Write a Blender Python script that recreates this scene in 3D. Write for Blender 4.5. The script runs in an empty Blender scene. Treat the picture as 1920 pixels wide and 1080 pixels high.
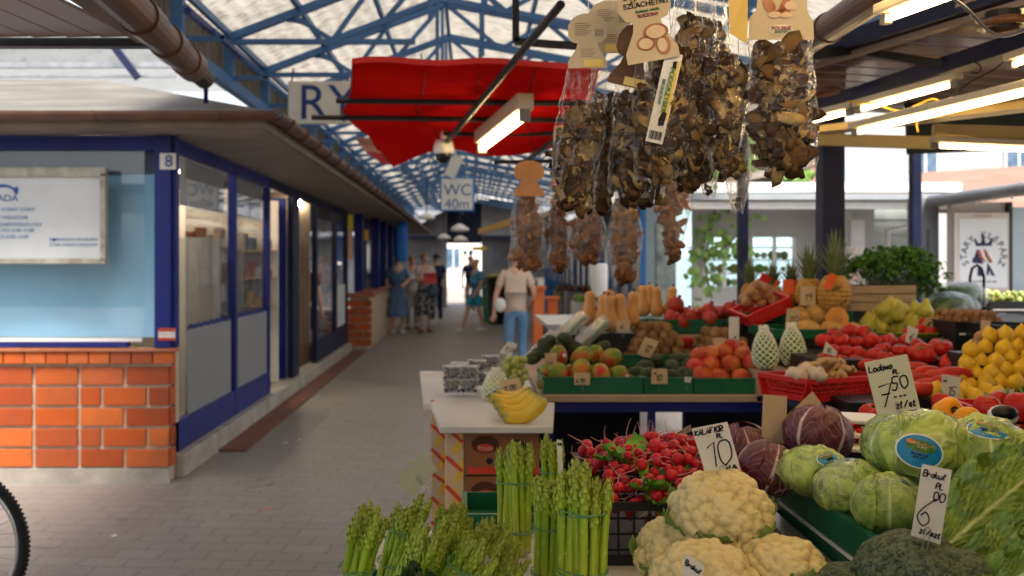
import bpy, math, random
import numpy as np
from mathutils import Vector, Matrix, noise, Euler
R = math.radians
rng = random.Random(7)
# ------------------------------------------------------------------ camera, sky, sun, exposure
scene = bpy.context.scene
C = scene.collection
EYE = 1.5
F = 1867.0
cam = bpy.data.cameras.new('camera'); camo = bpy.data.objects.new('camera', cam); C.objects.link(camo)
camo.location = (0, 0, EYE); camo.rotation_euler = (R(90), 0, 0)
cam.sensor_width = 36; cam.lens = 35.0
cam.shift_x = 77/1920; cam.shift_y = -47/1920
cam.clip_start = 0.05; cam.clip_end = 2000
cam.dof.use_dof = True; cam.dof.focus_distance = 1.98; cam.dof.aperture_fstop = 4.6
scene.camera = camo
w = bpy.data.worlds.new('World'); scene.world = w; w.use_nodes = True
nt = w.node_tree; bg = nt.nodes['Background']; sky = nt.nodes.new('ShaderNodeTexSky')
sky.sky_type = 'NISHITA'; sky.sun_disc = False; sky.sun_elevation = R(64); sky.sun_rotation = R(150)
sky.air_density = 1.0; sky.dust_density = 4.0; sky.ozone_density = 1.0
hs = nt.nodes.new('ShaderNodeHueSaturation'); hs.inputs['Saturation'].default_value = .35; nt.links.new(sky.outputs[0], hs.inputs['Color'])
nt.links.new(hs.outputs[0], bg.inputs[0]); bg.inputs[1].default_value = 0.15
sun = bpy.data.lights.new('sun', 'SUN'); sun.energy = 3.0; sun.angle = R(25); sun.color = (1, .93, .83)
suno = bpy.data.objects.new('sun', sun); C.objects.link(suno)
suno.rotation_euler = Vector((-math.sin(R(150))*math.cos(R(64)), -math.cos(R(150))*math.cos(R(64)), -math.sin(R(64)))).to_track_quat('-Z', 'Y').to_euler()
scene.view_settings.view_transform = 'Standard'; scene.view_settings.look = 'None'
scene.view_settings.exposure = 1.5; scene.view_settings.gamma = 1.0
scene.cycles.transparent_max_bounces = 24; scene.cycles.max_bounces = 8
scene.cycles.sample_clamp_indirect = 4

def P(px, py, Y): return Vector(((px-883)/F*Y, Y, EYE+(493-py)/F*Y))
def X(px, Y): return (px-883)/F*Y
def Z(py, Y): return EYE+(493-py)/F*Y

# ------------------------------------------------------------------ materials
def newmat(name):
    m = bpy.data.materials.new(name); m.use_nodes = True
    return m, m.node_tree, m.node_tree.nodes['Principled BSDF']
def ramp(t, fac, stops, interp='LINEAR'):
    r = t.nodes.new('ShaderNodeValToRGB'); r.color_ramp.interpolation = interp
    e = r.color_ramp.elements
    while len(e) < len(stops): e.new(.5)
    for k, (p, c) in enumerate(stops): e[k].position = p; e[k].color = (*c, 1)
    t.links.new(fac, r.inputs[0]); return r.outputs[0]
def tex_noise(t, vec, scale, detail=4, rough=.6, dist=0):
    n = t.nodes.new('ShaderNodeTexNoise'); n.inputs['Scale'].default_value = scale
    n.inputs['Detail'].default_value = detail; n.inputs['Roughness'].default_value = rough; n.inputs['Distortion'].default_value = dist
    if vec is not None: t.links.new(vec, n.inputs['Vector'])
    return n
def coord(t, kind='Object', sc=(1, 1, 1), rot=(0, 0, 0)):
    c = t.nodes.new('ShaderNodeTexCoord'); m = t.nodes.new('ShaderNodeMapping')
    m.inputs['Scale'].default_value = sc; m.inputs['Rotation'].default_value = rot
    t.links.new(c.outputs[kind], m.inputs[0]); return m.outputs[0]
def math_(t, op, a, b=None, c=None):
    n = t.nodes.new('ShaderNodeMath'); n.operation = op
    for k, v in enumerate((a, b, c)):
        if v is None: continue
        if isinstance(v, (int, float)): n.inputs[k].default_value = v
        else: t.links.new(v, n.inputs[k])
    return n.outputs[0]
def mixc(t, fac, a, b, mode='MIX'):
    n = t.nodes.new('ShaderNodeMix'); n.data_type = 'RGBA'; n.blend_type = mode
    for i, v in ((0, fac), (6, a), (7, b)):
        if isinstance(v, (int, float)): n.inputs[i].default_value = v
        elif isinstance(v, tuple): n.inputs[i].default_value = (*v, 1)
        else: t.links.new(v, n.inputs[i])
    return n.outputs[2]
def bumpn(t, h, strength, dist=.01):
    b = t.nodes.new('ShaderNodeBump'); b.inputs['Strength'].default_value = strength; b.inputs['Distance'].default_value = dist
    t.links.new(h, b.inputs['Height']); return b.outputs[0]
MATS = {}
def mat(name, c1, c2=None, scale=6, rough=.6, bump=0, bdist=.01, metal=0, rand=0, sss=0, sc=(1, 1, 1), lo=.35, hi=.65, detail=4, spots=None, spec=.28, island=None, coat=0, hue=0, grime=0):
    if name in MATS: return MATS[name]
    m, t, b = newmat(name); MATS[name] = m
    vec = coord(t, 'Object', sc); n = tex_noise(t, vec, scale, detail)
    col = ramp(t, n.outputs['Fac'], [(lo, c1), (hi, c2 or c1)])
    if island:
        g = t.nodes.new('ShaderNodeNewGeometry')
        ic = ramp(t, g.outputs['Random Per Island'], [(k/max(1, len(island)-1), c) for k, c in enumerate(island)])
        col = mixc(t, .35, ic, col, 'MULTIPLY') if c2 else ic
    if spots:
        v = tex_noise(t, vec, spots[1], 3)
        col = mixc(t, ramp(t, v.outputs['Fac'], [(spots[2], (0, 0, 0)), (spots[2]+.06, (1, 1, 1))]), col, spots[0])
    if grime:
        v = tex_noise(t, vec, 2.3, 6, .7)
        col = mixc(t, ramp(t, v.outputs['Fac'], [(.45, (0, 0, 0)), (.75, (grime,)*3)]), col, (.09, .075, .055))
    if rand or hue:
        oi = t.nodes.new('ShaderNodeObjectInfo'); h = t.nodes.new('ShaderNodeHueSaturation')
        t.links.new(math_(t, 'MULTIPLY_ADD', oi.outputs['Random'], rand, 1-rand/2), h.inputs['Value'])
        t.links.new(math_(t, 'MULTIPLY_ADD', math_(t, 'FRACT', math_(t, 'MULTIPLY', oi.outputs['Random'], 7.3)), hue, .5-hue/2), h.inputs['Hue'])
        t.links.new(col, h.inputs['Color']); col = h.outputs[0]
    t.links.new(col, b.inputs['Base Color'])
    rr = math_(t, 'MULTIPLY_ADD', n.outputs['Fac'], .2, rough-.1); t.links.new(rr, b.inputs['Roughness'])
    b.inputs['Metallic'].default_value = metal; b.inputs['Specular IOR Level'].default_value = spec
    b.inputs['Coat Weight'].default_value = coat
    if sss:
        b.inputs['Subsurface Weight'].default_value = sss; b.inputs['Subsurface Scale'].default_value = .01
    if bump:
        n2 = tex_noise(t, vec, scale*4, 5); t.links.new(bumpn(t, n2.outputs['Fac'], bump, bdist), b.inputs['Normal'])
    return m
def emit(name, col, strength):
    m, t, b = newmat(name); b.inputs['Base Color'].default_value = (*col, 1)
    b.inputs['Emission Color'].default_value = (*col, 1); b.inputs['Emission Strength'].default_value = strength; return m
def glassmat(name, tint=(.75, .8, .85), spec=.12, rough=.02):
    m, t, b = newmat(name); out = t.nodes['Material Output']
    tr = t.nodes.new('ShaderNodeBsdfTransparent'); tr.inputs[0].default_value = (*tint, 1)
    gl = t.nodes.new('ShaderNodeBsdfGlossy'); gl.inputs['Roughness'].default_value = rough
    lw = t.nodes.new('ShaderNodeLayerWeight'); lw.inputs[0].default_value = .5; fc = math_(t, 'POWER', lw.outputs['Facing'], 4.5)
    mx = t.nodes.new('ShaderNodeMixShader')
    t.links.new(math_(t, 'MULTIPLY_ADD', fc, .7, spec), mx.inputs[0])
    t.links.new(tr.outputs[0], mx.inputs[1]); t.links.new(gl.outputs[0], mx.inputs[2]); t.links.new(mx.outputs[0], out.inputs[0])
    return m
def filmmat(name, tint=(.93, .92, .9), base=.05, sc=30, wr=.6, mult=.8, milky=.04):
    m, t, b = newmat(name); out = t.nodes['Material Output']
    vec = coord(t, 'Object', (1, 1, .35)); n = tex_noise(t, vec, sc, 4, .6, 1.5)
    nb = bumpn(t, n.outputs['Fac'], wr, .012)
    tr = t.nodes.new('ShaderNodeBsdfTransparent'); tr.inputs[0].default_value = (*tint, 1)
    gl = t.nodes.new('ShaderNodeBsdfGlossy'); gl.inputs['Roughness'].default_value = .045; t.links.new(nb, gl.inputs['Normal'])
    lw = t.nodes.new('ShaderNodeLayerWeight'); lw.inputs[0].default_value = .5; t.links.new(nb, lw.inputs['Normal']); fc = math_(t, 'POWER', lw.outputs['Facing'], 2.6)
    mx = t.nodes.new('ShaderNodeMixShader'); t.links.new(math_(t, 'MULTIPLY_ADD', fc, mult, base+.03), mx.inputs[0])
    t.links.new(tr.outputs[0], mx.inputs[1]); t.links.new(gl.outputs[0], mx.inputs[2])
    df = t.nodes.new('ShaderNodeBsdfDiffuse'); df.inputs[0].default_value = (.8, .78, .74, 1); m2 = t.nodes.new('ShaderNodeMixShader')
    m2.inputs[0].default_value = milky; t.links.new(mx.outputs[0], m2.inputs[1]); t.links.new(df.outputs[0], m2.inputs[2])
    t.links.new(m2.outputs[0], out.inputs[0]); return m
def sheetmat(name, col, streak, transl=.5):
    m, t, b = newmat(name); out = t.nodes['Material Output']
    vec = coord(t, 'Object', (1, 1, 1)); n = tex_noise(t, coord(t, 'Object', (2.6, 9, 3)), 2.6, 5, .7)
    n2 = tex_noise(t, vec, .7, 4)
    c = ramp(t, n.outputs['Fac'], [(.40, streak), (.50, col)])
    c = mixc(t, ramp(t, n2.outputs['Fac'], [(.35, (0, 0, 0)), (.8, (.6, .6, .6))]), c, tuple(v*.6 for v in col))
    d = t.nodes.new('ShaderNodeBsdfDiffuse'); tl = t.nodes.new('ShaderNodeBsdfTranslucent'); mx = t.nodes.new('ShaderNodeMixShader')
    mx.inputs[0].default_value = transl
    t.links.new(c, d.inputs[0]); t.links.new(c, tl.inputs[0]); t.links.new(d.outputs[0], mx.inputs[1]); t.links.new(tl.outputs[0], mx.inputs[2])
    t.links.new(mx.outputs[0], out.inputs[0]); return m
blue = mat('blue_paint', (.008, .015, .14), (.013, .024, .19), 3, .42, grime=.12)
trussblue = mat('truss_blue_paint', (.045, .13, .30), (.07, .19, .42), 2, .45, grime=.3)
darkblue = mat('dark_blue_paint', (.006, .009, .035), (.01, .015, .06), 3, .5, grime=.2)
brownpipe = mat('brown_gutter_metal', (.075, .035, .022), (.13, .062, .04), 4, .35, grime=.4)
darkmetal = mat('dark_metal', (.012, .012, .015), (.03, .03, .035), 5, .4)
greywood = mat('grey_board', (.16, .13, .10), (.24, .2, .16), 4, .7, bump=.1, grime=.4)
soffit = mat('soffit_board', (.20, .17, .15), (.28, .24, .21), 3, .6, grime=.3)
concrete = mat('pale_concrete', (.3, .27, .23), (.42, .38, .33), 6, .85, bump=.3, grime=.4)
whitewall = mat('white_wall', (.62, .6, .57), (.72, .7, .67), 2, .8, grime=.15)
whitepl = mat('white_plastic', (.72, .72, .70), (.8, .8, .78), 5, .4)
whitemetal = mat('white_enamel', (.7, .69, .66), (.78, .77, .74), 5, .4, grime=.2)
black = mat('black_plastic', (.01, .01, .011), (.02, .02, .022), 8, .4)
steel = mat('grey_steel', (.3, .3, .31), (.42, .42, .43), 8, .35, metal=.7)
inkm = mat('black_ink', (.012, .012, .014), None, 5, .7)
blueink = mat('blue_print', (.02, .07, .26), (.03, .09, .3), 5, .6)
woodm = mat('pale_wood', (.34, .22, .12), (.46, .32, .19), 5, .6, bump=.15, sc=(1, 8, 8))
laminate = mat('white_laminate', (.60, .57, .52), (.68, .65, .6), 3, .3, grime=.15)
glass = glassmat('window_glass', (.93, .94, .95), .1)
cleanglass = glassmat('clear_glass', (.85, .88, .9), .04)
# ------------------------------------------------------------------ mesh helpers
class MB:
    def __init__(s): s.v = []; s.f = []; s.m = []; s.mi = 0
    def add(s, vs, fs, M=None):
        o = len(s.v)
        s.v += [tuple(M @ Vector(v)) if M else tuple(v) for v in vs]
        s.f += [tuple(i+o for i in f) for f in fs]; s.m += [s.mi]*len(fs); return s
    def box(s, c, d, M=None, rot=None):
        x, y, z = d[0]/2, d[1]/2, d[2]/2
        vs = [(a*x, b*y, e*z) for e in (-1, 1) for b in (-1, 1) for a in (-1, 1)]
        T = Matrix.Translation(c) @ (Euler(rot).to_matrix().to_4x4() if rot else Matrix())
        if M: T = M @ T
        return s.add(vs, [(0, 2, 3, 1), (4, 5, 7, 6), (0, 1, 5, 4), (2, 6, 7, 3), (0, 4, 6, 2), (1, 3, 7, 5)], T)
    def bx(s, x0, x1, y0, y1, z0, z1): return s.box(((x0+x1)/2, (y0+y1)/2, (z0+z1)/2), (abs(x1-x0), abs(y1-y0), abs(z1-z0)))
    def beam(s, a, b, w, h=None, up=(0, 0, 1)):
        a, b = Vector(a), Vector(b); h = h or w; d = b-a; L = d.length
        if L < 1e-6: return s
        d.normalize(); u = Vector(up)
        if abs(d.dot(u)) > .98: u = Vector((1, 0, 0))
        r = d.cross(u).normalized(); u = r.cross(d)
        vs = [p+r*(i*w/2)+u*(j*h/2) for p in (a, b) for (i, j) in ((-1, -1), (1, -1), (1, 1), (-1, 1))]
        return s.add(vs, [(0, 3, 2, 1), (4, 5, 6, 7), (0, 1, 5, 4), (1, 2, 6, 5), (2, 3, 7, 6), (3, 0, 4, 7)])
    def tube(s, pts, r, n=8, caps=True):
        pts = [Vector(p) for p in pts]; k = len(pts)
        rs = r if isinstance(r, (list, tuple)) else [r]*k
        vs = []; prev = None
        for i, p in enumerate(pts):
            d = (pts[min(i+1, k-1)]-pts[max(i-1, 0)]).normalized()
            if prev is None:
                u = Vector((0, 0, 1)) if abs(d.z) < .9 else Vector((1, 0, 0)); u = (u-d*u.dot(d)).normalized()
            else: u = (prev-d*prev.dot(d)); u = u.normalized() if u.length > 1e-6 else Vector((1, 0, 0))
            prev = u; q = d.cross(u)
            vs += [p+(u*math.cos(2*math.pi*j/n)+q*math.sin(2*math.pi*j/n))*rs[i] for j in range(n)]
        fs = [(i*n+j, i*n+(j+1) % n, (i+1)*n+(j+1) % n, (i+1)*n+j) for i in range(k-1) for j in range(n)]
        if caps: fs += [tuple(range(n-1, -1, -1)), tuple((k-1)*n+j for j in range(n))]
        return s.add(vs, fs)
    def lathe(s, prof, n=16, M=None, sx=1, sy=1):
        vs = [(r*math.cos(2*math.pi*j/n)*sx, r*math.sin(2*math.pi*j/n)*sy, z) for r, z in prof for j in range(n)]
        k = len(prof)
        fs = [(i*n+j, i*n+(j+1) % n, (i+1)*n+(j+1) % n, (i+1)*n+j) for i in range(k-1) for j in range(n)]
        fs += [tuple(range(n-1, -1, -1)), tuple((k-1)*n+j for j in range(n))]
        return s.add(vs, fs, M)
    def grid(s, fn, nu, nv, M=None):
        vs = [fn(i/(nu-1), j/(nv-1)) for j in range(nv) for i in range(nu)]
        fs = [(j*nu+i, j*nu+i+1, (j+1)*nu+i+1, (j+1)*nu+i) for j in range(nv-1) for i in range(nu-1)]
        return s.add(vs, fs, M)
    def prism(s, poly, t, M=None):   # poly in xz, thickness t along y
        n = len(poly); vs = [(x, -t/2, z) for x, z in poly]+[(x, t/2, z) for x, z in poly]
        fs = [tuple(range(n)), tuple(range(2*n-1, n-1, -1))]+[(i, i+n, (i+1) % n+n, (i+1) % n) for i in range(n)]
        return s.add(vs, fs, M)
    def ball(s, c, r, n=10, m=7, sc=(1, 1, 1)):
        prof = [(math.sin(math.pi*i/m)*r+1e-5, -math.cos(math.pi*i/m)*r) for i in range(m+1)]
        return s.lathe(prof, n, Matrix.Translation(c) @ Matrix.Diagonal((*sc, 1)))
    def mesh(s, name, mats, smooth=False):
        me = bpy.data.meshes.new(name); me.from_pydata(s.v, [], s.f)
        for m in (mats if isinstance(mats, (list, tuple)) else [mats]): me.materials.append(m)
        if any(s.m): me.polygons.foreach_set('material_index', s.m)
        if smooth: me.polygons.foreach_set('use_smooth', [True]*len(s.f))
        me.update(); return me
    def build(s, name, mats, parent=None, smooth=False, bevel=0):
        return obj(name, s.mesh(name, mats, smooth), parent, bevel)
def obj(name, me, parent=None, bevel=0):
    o = bpy.data.objects.new(name, me); C.objects.link(o)
    if parent: o.parent = parent
    if bevel:
        b = o.modifiers.new('bevel', 'BEVEL'); b.width = bevel; b.segments = 2; b.limit_method = 'ANGLE'
    return o
def tag(o, label=None, cat=None, group=None, kind=None):
    if label: o['label'] = label
    if cat: o['category'] = cat
    if group: o['group'] = group
    if kind: o['kind'] = kind
    return o
def thing(name, label, cat, loc=(0, 0, 0), rz=0, group=None):
    o = bpy.data.objects.new(name, None); C.objects.link(o); o.location = loc; o.rotation_euler = (0, 0, rz)
    o.empty_display_size = .1
    return tag(o, label, cat, group)
def dup(root, loc, rot=None, scale=None, label=None, group=None):
    r = root.copy(); C.objects.link(r); r.location = loc
    if rot is not None: r.rotation_euler = rot
    if scale is not None: r.scale = scale if isinstance(scale, (tuple, list)) else (scale,)*3
    if label: r['label'] = label
    if group: r['group'] = group
    for ch in list(root.children):
        c = ch.copy(); C.objects.link(c); c.parent = r
        for g in ch.children:
            d = g.copy(); C.objects.link(d); d.parent = c
    return r
def reparent(o, root):       # meshes were made in world coordinates: keep them while hanging them under an Empty at the thing's base
    o.parent = root; o.matrix_parent_inverse = Matrix.Translation(root.location).inverted(); return o
def W(mb, name, mats, root, smooth=False, bevel=0): return reparent(mb.build(name, mats, None, smooth, bevel), root)
def text(name, s, size, loc, rot, m, parent=None, root=None, align='CENTER', ext=.001, sx=1, shear=0):
    cu = bpy.data.curves.new(name, 'FONT'); cu.body = s; cu.size = size; cu.extrude = ext; cu.align_x = align; cu.align_y = 'CENTER'; cu.shear = shear
    t = bpy.data.objects.new('t', cu); C.objects.link(t); me = bpy.data.meshes.new_from_object(t); me.name = name
    bpy.data.objects.remove(t); me.materials.clear(); me.materials.append(m)
    o = obj(name, me, parent); o.location = loc; o.rotation_euler = rot; o.scale = (sx, 1, 1)
    if root: reparent(o, root)
    return o
FRONT = (R(90), 0, 0)
GL = {'A': '00 39 60|13 53', 'B': '00 09 59 65 05|05 64 61 50 00', 'C': '68 49 16 13 30 61', 'E': '60 00 09 69|05 45', 'F': '00 09 69|05 45', 'G': '68 39 15 12 30 61 64 34', 'I': '20 29', 'J': '59 52 30 11', 'K': '00 09|68 04 60', 'L': '09 00 60', 'M': '00 09 34 69 60', 'N': '00 09 60 69', 'O': '30 12 07 39 68 62 30', 'P': '00 09 58 65 04', 'R': '00 09 58 65 04 60', 'S': '68 39 17 45 53 30 01', 'T': '09 69|39 30', 'U': '09 02 30 62 69', 'W': '09 20 35 40 69', 'Z': '09 69 00 60', 'b': '09 00 30 53 35 03', 'd': '69 60|63 35 02 20 62', 'h': '09 00|03 35 54 50', 'k': '09 00|45 13 50', 'l': '29 11 30', 'ł': '29 11 30|05 47', 'o': '30 02 14 45 53 40 20', 'r': '04 00|03 25 54', 's': '54 25 13 42 40 01', 't': '28 11 30 41|05 45', 'u': '05 01 30 53|55 50', 'w': '05 10 24 40 55', 'z': '05 55 00 50', 'i': '15 10|17 18', 'n': '05 00|03 35 50', 'a': '54 25 02 20 52|55 50', 'e': '03 54 35 03 20 41', 'm': '05 00|04 24 20|24 44 50', 'c': '54 25 02 20 41', 'y': '05 22|55 00', 'p': '05 00|05 35 43 32 02', '0': '30 12 07 29 58 63 30', '1': '07 39 30', '2': '07 39 57 00 60', '3': '08 39 57 25 53 30 01', '4': '49 03 63|46 40', '5': '69 19 15 45 53 30 01', '6': '59 15 02 30 52 34 13', '7': '08 69 20|15 55', '8': '35 08 39 58 35 12 30 52 35', '9': '55 17 39 58 40', '/': '00 69', ',': '11 00', '.': '10 11', '-': '14 54', ' ': ''}
def strokes(s, x, y, h, out, slant=.1, wid=.62, jit=.03, seed=3):
    rr = random.Random(seed+len(s)*7); cx = x
    for ch in s:
        g = GL.get(ch, ''); k = h/9
        for st in g.split('|'):
            pts = [(int(p[0]), int(p[1])) for p in st.split()]
            if len(pts) < 2: continue
            pts = [(cx+(a*wid+b*slant)*k*1.32+rr.uniform(-jit, jit)*h, y+b*k+rr.uniform(-jit, jit)*h) for a, b in pts]
            if len(pts) > 3:
                q = []
                for i in range(len(pts)-1):
                    p0 = pts[max(i-1, 0)]; p1 = pts[i]; p2 = pts[i+1]; p3 = pts[min(i+2, len(pts)-1)]
                    for u in (0, .33, .66):
                        q.append(tuple(.5*(2*p1[d]+(p2[d]-p0[d])*u+(2*p0[d]-5*p1[d]+4*p2[d]-p3[d])*u*u+(3*p1[d]-p0[d]-3*p2[d]+p3[d])*u**3) for d in (0, 1)))
                pts = q+[pts[-1]]
            out.append(pts)
        cx += h*(.86 if g else .4)*wid*1.3*(0.62 if ch in 'Il.,i1' else .92 if ch.islower() else 1)
    return cx
# ================================================================== THE SETTING
def floor():
    mb = MB(); mb.grid(lambda u, v: (-80+160*u, -20+220*v, 0), 3, 3)
    m, t, b = newmat('interlocking_pavers')
    vec = coord(t, 'Object', rot=(0, 0, R(4)))
    wob = tex_noise(t, vec, 11, 2); add = t.nodes.new('ShaderNodeVectorMath'); add.operation = 'MULTIPLY_ADD'
    t.links.new(wob.outputs['Color'], add.inputs[0]); add.inputs[1].default_value = (.05, .05, 0); t.links.new(vec, add.inputs[2])
    br = t.nodes.new('ShaderNodeTexBrick'); t.links.new(add.outputs[0], br.inputs['Vector'])
    br.inputs['Scale'].default_value = 1; br.inputs['Brick Width'].default_value = .24; br.inputs['Row Height'].default_value = .15
    br.inputs['Mortar Size'].default_value = .007; br.inputs['Mortar Smooth'].default_value = .3
    br.inputs['Color1'].default_value = (.23, .205, .185, 1); br.inputs['Color2'].default_value = (.27, .24, .215, 1); br.inputs['Mortar'].default_value = (.165, .145, .13, 1)
    n = tex_noise(t, vec, .9, 6, .65); c = mixc(t, ramp(t, n.outputs['Fac'], [(.3, (0, 0, 0)), (.7, (.7, .7, .7))]), br.outputs[0], (.23, .205, .19), 'MIX')
    n4 = tex_noise(t, vec, .35, 3); c = mixc(t, ramp(t, n4.outputs['Fac'], [(.5, (0, 0, 0)), (.62, (.5, .5, .5))]), c, (.27, .24, .21)); n5 = tex_noise(t, vec, 4, 4); c = mixc(t, ramp(t, n5.outputs['Fac'], [(.62, (0, 0, 0)), (.7, (.5, .5, .5))]), c, (.10, .085, .075))
    n2 = tex_noise(t, vec, 60, 3); c = mixc(t, .35, c, ramp(t, n2.outputs['Fac'], [(.3, (.3, .3, .3)), (.7, (1.2, 1.15, 1.1))]), 'MULTIPLY')
    t.links.new(c, b.inputs['Base Color']); b.inputs['Roughness'].default_value = .62
    t.links.new(bumpn(t, math_(t, 'SUBTRACT', math_(t, 'MULTIPLY', n2.outputs['Fac'], .3), br.outputs['Fac']), .6, .008), b.inputs['Normal'])
    tag(mb.build('ground', m), kind='structure')
floor()
# ---- brick work as real courses over a mortar core
brickm = mat('orange_brick', (.75, .75, .75), (1, 1, 1), 9, .75, bump=.3, island=[(.46, .08, .012), (.54, .11, .02), (.58, .14, .03), (.36, .06, .014), (.50, .12, .035)], grime=.4)
mortar = mat('mortar', (.46, .36, .26), (.55, .44, .33), 20, .9, bump=.3)
def brickwall(mb, x0, x1, yf, z0, z1, rows, bw, depth=.02, odd=.5, gap=.022, seed=1):
    rr = random.Random(seed); h = (z1-z0)/rows
    for r in range(rows):
        xx = x1 - (bw*odd if r % 2 else 0); first = True
        segs = []
        if r % 2: segs.append((xx, x1))
        k = 0
        while xx > x0:
            wdt = bw*(.5 if (r % 2 and k == 1) else 1); segs.append((max(x0, xx-wdt), xx)); xx -= wdt; k += 1
        for a, b in segs:
            if b-a > gap*2: mb.bx(a+gap/2, b-gap/2, yf-depth+rr.uniform(-.002, .002), yf+.01, z0+r*h+gap/2, z0+(r+1)*h-gap/2)
KX, KY = -2.05, 6.8      # corner of the kiosk on the left
k = thing('market_kiosk', 'blue framed kiosk with orange brick base and brown gutters beside the alley', 'kiosk', (KX-2, KY+2, 0))
m1 = MB(); m1.bx(-9, KX-.02, KY, KY+.25, .0, .90); W(m1, 'mortar_core', mortar, k)
m1 = MB(); brickwall(m1, -9, KX, KY, .10, .80, 5, .31); W(m1, 'brick_wall', brickm, k, bevel=.004)
m1 = MB()
for i in range(40): m1.bx(KX+.03-.145*i-.137, KX+.03-.145*i, KY-.045, KY+.02, .815, .893)
W(m1, 'soldier_course', brickm, k, bevel=.004)
m1 = MB(); m1.bx(-9, KX+.05, KY-.06, KY+.06, .897, .918); W(m1, 'brick_sill', mat('sill_tile', (.34, .11, .05), (.42, .16, .09), 6, .5), k, bevel=.004)
m1 = MB(); m1.bx(-9, KX, KY-.03, KY, 0, .10); W(m1, 'plinth', concrete, k)
m1 = MB()
for r_ in range(5): m1.bx(KX-.03, KX+.0, KY+.012, KY+.118, .108+.14*r_, .232+.14*r_)
W(m1, 'brick_return', brickm, k, bevel=.004)
# front window
m1 = MB(); m1.bx(-9, KX-.3, KY+.0, KY+.09, .925, .955); m1.bx(-9, KX-.05, KY+.0, KY+.1, 2.27, 2.37)
fr = W(m1, 'window_frame', blue, k, bevel=.003)
m1 = MB(); m1.bx(-9, KX-.2, KY+.005, KY+.05, .962, .985); W(m1, 'window_sill', whitepl, k)
m1 = MB(); m1.bx(-9, KX-.19, KY+.03, KY+.036, .985, 2.27); W(m1, 'glass_pane', glassmat('blind_glass', (.94, .96, .97), .05), k)
def cloth(u, v):
    x = -9+(9+KX-.07)*u; return (x, KY+.17+.012*math.sin(x*9)+.01*math.sin(x*3.1+v*4)-.05*(1-v)**6, .985+1.2*v)
m1 = MB(); m1.grid(cloth, 160, 12); W(m1, 'blue_blind', mat('pale_blue_blind', (.32, .60, .80), (.40, .68, .84), 1.2, .7), k, smooth=True)
m1 = MB(); m1.bx(-9, KX-.03, KY+.145, KY+.19, 2.12, 2.29); W(m1, 'blind_box', mat('blind_box_grey', (.05, .07, .13), (.1, .12, .17), 2, .5), k)
m1 = MB(); m1.bx(X(290, KY), KX, KY-.012, KY+.14, .921, 2.37); m1.bx(KX-.001, KX+.03, KY+.03, KY+.1, .921, 2.37); W(m1, 'corner_post', blue, k, bevel=.004)
# side facade: x = KX-.0 , from y=6.95 to 16.8
FX = -2.10
def facade(root, y0, y1, panes, frame=blue, z0=.16, ztop=2.3):
    m = MB(); m.bx(FX-.03, FX+.03, y0, y1, z0, z0+.22); m.bx(FX-.03, FX+.03, y0, y1, ztop-.02, ztop+.25)
    yy = [y0]+panes+[y1]
    for y in yy: m.bx(FX-.034, FX+.034, y-.035, y+.035, z0+.002, ztop-.001)
    W(m, 'window_frame', frame, root, bevel=.003)
def ypx(px): return FX*F/(px-883)
meshg = mat('grey_security_mesh', (.2, .21, .22), (.30, .31, .32), 60, .5, metal=.2)
panes = [(ypx(349), ypx(430)), (ypx(443), ypx(498))]
facade(k, KY+.12, ypx(500), [ypx(436)])
for a, b in panes:
    m1 = MB(); m1.bx(FX-.008, FX-.002, a, b, .38, 2.28); W(m1, 'glass_pane', glass, k)
    m1 = MB()
    def wave(u, v, a=a, b=b): y = a+(b-a)*u; return (FX+.012, y, .38+v*(.62+.012*abs(math.sin(u*22))))
    m1.grid(wave, 60, 2); W(m1, 'mesh_panel', meshg, k)
    m1 = MB()
    def wav2(u, v, a=a, b=b): y = a+(b-a)*u; return (FX+.01, y, .985+v*(.045+.015*abs(math.sin(u*22))))
    m1.grid(wav2, 60, 2); W(m1, 'scalloped_trim', blue, k)
    m1 = MB(); m1.bx(FX-.05, FX-.045, a, b, 1.93, 2.28); W(m1, 'roller_blind', mat('grey_blind', (.42, .42, .43), (.5, .5, .51), 3, .7), k)
# doorway region and far windows
ya, yb, yc, yd = ypx(501), ypx(553), ypx(590), ypx(648)
m1 = MB(); m1.bx(FX-.034, FX+.034, yb-.3, yb+.1, .16, 2.3); m1.bx(FX-.03, FX+.03, ya, yd, 2.28, 2.55); m1.bx(FX-.03, FX+.03, yc, yd, .16, .45)
for y in (yc, (yc+yd)/2+.3, yd): m1.bx(FX-.034, FX+.034, y-.05, y+.05, .16, 2.3)
W(m1, 'door_frame', darkblue, k)
m1 = MB(); m1.bx(FX-.01, FX-.004, yc, yd, .45, 2.28); W(m1, 'glass_pane', glass, k)
m1 = MB(); m1.bx(FX+.014, FX+.02, (yc+yd)/2+.5, yd-.25, .5, 1.15); W(m1, 'paper_notice', mat('notice_paper', (.5, .52, .54), (.6, .61, .62), 9, .8), k)
yl = yb-.36; m1 = MB(); m1.bx(FX-.85, FX-.04, yl, yl+.04, .16, 1.1); m1.bx(FX-.85, FX-.04, yl, yl+.04, 2.0, 2.25); m1.bx(FX-.22, FX-.04, yl, yl+.04, 1.1, 2.0); m1.bx(FX-.85, FX-.75, yl, yl+.04, 1.1, 2.0); m1.bx(FX-.2, FX-.08, yl-.04, yl, 1.0, 1.04)
W(m1, 'door', blue, k, bevel=.004)
m1 = MB(); m1.bx(FX-.75, FX-.22, yl+.015, yl+.025, 1.1, 2.0); W(m1, 'door_glass', mat('olive_door_glass', (.1, .1, .06), (.16, .16, .1), 3, .2), k)
m1 = MB(); m1.bx(FX-.1, FX+.10, KY+.15, yd, 0, .16); W(m1, 'threshold', concrete, k, bevel=.008)
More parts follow.
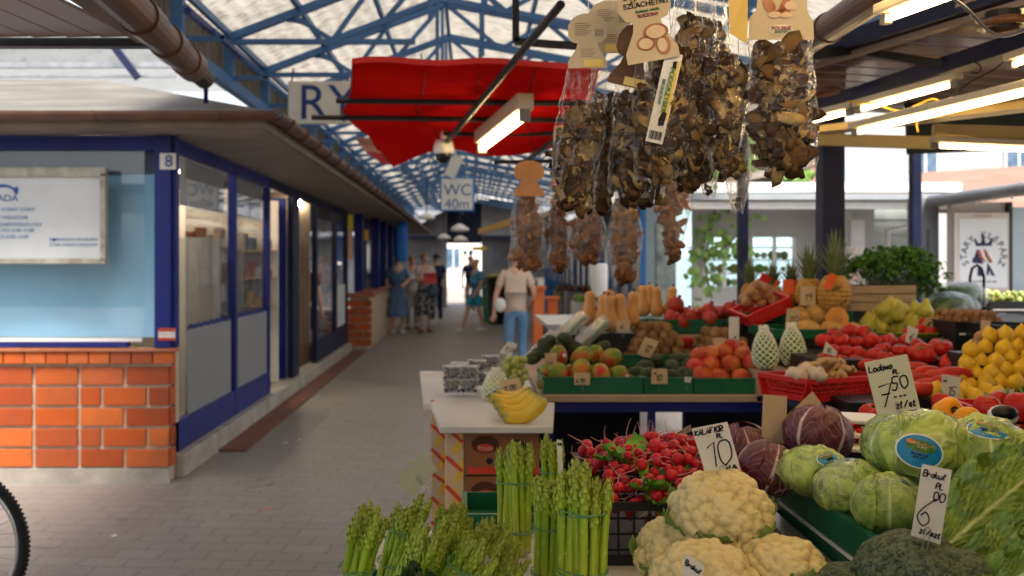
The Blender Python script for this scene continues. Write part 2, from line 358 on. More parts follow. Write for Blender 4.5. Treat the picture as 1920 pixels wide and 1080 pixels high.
# inside of kiosk
inner = mat('kiosk_inside', (.32, .25, .2), (.5, .4, .3), 2, .8)
m1 = MB(); m1.bx(FX-2.4, FX-2.3, KY+.3, yd, 0, 2.5); m1.bx(FX-2.3, FX-.1, yb+1.7, yb+1.75, 0, 2.5); W(m1, 'inner_wall', inner, k)
m1 = MB(); m1.bx(FX-.42, FX-.2, 8.5, 9.3, .16, 1.72); W(m1, 'inner_cupboard', mat('cream_cupboard', (.66, .6, .54), (.74, .68, .6), 2, .6), k)
m1 = MB()
for i in range(5): m1.bx(FX-1.2, FX-.7, 9.7, 12.2, .5+.33*i, .52+.33*i)
W(m1, 'inner_shelf', woodm, k)
m1 = MB(); rr = random.Random(4)
for i in range(5):
    for j in range(22): m1.bx(FX-.95, FX-.8, 9.75+j*.11, 9.75+j*.11+.08, .52+.33*i, .52+.33*i+rr.uniform(.1, .24))
W(m1, 'shelf_goods', mat('packed_goods', (.6, .6, .6), (1, 1, 1), 3, .5, island=[(.3, .05, .03), (.4, .3, .08), (.08, .12, .2), (.5, .45, .4), (.2, .04, .03), (.25, .12, .04)]), k)
for y_ in (9.45, 11.2):
    m1 = MB(); m1.bx(FX-1.4, FX-.07, y_, y_+.03, .16, 2.2); W(m1, 'display_back', MATS['cream_cupboard'], k)
    for z_ in (1.02, 1.32, 1.62): m1 = MB(); m1.bx(FX-1.35, FX-.08, y_-.3, y_-.002, z_, z_+.02); W(m1, 'display_shelf', woodm, k)
    m1 = MB(); rr = random.Random(int(y_*10))
    for z_ in (1.04, 1.34, 1.64):
        for j in range(14):
            if rr.random() < .75: m1.bx(FX-1.33+j*.088, FX-1.33+j*.088+.07, y_-.26, y_-.1, z_, z_+rr.uniform(.06, .2))
    o = W(m1, 'display_goods', MATS['packed_goods'], k); o['kind'] = 'stuff'
m1 = MB(); m1.bx(FX-2.3, FX-.1, KY+.2, yd, 2.5, 2.53); W(m1, 'ceiling', soffit, k)
m1 = MB(); m1.tube([(FX-.9, 7.7, 2.44), (FX-.9, 11.2, 2.44)], .014, 8); W(m1, 'ceiling_lamp', emit('kiosk_lamp', (1, .85, .64), 60), k)
m1 = MB(); m1.ball(P(560, 381, 13.6) , .045); W(m1, 'ceiling_bulb', emit('bulb_light', (1, .85, .6), 400), k, smooth=True)
# roof with overhang, hip and ridge
EX, EY, EZ = -1.26, 6.3, 2.46
m1 = MB(); m1.add([(-9, EY, EZ), (EX, EY, EZ), (EX, 31, EZ), (-9, 31, EZ), (-2.96, 8, 2.97), (-2.96, 29, 2.97), (-9, 8, 2.97), (-9, 29, 2.97)],
   [(0, 1, 4, 6), (1, 2, 5, 4), (4, 5, 7, 6), (2, 3, 7, 5), (0, 3, 2, 1)])
W(m1, 'roof', mat('grey_roof_felt', (.085, .08, .072), (.15, .14, .125), 1.5, .85, bump=.3, sc=(1, 3, 3), grime=.5), k)
m1 = MB(); m1.bx(-9, EX-.09, EY+.07, KY+.02, 2.375, 2.40); m1.bx(FX-.02, EX-.09, KY+.02, 31, 2.375, 2.40); W(m1, 'soffit', soffit, k)
m1 = MB(); m1.bx(-9, EX-.05, EY+.03, EY+.07, 2.36, 2.455); m1.bx(EX-.09, EX-.05, EY+.07, 31, 2.36, 2.455); W(m1, 'fascia', greywood, k)
def gutter(mb, a, b, r=.055, n=8, up=Vector((0, 0, 1))):
    a, b = Vector(a), Vector(b); d = (b-a).normalized(); q = d.cross(up)
    vs = []
    for p in (a, b):
        for rr_ in (r, r*.9):
            for j in range(n+1):
                th = math.pi*j/n; vs.append(p+q*(math.cos(th)*rr_)-up*(math.sin(th)*rr_))
    k_ = n+1; fs = []
    for j in range(n): fs += [(j, j+1, 2*k_+j+1, 2*k_+j), (k_+j+1, k_+j, 3*k_+j, 3*k_+j+1)]
    fs += [(0, 2*k_, 3*k_, k_), (n, k_+n, 3*k_+n, 2*k_+n)]
    mb.add(vs, fs)
m1 = MB(); gutter(m1, (-9, EY-.03, 2.452), (EX+.04, EY-.03, 2.452)); W(m1, 'gutter', brownpipe, k)
m1 = MB(); gutter(m1, (EX+.02, EY-.02, 2.452), (EX+.02, 31, 2.452)); W(m1, 'gutter', brownpipe, k)
for i in range(12): m1 = MB(); m1.tube([(-8.6+.78*i, EY-.03+.062*math.cos(t), 2.455-.062*math.sin(t)) for t in [math.pi*j/8 for j in range(9)]], .006, 5); W(m1, 'gutter_bracket', brownpipe, k)
for i in range(40):
    y = EY+.35+i*.6; m1 = MB(); m1.tube([(EX+.02+.062*math.cos(t), y, 2.455-.062*math.sin(t)) for t in [math.pi*j/8 for j in range(9)]], .009, 5)
    W(m1, 'gutter_bracket', brownpipe, k)
m1 = MB(); m1.bx(FX+.10, FX+.32, KY+1.1, 17, 0, .02); tag(m1.build('kerb_strip', mat('red_brown_kerb', (.13, .055, .04), (.19, .085, .06), 8, .8, bump=.3)), kind='structure')
# house number, sticker, notice board
m1 = MB(); m1.bx(X(301, KY), X(331, KY), KY-.02, KY-.013, Z(318, KY), Z(288, KY)); npt = W(m1, 'number_plate', whitepl, k)
text('number_lettering', '8', .115, P(316, 303, KY-.03), FRONT, blueink, root=k)
m1 = MB(); m1.bx(X(298, KY), X(330, KY), KY-.018, KY-.013, Z(638, KY), Z(615, KY)); W(m1, 'sticker', mat('white_sticker', (.6, .5, .45), (.7, .68, .66), 30, .5), k)
m1 = MB(); m1.bx(X(298, KY), X(330, KY), KY-.021, KY-.0185, Z(621, KY), Z(615, KY)); m1.bx(X(298, KY), X(330, KY), KY-.021, KY-.0185, Z(638, KY), Z(633, KY)); W(m1, 'sticker_print', mat('red_print', (.5, .06, .03), None, 5, .6), k)
Yb = KY-.1
nb = thing('notice_board', 'white printed board in a worn pale frame hung on the kiosk window', 'notice board', (X(60, Yb), Yb, Z(495, Yb)))
m1 = MB(); m1.bx(X(-160, Yb), X(190, Yb), Yb, Yb+.02, Z(488, Yb), Z(330, Yb)); W(m1, 'board', mat('board_white', (.48, .5, .5), (.58, .6, .6), 2, .5), nb)
m1 = MB(); fw = .035
for (a, b, c, d) in ((-168, 200, 314, 332), (-168, 200, 484, 495), (189, 200, 325, 490), (-168, -158, 332, 484)):
    m1.bx(X(a, Yb), X(b, Yb), Yb-.025, Yb+.03, Z(d, Yb), Z(c, Yb))
W(m1, 'frame', mat('worn_frame', (.28, .26, .2), (.5, .48, .43), 8, .8, bump=.4, grime=.3), nb, bevel=.006)
Yt = Yb-.003
text('board_lettering', 'KRADA', .062, P(2, 372, Yt), FRONT, blueink, root=nb, sx=1.1)
for i, (s, y, c) in enumerate((('SKLEP RYBNY STARY', 393, 20), ('RYBY WEDZONE', 408, 15), ('OD PONIEDZIALKU DO', 421, 25), ('PIATKU 8.00-17.00', 432, 25), ('SOBOTA 8.00-14.00', 444, 12))):
    text('small_lettering', s, .035, P(c, y, Yt), FRONT, mat('pale_blue_print', (.15, .25, .4), None, 5, .6), root=nb)
text('small_lettering', 'ZAPRASZAMY DO SKLEPU', .028, P(137, 449, Yt), FRONT, MATS['pale_blue_print'], root=nb)
text('small_lettering', 'STARE MIASTO KRAKOW', .028, P(137, 459, Yt), FRONT, MATS['pale_blue_print'], root=nb)
m1 = MB(); m1.bx(X(99, Yt), X(104, Yt), Yt-.001, Yt+.002, Z(452, Yt), Z(447, Yt))
fish = [(-26, 358), (-14, 350), (4, 345), (16, 347), (26, 352), (34, 360), (30, 366), (24, 356), (14, 351), (2, 351), (-12, 357), (-20, 364)]
m1.prism([(X(a, Yt), Z(b, Yt)) for a, b in fish][::-1], .003, Matrix.Translation((0, Yt, 0)))
m1.prism([(X(a, Yt), Z(b, Yt)) for a, b in [(24, 352), (33, 350), (35, 358), (30, 366), (26, 360)]][::-1], .003, Matrix.Translation((0, Yt+.001, 0)))
W(m1, 'fish_emblem', blueink, nb)
# ---- alley roof: trusses, sheets
sheet = sheetmat('dirty_translucent_sheet', (.315, .29, .25), (.15, .125, .1), .7)
RX, RZ, LX, LZ = -.23, 3.90, -1.87, 3.28
RSL = .19; RRX = 2.9; RRZ = RZ-(RRX-RX)*RSL
ar = thing('alley_roof', 'pale translucent roof sheets on long blue purlins over the alley', 'roof', (RX, 5, 2.88))
def corr(xa, za, xb, zb):
    return lambda u, v: (xa+(xb-xa)*u, 3.0+30*v, za+(zb-za)*u+.02+.006*math.sin(u*90))
opq = mat('grey_shading_sheet', (.2, .19, .18), (.3, .28, .26), 2, .8)  # opaque roof stretch out of view, added to darken near floor and foreground
for (xa, za, xb, zb) in ((LX-.1, LZ-.03, RX, RZ), (RX, RZ, RRX, RRZ)):
    m1 = MB(); m1.grid(corr(xa, za, xb, zb), 70, 50); W(m1, 'roof_sheet', sheet, ar); m1 = MB(); m1.add([(xa, -7, za+.05), (xb, -7, zb+.05), (xb, 3.0, zb+.05), (xa, 3.0, za+.05)], [(0, 1, 2, 3)]); W(m1, 'shading_sheet', opq, ar)
m1 = MB(); m1.bx(LX-.09, LX-.08, 5.2, 28.5, 2.93, LZ); W(m1, 'side_sheet', sheet, ar)
m1 = MB()
for u in (0, .33, .66, 1): m1.beam((LX+(RX-LX)*u, -7, LZ+(RZ-LZ)*u-.01), (LX+(RX-LX)*u, 30, LZ+(RZ-LZ)*u-.01), .035, .05)
for u in (.25, .5, .75): m1.beam((RX+(RRX-RX)*u, -7, RZ+(RRZ-RZ)*u-.01), (RX+(RRX-RX)*u, 30, RZ+(RRZ-RZ)*u-.01), .035, .05)
W(m1, 'purlin', trussblue, ar)
m1 = MB(); m1.beam((LX, 1.0, 2.88), (LX, 31, 2.88), .07, .09); m1.beam((LX, 7.7, LZ-.1), (LX, 31, LZ-.1), .04, .04); W(m1, 'eave_beam', trussblue, ar)
m1 = MB(); m1.beam((RRX, 1.0, RRZ-.05), (RRX, 31, RRZ-.05), .07, .09); W(m1, 'eave_beam', trussblue, ar)
tm = MB()
def chord(x): return LZ+(RZ-LZ)*(x-LX)/(RX-LX) if x < RX else RZ-(x-RX)*RSL
T = .06
tm.beam((LX, 0, LZ-.04), (RX, 0, RZ-.04), T); tm.beam((RX, 0, RZ-.04), (RRX, 0, RRZ-.04), T)
dl = .36
tm.beam((LX+.75, 0, chord(LX+.75)-dl), (RX, 0, RZ-dl), .045); tm.beam((RX, 0, RZ-dl), (RRX-.9, 0, chord(RRX-.9)-dl), .045)
tm.beam((LX, 0, LZ-.07), (RX-.2, 0, LZ-.07), .04)
for x0, x1 in ((LX+.5, LX+.8), (LX+1.1, LX+.8), (RX-.05, LX+1.2), (RX+.02, RX+.5), (RX+.9, RX+.5), (RX+.95, RX+1.4), (RX+1.8, RX+1.4)):
    tm.beam((x0, 0, chord(x0)-.06), (x1, 0, chord(x1)-dl), .035)
tm.beam((RX-.03, 0, RZ-.05), (RX-.03, 0, RZ-.85), .03); tm.beam((RX+.32, 0, chord(RX+.32)-.05), (RX+.32, 0, RZ-.8), .03)
tm.beam((LX, 0, LZ+.0), (LX, 0, 2.9), .075); tm.beam((LX+.03, 0, LZ-.15), (LX+.3, 0, LZ-.35), .03); tm.beam((LX+.03, 0, 2.93), (LX+.3, 0, LZ-.35), .03)
tm.tube([(LX+.45+.25*math.sin(a), 0, LZ+.02+.35*math.cos(a)*.5-.1) for a in [i*.2 for i in range(9)]], .015, 5)
tme = tm.mesh('roof_truss', trussblue)
for i in range(21):
    y = 5.0+1.35*i; o = obj('roof_truss', tme); o.location = (0, y, 0)
    tag(o, 'blue lattice roof truss in the row spanning the alley', 'truss', 'blue trusses across the alley')
# dark closed roof far down the alley
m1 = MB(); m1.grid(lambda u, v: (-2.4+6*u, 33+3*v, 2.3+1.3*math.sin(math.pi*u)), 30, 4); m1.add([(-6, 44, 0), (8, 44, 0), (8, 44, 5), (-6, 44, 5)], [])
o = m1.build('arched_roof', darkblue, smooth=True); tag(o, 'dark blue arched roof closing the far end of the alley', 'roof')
# ---- distant end: bright gap and walls
def house(name, label, x0, x1, y0, y1, z1, m, wins=(), roofm=None, cat='building', over=.3, rise=1.2):
    t = thing(name, label, cat, ((x0+x1)/2, (y0+y1)/2, 0))
    mb = MB(); mb.bx(x0, x1, y0, y1, 0, z1); W(mb, 'wall', m, t)
    for (a, b, c, d, mm) in wins:
        f = MB(); f.bx(a-.06, b+.06, y0-.06, y0-.01, c-.06, d+.06); W(f, 'window_frame', whitepl, t)
        g = MB(); g.bx(a, b, y0-.075, y0-.065, c, d); W(g, 'window_pane', mm, t)
        g = MB(); g.bx((a+b)/2-.03, (a+b)/2+.03, y0-.09, y0-.078, c, d); W(g, 'glazing_bar', whitepl, t)
    if roofm:
        mb = MB(); mb.add([(x0-over, y0-over, z1), (x1+over, y0-over, z1), (x1+over, y1+over, z1), (x0-over, y1+over, z1), (x0+over, (y0+y1)/2, z1+rise), (x1-over, (y0+y1)/2, z1+rise)],
            [(0, 1, 5, 4), (2, 3, 4, 5), (1, 2, 5), (3, 0, 4), (0, 3, 2, 1)]); W(mb, 'roof', roofm, t)
    return t
winblue = mat('window_reflection_blue', (.05, .1, .16), (.14, .2, .28), 2, .1)
terra = mat('faded_terracotta_roof', (.19, .10, .07), (.26, .15, .11), 2, .8, bump=.3)
bluewhite = mat('pale_blue_sheet_roof', (.2, .245, .29), (.27, .31, .35), 2, .4)
house('townhouse', 'white plastered house with a row of upper windows behind the market roofs', 6.5, 40, 32, 40, 7.2, mat('white_plaster', (.38, .38, .375), (.44, .44, .43), .5, .9),
      [(x, x+.75, 4.15, 5.3, winblue) for x in (14.2, 17.2, 20.2)]+[(x, x+.5, 4.6, 5.2, winblue) for x in (8.6, 10.6)], terra)
house('end_building', 'pale building seen through the bright far mouth of the alley', -9, 5, 62, 66, 6, mat('pale_plaster', (.7, .68, .62), (.78, .76, .7), .5, .9), [(-1.5, -.7, 1.2, 2.4, winblue)])
# terracotta and blue sheet roofs outside on the right
o = MB().add([P(1330, 372, 19), P(1640, 372, 19), P(1590, 300, 25), P(1380, 318, 25)], [(0, 1, 2, 3)]).build('terracotta_roof', terra)
tag(o, 'faded terracotta roof slope behind the stall with shelves', 'roof'); sm = o.modifiers.new('solid', 'SOLIDIFY'); sm.thickness = .1
o = MB().add([P(1585, 352, 15), P(1725, 362, 15), P(1700, 322, 19), P(1585, 300, 19)], [(0, 1, 2, 3)]).build('sheet_roof', bluewhite)
tag(o, 'pale blue sheet metal roof between the two dark stall posts', 'roof'); sm = o.modifiers.new('solid', 'SOLIDIFY'); sm.thickness = .05
o = MB().add([P(1735, 385, 13), P(2100, 395, 13), P(2100, 300, 20), P(1700, 325, 20)], [(0, 1, 2, 3)]).build('tiled_roof', terra)
tag(o, 'dusty orange roof slope below the white house windows', 'roof'); sm = o.modifiers.new('solid', 'SOLIDIFY'); sm.thickness = .1
# shop with shelving window (frontal)
gs = thing('green_grocer_kiosk', 'grey white kiosk with lit shelves of greens behind sliding glass', 'kiosk', (3.9, 13, 0))
Y0 = 12.0
m1 = MB(); xx = [X(1300, Y0), X(1318, Y0), X(1398, Y0), X(1412, Y0), X(1492, Y0), X(1640, Y0)]
m1.bx(xx[0], xx[5], Y0, Y0+.1, 0, Z(540, Y0)); m1.bx(xx[0], xx[5], Y0, Y0+.1, Z(445, Y0), 2.25)
for a, b in ((0, 1), (2, 3), (4, 5)): m1.bx(xx[a], xx[b], Y0, Y0+.1, Z(540, Y0), Z(445, Y0))
W(m1, 'wall', mat('grey_white_panel', (.42, .42, .42), (.52, .52, .51), 1.5, .6, grime=.2), gs)
m1 = MB(); m1.bx(xx[1]-.2, xx[4]+.2, Y0+.55, Y0+.6, 0, 2.3); W(m1, 'lit_back_panel', emit('fridge_light', (.45, .62, .66), .55), gs)
m1 = MB()
for z in (Z(538, Y0), Z(512, Y0), Z(486, Y0), Z(462, Y0)): m1.bx(xx[1]-.1, xx[4]+.1, Y0+.15, Y0+.5, z-.02, z)
for x in (xx[1]+.02, (xx[1]+xx[2])/2, (xx[3]+xx[4])/2, xx[4]-.02): m1.bx(x-.02, x+.02, Y0-.02, Y0+.02, Z(540, Y0), Z(445, Y0))
W(m1, 'shelf', whitemetal, gs)
goods = mat('shelved_greens', (.6, .6, .6), (1, 1, 1), 3, .6, island=[(.12, .3, .04), (.3, .4, .08), (.6, .62, .5), (.08, .2, .05), (.45, .4, .1), (.1, .15, .18)])
m1 = MB(); rr = random.Random(8)
for z in (Z(538, Y0), Z(512, Y0), Z(486, Y0)):
    x = xx[1]
    while x < xx[4]: m1.ball((x, Y0+.3, z+.05), rr.uniform(.03, .07), 8, 5); x += rr.uniform(.06, .12)
W(m1, 'shelf_goods', goods, gs)
m1 = MB(); m1.bx(xx[0]-.5, xx[5]+.9, Y0-1.1, Y0+.2, Z(385, Y0)+.0, Z(375, Y0)); W(m1, 'canopy', mat('white_awning', (.25, .27, .29), (.33, .35, .37), 1, .6), gs)
m1 = MB(); m1.bx(xx[0]-.5, xx[5]+.9, Y0-1.0, Y0-.9, Z(400, Y0), Z(388, Y0)); m1.bx(xx[0]-.5, xx[5]+1.2, Y0+.3, Y0+2, Z(372, Y0)+.1, Z(360, Y0)+.14); W(m1, 'canopy_edge', whitemetal, gs)
m1 = MB(); m1.bx(X(1545, 11.8), X(1590, 11.8), 11.7, 11.8, 0, 2.1); m1.bx(X(1590, 11.6), X(1615, 11.6), 11.5, 11.6, 0.3, 2.0); W(m1, 'door_panel', whitewall, gs)
m1 = MB()
for i in range(4): m1.bx(X(1590, 11.4), X(1612, 11.4), 11.38, 11.4, Z(475+17*i, 11.4), Z(463+17*i, 11.4))
W(m1, 'price_poster', mat('red_white_poster', (.6, .6, .6), (1, 1, 1), 20, .6, island=[(.6, .2, .15), (.65, .6, .55), (.6, .35, .3)]), gs)
# steel shutter between
st = thing('roller_shutter', 'greenish grey roller shutter with a white downpipe in front', 'shutter', (4.5, 12, 0))
Y1 = 12.3; m1 = MB()
for i in range(26): m1.bx(X(1615, Y1), X(1725, Y1), Y1+(.01 if i % 2 else 0), Y1+.05, i*.085, i*.085+.083)
W(m1, 'slat_curtain', mat('shutter_grey', (.32, .35, .33), (.42, .45, .43), 3, .5), st)
m1 = MB(); m1.tube([P(1664, 560, Y1-.2), P(1664, 432, Y1-.2), P(1700, 426, Y1-.2)], .035, 8); W(m1, 'downpipe', whitemetal, st, smooth=True)
# right kiosk with the round emblem poster
rk = thing('corner_kiosk', 'grey roofed kiosk with the white emblem poster by the right posts', 'kiosk', (4.6, 9.5, 0))
Yk = 9.0
m1 = MB(); m1.bx(X(1785, Yk), X(1885, Yk), Yk, Yk+.1, 0, 2.05); W(m1, 'wall', mat('warm_white_panel', (.5, .46, .42), (.6, .56, .51), 1.5, .6), rk)
m1 = MB(); m1.bx(X(1728, Yk), X(1785, Yk), Yk+.25, Yk+.3, 0, 2.1); W(m1, 'side_panel', mat('slate_panel', (.13, .14, .16), (.2, .21, .23), 1.2, .5), rk)
m1 = MB(); m1.bx(X(1892, Yk), X(2200, Yk), Yk-.05, Yk+.1, 0, 2.0); W(m1, 'window_pane', mat('pale_blue_glass', (.3, .4, .46), (.4, .5, .55), 1.2, .3), rk)
m1 = MB(); m1.bx(X(1885, Yk), X(1892, Yk), Yk-.06, Yk+.1, 0, 2.05); m1.beam(P(1737, 575, Yk), P(1741, 430, Yk), .02); W(m1, 'window_frame', darkmetal, rk)
m1 = MB(); m1.bx(X(1750, Yk), X(2200, Yk), Yk-.2, Yk-.05, 1.15, 1.2); W(m1, 'brick_ledge', brickm, rk)
m1 = MB(); m1.add([P(1735, 378, 9.2), P(1735, 362, 13), P(2150, 355, 13), P(2150, 335, 6.8), P(1735, 384, 9.2), P(2150, 345, 6.8)], [(0, 3, 2, 1), (0, 4, 5, 3)]); W(m1, 'roof', mat('speckled_roof', (.25, .24, .23), (.5, .5, .5), 12, .7, lo=.5, hi=.6), rk)
m1 = MB(); m1.tube([P(1745, 378, 9.1), P(2150, 322, 6.7)], .055, 10); W(m1, 'gutter', mat('grey_gutter', (.12, .12, .125), (.2, .2, .2), 3, .3), rk, smooth=True)
m1 = MB()
for q in range(5): m1.tube([P(1762+q*66, 368-q*9.3, 9.0-q*.5), P(1766+q*66, 392-q*9.3, 9.0-q*.5)], .012, 6)
W(m1, 'gutter_bracket', whitemetal, rk)
# the poster
po = thing('emblem_poster', 'white poster with a crown over a striped awning inside arched market name', 'poster', P(1840, 545, Yk-.1))
Yp = Yk-.1; m1 = MB(); m1.bx(X(1790, Yp), X(1892, Yp), Yp, Yp+.02, Z(549, Yp), Z(399, Yp)); W(m1, 'border', mat('poster_border', (.55, .5, .45), (.62, .58, .53), 2, .6), po)
m1 = MB(); m1.bx(X(1799, Yp), X(1888, Yp), Yp-.004, Yp-.001, Z(540, Yp), Z(410, Yp)); W(m1, 'sheet', mat('poster_white', (.66, .7, .74), (.72, .76, .79), 2, .6), po)
navy = mat('navy_print', (.012, .025, .07), None, 4, .6)
cx, cz = X(1844, Yp), Z(478, Yp); rad = .175
for i, ch in enumerate('STARY KLEPARZ'):
    if ch == ' ': continue
    a = R(205-(i*230/12)); pos = Vector((cx+rad*math.cos(a), Yp-.006, cz+rad*math.sin(a)))
    text('arched_lettering', ch, .085, pos, (R(90), -(a-R(90)), 0), navy, root=po)
def pp(mb, pts, dy=0): mb.prism([(X(1780+a*140/720, Yp), Z(390+b*210/1080, Yp)) for a, b in pts][::-1], .002, Matrix.Translation((0, Yp-.0055-dy, 0)))
m1 = MB(); pp(m1, [(232, 290), (255, 300), (270, 335), (300, 340), (315, 285), (322, 268), (335, 285), (345, 340), (378, 335), (395, 300), (420, 280), (405, 365), (255, 368)])
pp(m1, [(215, 500), (240, 470), (262, 400), (300, 480), (330, 540), (225, 530)]); pp(m1, [(365, 530), (395, 570), (440, 655), (405, 655), (385, 600), (375, 650), (355, 645)]); pp(m1, [(270, 560), (310, 560), (325, 660), (270, 655)])
W(m1, 'emblem', navy, po)
m1 = MB()
for j in (0, 2): pp(m1, [(265+j*30, 400), (292+j*30, 402), (320+j*32, 470), (350+j*33, 520), (325+j*30, 515+j*8), (285+j*30, 470)], .001)
W(m1, 'emblem_stripe', mat('brick_red_print', (.38, .08, .05), None, 4, .6), po)
m1 = MB()
for j in (1, 3): pp(m1, [(262+j*30, 400), (292+j*28, 402), (325+j*30, 470), (365+j*30, 520), (330+j*30, 522), (285+j*30, 470)], .001)
W(m1, 'emblem_stripe', whitepl, po)
text('small_lettering', 'TARGOWISKO OD 1366', .022, P(1844, 528, Yp-.006), FRONT, navy, root=po)
text('small_lettering', 'PLAC TARGOWY', .02, P(1844, 405, Yp-.004), FRONT, mat('tan_print', (.3, .22, .16), None, 4, .6), root=po)
# ---- right hand row of kiosks down the alley
rr = random.Random(11)
shut = mat('shutter_dark', (.12, .13, .15), (.24, .25, .27), 2, .5)
for i in range(4):
    y = 14.0+i*4.6; x0 = 2.45
    t = thing('row_kiosk', ['grey kiosk with blue posts nearest on the far side of the alley', 'second grey kiosk in the far row behind the orange posts', 'third kiosk of the far row with brown sloping eave', 'last dark kiosk of the far row before the bright gap'][i], 'kiosk', (x0+1.2, y+2, 0), group='kiosks on the far side of the alley')
    m1 = MB(); m1.bx(x0, x0+2.4, y, y+4.2, 0, 2.35); W(m1, 'wall', [mat('pale_grey_panel', (.36, .37, .38), (.48, .48, .49), 1, .6), shut, MATS['pale_grey_panel'], shut][i], t)
    m1 = MB()
    for j in range(4): m1.bx(x0-.04, x0-.01, y+.2+j, y+.95+j, 1.0, 2.0)
    m1.bx(x0+.15, x0+.9, y-.04, y-.01, 1.0, 2.05); m1.bx(x0+1.1, x0+2.1, y-.04, y-.01, 1.0, 2.05)
    W(m1, 'window', mat('row_window', (.16, .16, .16), (.55, .48, .4), 3.5, .3), t)
    mat('dark_window', (.03, .04, .06), (.14, .15, .17), 1.5, .15)
    m1 = MB()
    for j in range(5): m1.bx(x0-.08, x0-.0, y-.05+j*1.06, y+.05+j*1.06, 0, 2.4)
    W(m1, 'post', mat('bright_blue_paint', (.03, .14, .42), (.05, .2, .5), 2, .4), t)
    m1 = MB(); m1.add([(x0-.6, y-.4, 2.3), (x0+2.6, y-.4, 3.0), (x0+2.6, y+4.3, 3.0), (x0-.6, y+4.3, 2.3), (x0-.6, y-.4, 2.22), (x0+2.6, y-.4, 2.9), (x0+2.6, y+4.3, 2.9), (x0-.6, y+4.3, 2.22)], [(0, 1, 2, 3), (4, 7, 6, 5), (0, 4, 5, 1), (3, 2, 6, 7), (0, 3, 7, 4)])
    W(m1, 'roof', mat('brown_grey_roof', (.13, .10, .08), (.22, .18, .15), 1.5, .8), t)
for i, (px, y, h) in enumerate(((1010, 13.2, .95), (1036, 13.6, .8))):
    m1 = MB(); m1.bx(X(px, y)-.07, X(px, y)+.07, y, y+.1, 0, h+.2); m1.bx(X(px, y)-.1, X(px, y)+.1, y-.05, y+.15, h+.2, h+.24)
    tag(m1.build('display_post', mat('orange_paint', (.62, .12, .02), (.7, .17, .04), 2, .5), bevel=.01), ['broad orange display post beside the beige shirt woman', 'narrow orange post behind the white side table'][i], 'post')
# left far row: brick counter kiosk beyond the door, blue columns, posters
lk = thing('brick_counter_kiosk', 'kiosk with low brick counter, blue columns and yellow poster past the doorway', 'kiosk', (-2.6, 20, 0))
m1 = MB(); m1.bx(-2.1, X(700, 18.2), 17.3, 17.5, 0, .95); m1.bx(X(700, 18.2)-.12, X(700, 18.2), 17.5, 24, 0, .95); W(m1, 'mortar_core', mortar, lk)
m1 = MB(); brickwall(m1, X(650, 17.3), X(698, 17.3), 17.3, .05, .86, 6, .31); W(m1, 'brick_wall', brickm, lk)
m1 = MB(); m1.bx(-2.2, X(702, 17.3), 17.2, 17.6, .9, .97); m1.bx(-2.0, X(700, 18.2)+.05, 17.6, 24, .95, 1.0); W(m1, 'counter_top', MATS['sill_tile'], lk)
m1 = MB(); m1.bx(X(665, 17.8), X(681, 17.8), 17.7, 17.85, .97, 2.4); W(m1, 'column', blue, lk)
for y in (19.5, 21.2, 23, 25): m1 = MB(); m1.bx(-1.95, -1.8, y, y+.12, .97, 2.4); W(m1, 'column', blue, lk)
m1 = MB(); m1.bx(-2.1, -2.0, 17.9, 30, 1.0, 2.35); W(m1, 'window_pane', MATS['dark_window'], lk)
m1 = MB(); m1.bx(X(648, 17.75), X(662, 17.75), 17.7, 17.74, Z(430, 17.7), Z(403, 17.7)); W(m1, 'yellow_poster', mat('yellow_poster', (.75, .55, .02), (.8, .62, .05), 4, .5), lk)
m1 = MB(); m1.bx(X(648, 17.75), X(661, 17.75), 17.7, 17.74, Z(486, 17.7), Z(432, 17.7)); W(m1, 'peach_poster', mat('peach_poster', (.72, .4, .25), (.75, .48, .3), 4, .5), lk)
m1 = MB()
for (px, py, y) in ((708, 440, 20.5), (728, 440, 22.5), (684, 440, 18.5)): m1.bx(-1.99, -1.96, y, y+.5, Z(450, y), Z(430, y))
W(m1, 'amber_poster', mat('amber_poster', (.7, .3, .03), (.75, .4, .05), 4, .5), lk)
m1 = MB(); m1.lathe([(.001, -.65), (.12, -.63), (.14, -.5), (.14, .5), (.12, .63), (.001, .65)], 12, Matrix.Translation(P(753, 453, 21)) @ Matrix.Diagonal((.85, .3, .66, 1)))
tag(m1.build('hanging_banner', mat('bright_blue_banner', (.03, .22, .75), None, 4, .5), smooth=True), 'bright blue rounded banner hanging by the left row of columns', 'banner')
# ---- left near canopy: slatted ceiling, big brown pipe
lc = thing('left_canopy', 'slatted metal canopy with pale light strip over the upper left corner', 'canopy', (-1.6, 3, 2.27))
slat = mat('beige_metal_slat', (.23, .17, .135), (.30, .23, .185), 2, .28, grime=.35)
m1 = MB()
for i in range(30):
    x = X(262, 3.5)-.02-i*.12; m1.box((x-.06-.43, .0, 2.30), (.112, 7.05, .012), rot=(0, 0, R(-7)))  # slats lengthened unseen behind the viewer to shade the near floor
W(m1, 'ceiling_slat', slat, lc)
m1 = MB(); m1.beam((-4, 3.56, 2.285), (X(268, 3.5), 3.56, 2.285), .05, .03); m1.box((-2.4, 2.7, 2.262), (2.8, .05, .02), rot=(0, 0, R(-8))); m1.box((-2.4, 2.95, 2.262), (2.8, .03, .02), rot=(0, 0, R(-8))); W(m1, 'edge_beam', darkmetal, lc)
m1 = MB(); m1.box((-2.4, 2.83, 2.27), (2.8, .14, .02), rot=(0, 0, R(-8))); W(m1, 'light_strip', mat('pale_strip', (.5, .52, .52), (.6, .62, .62), 3, .4), lc)
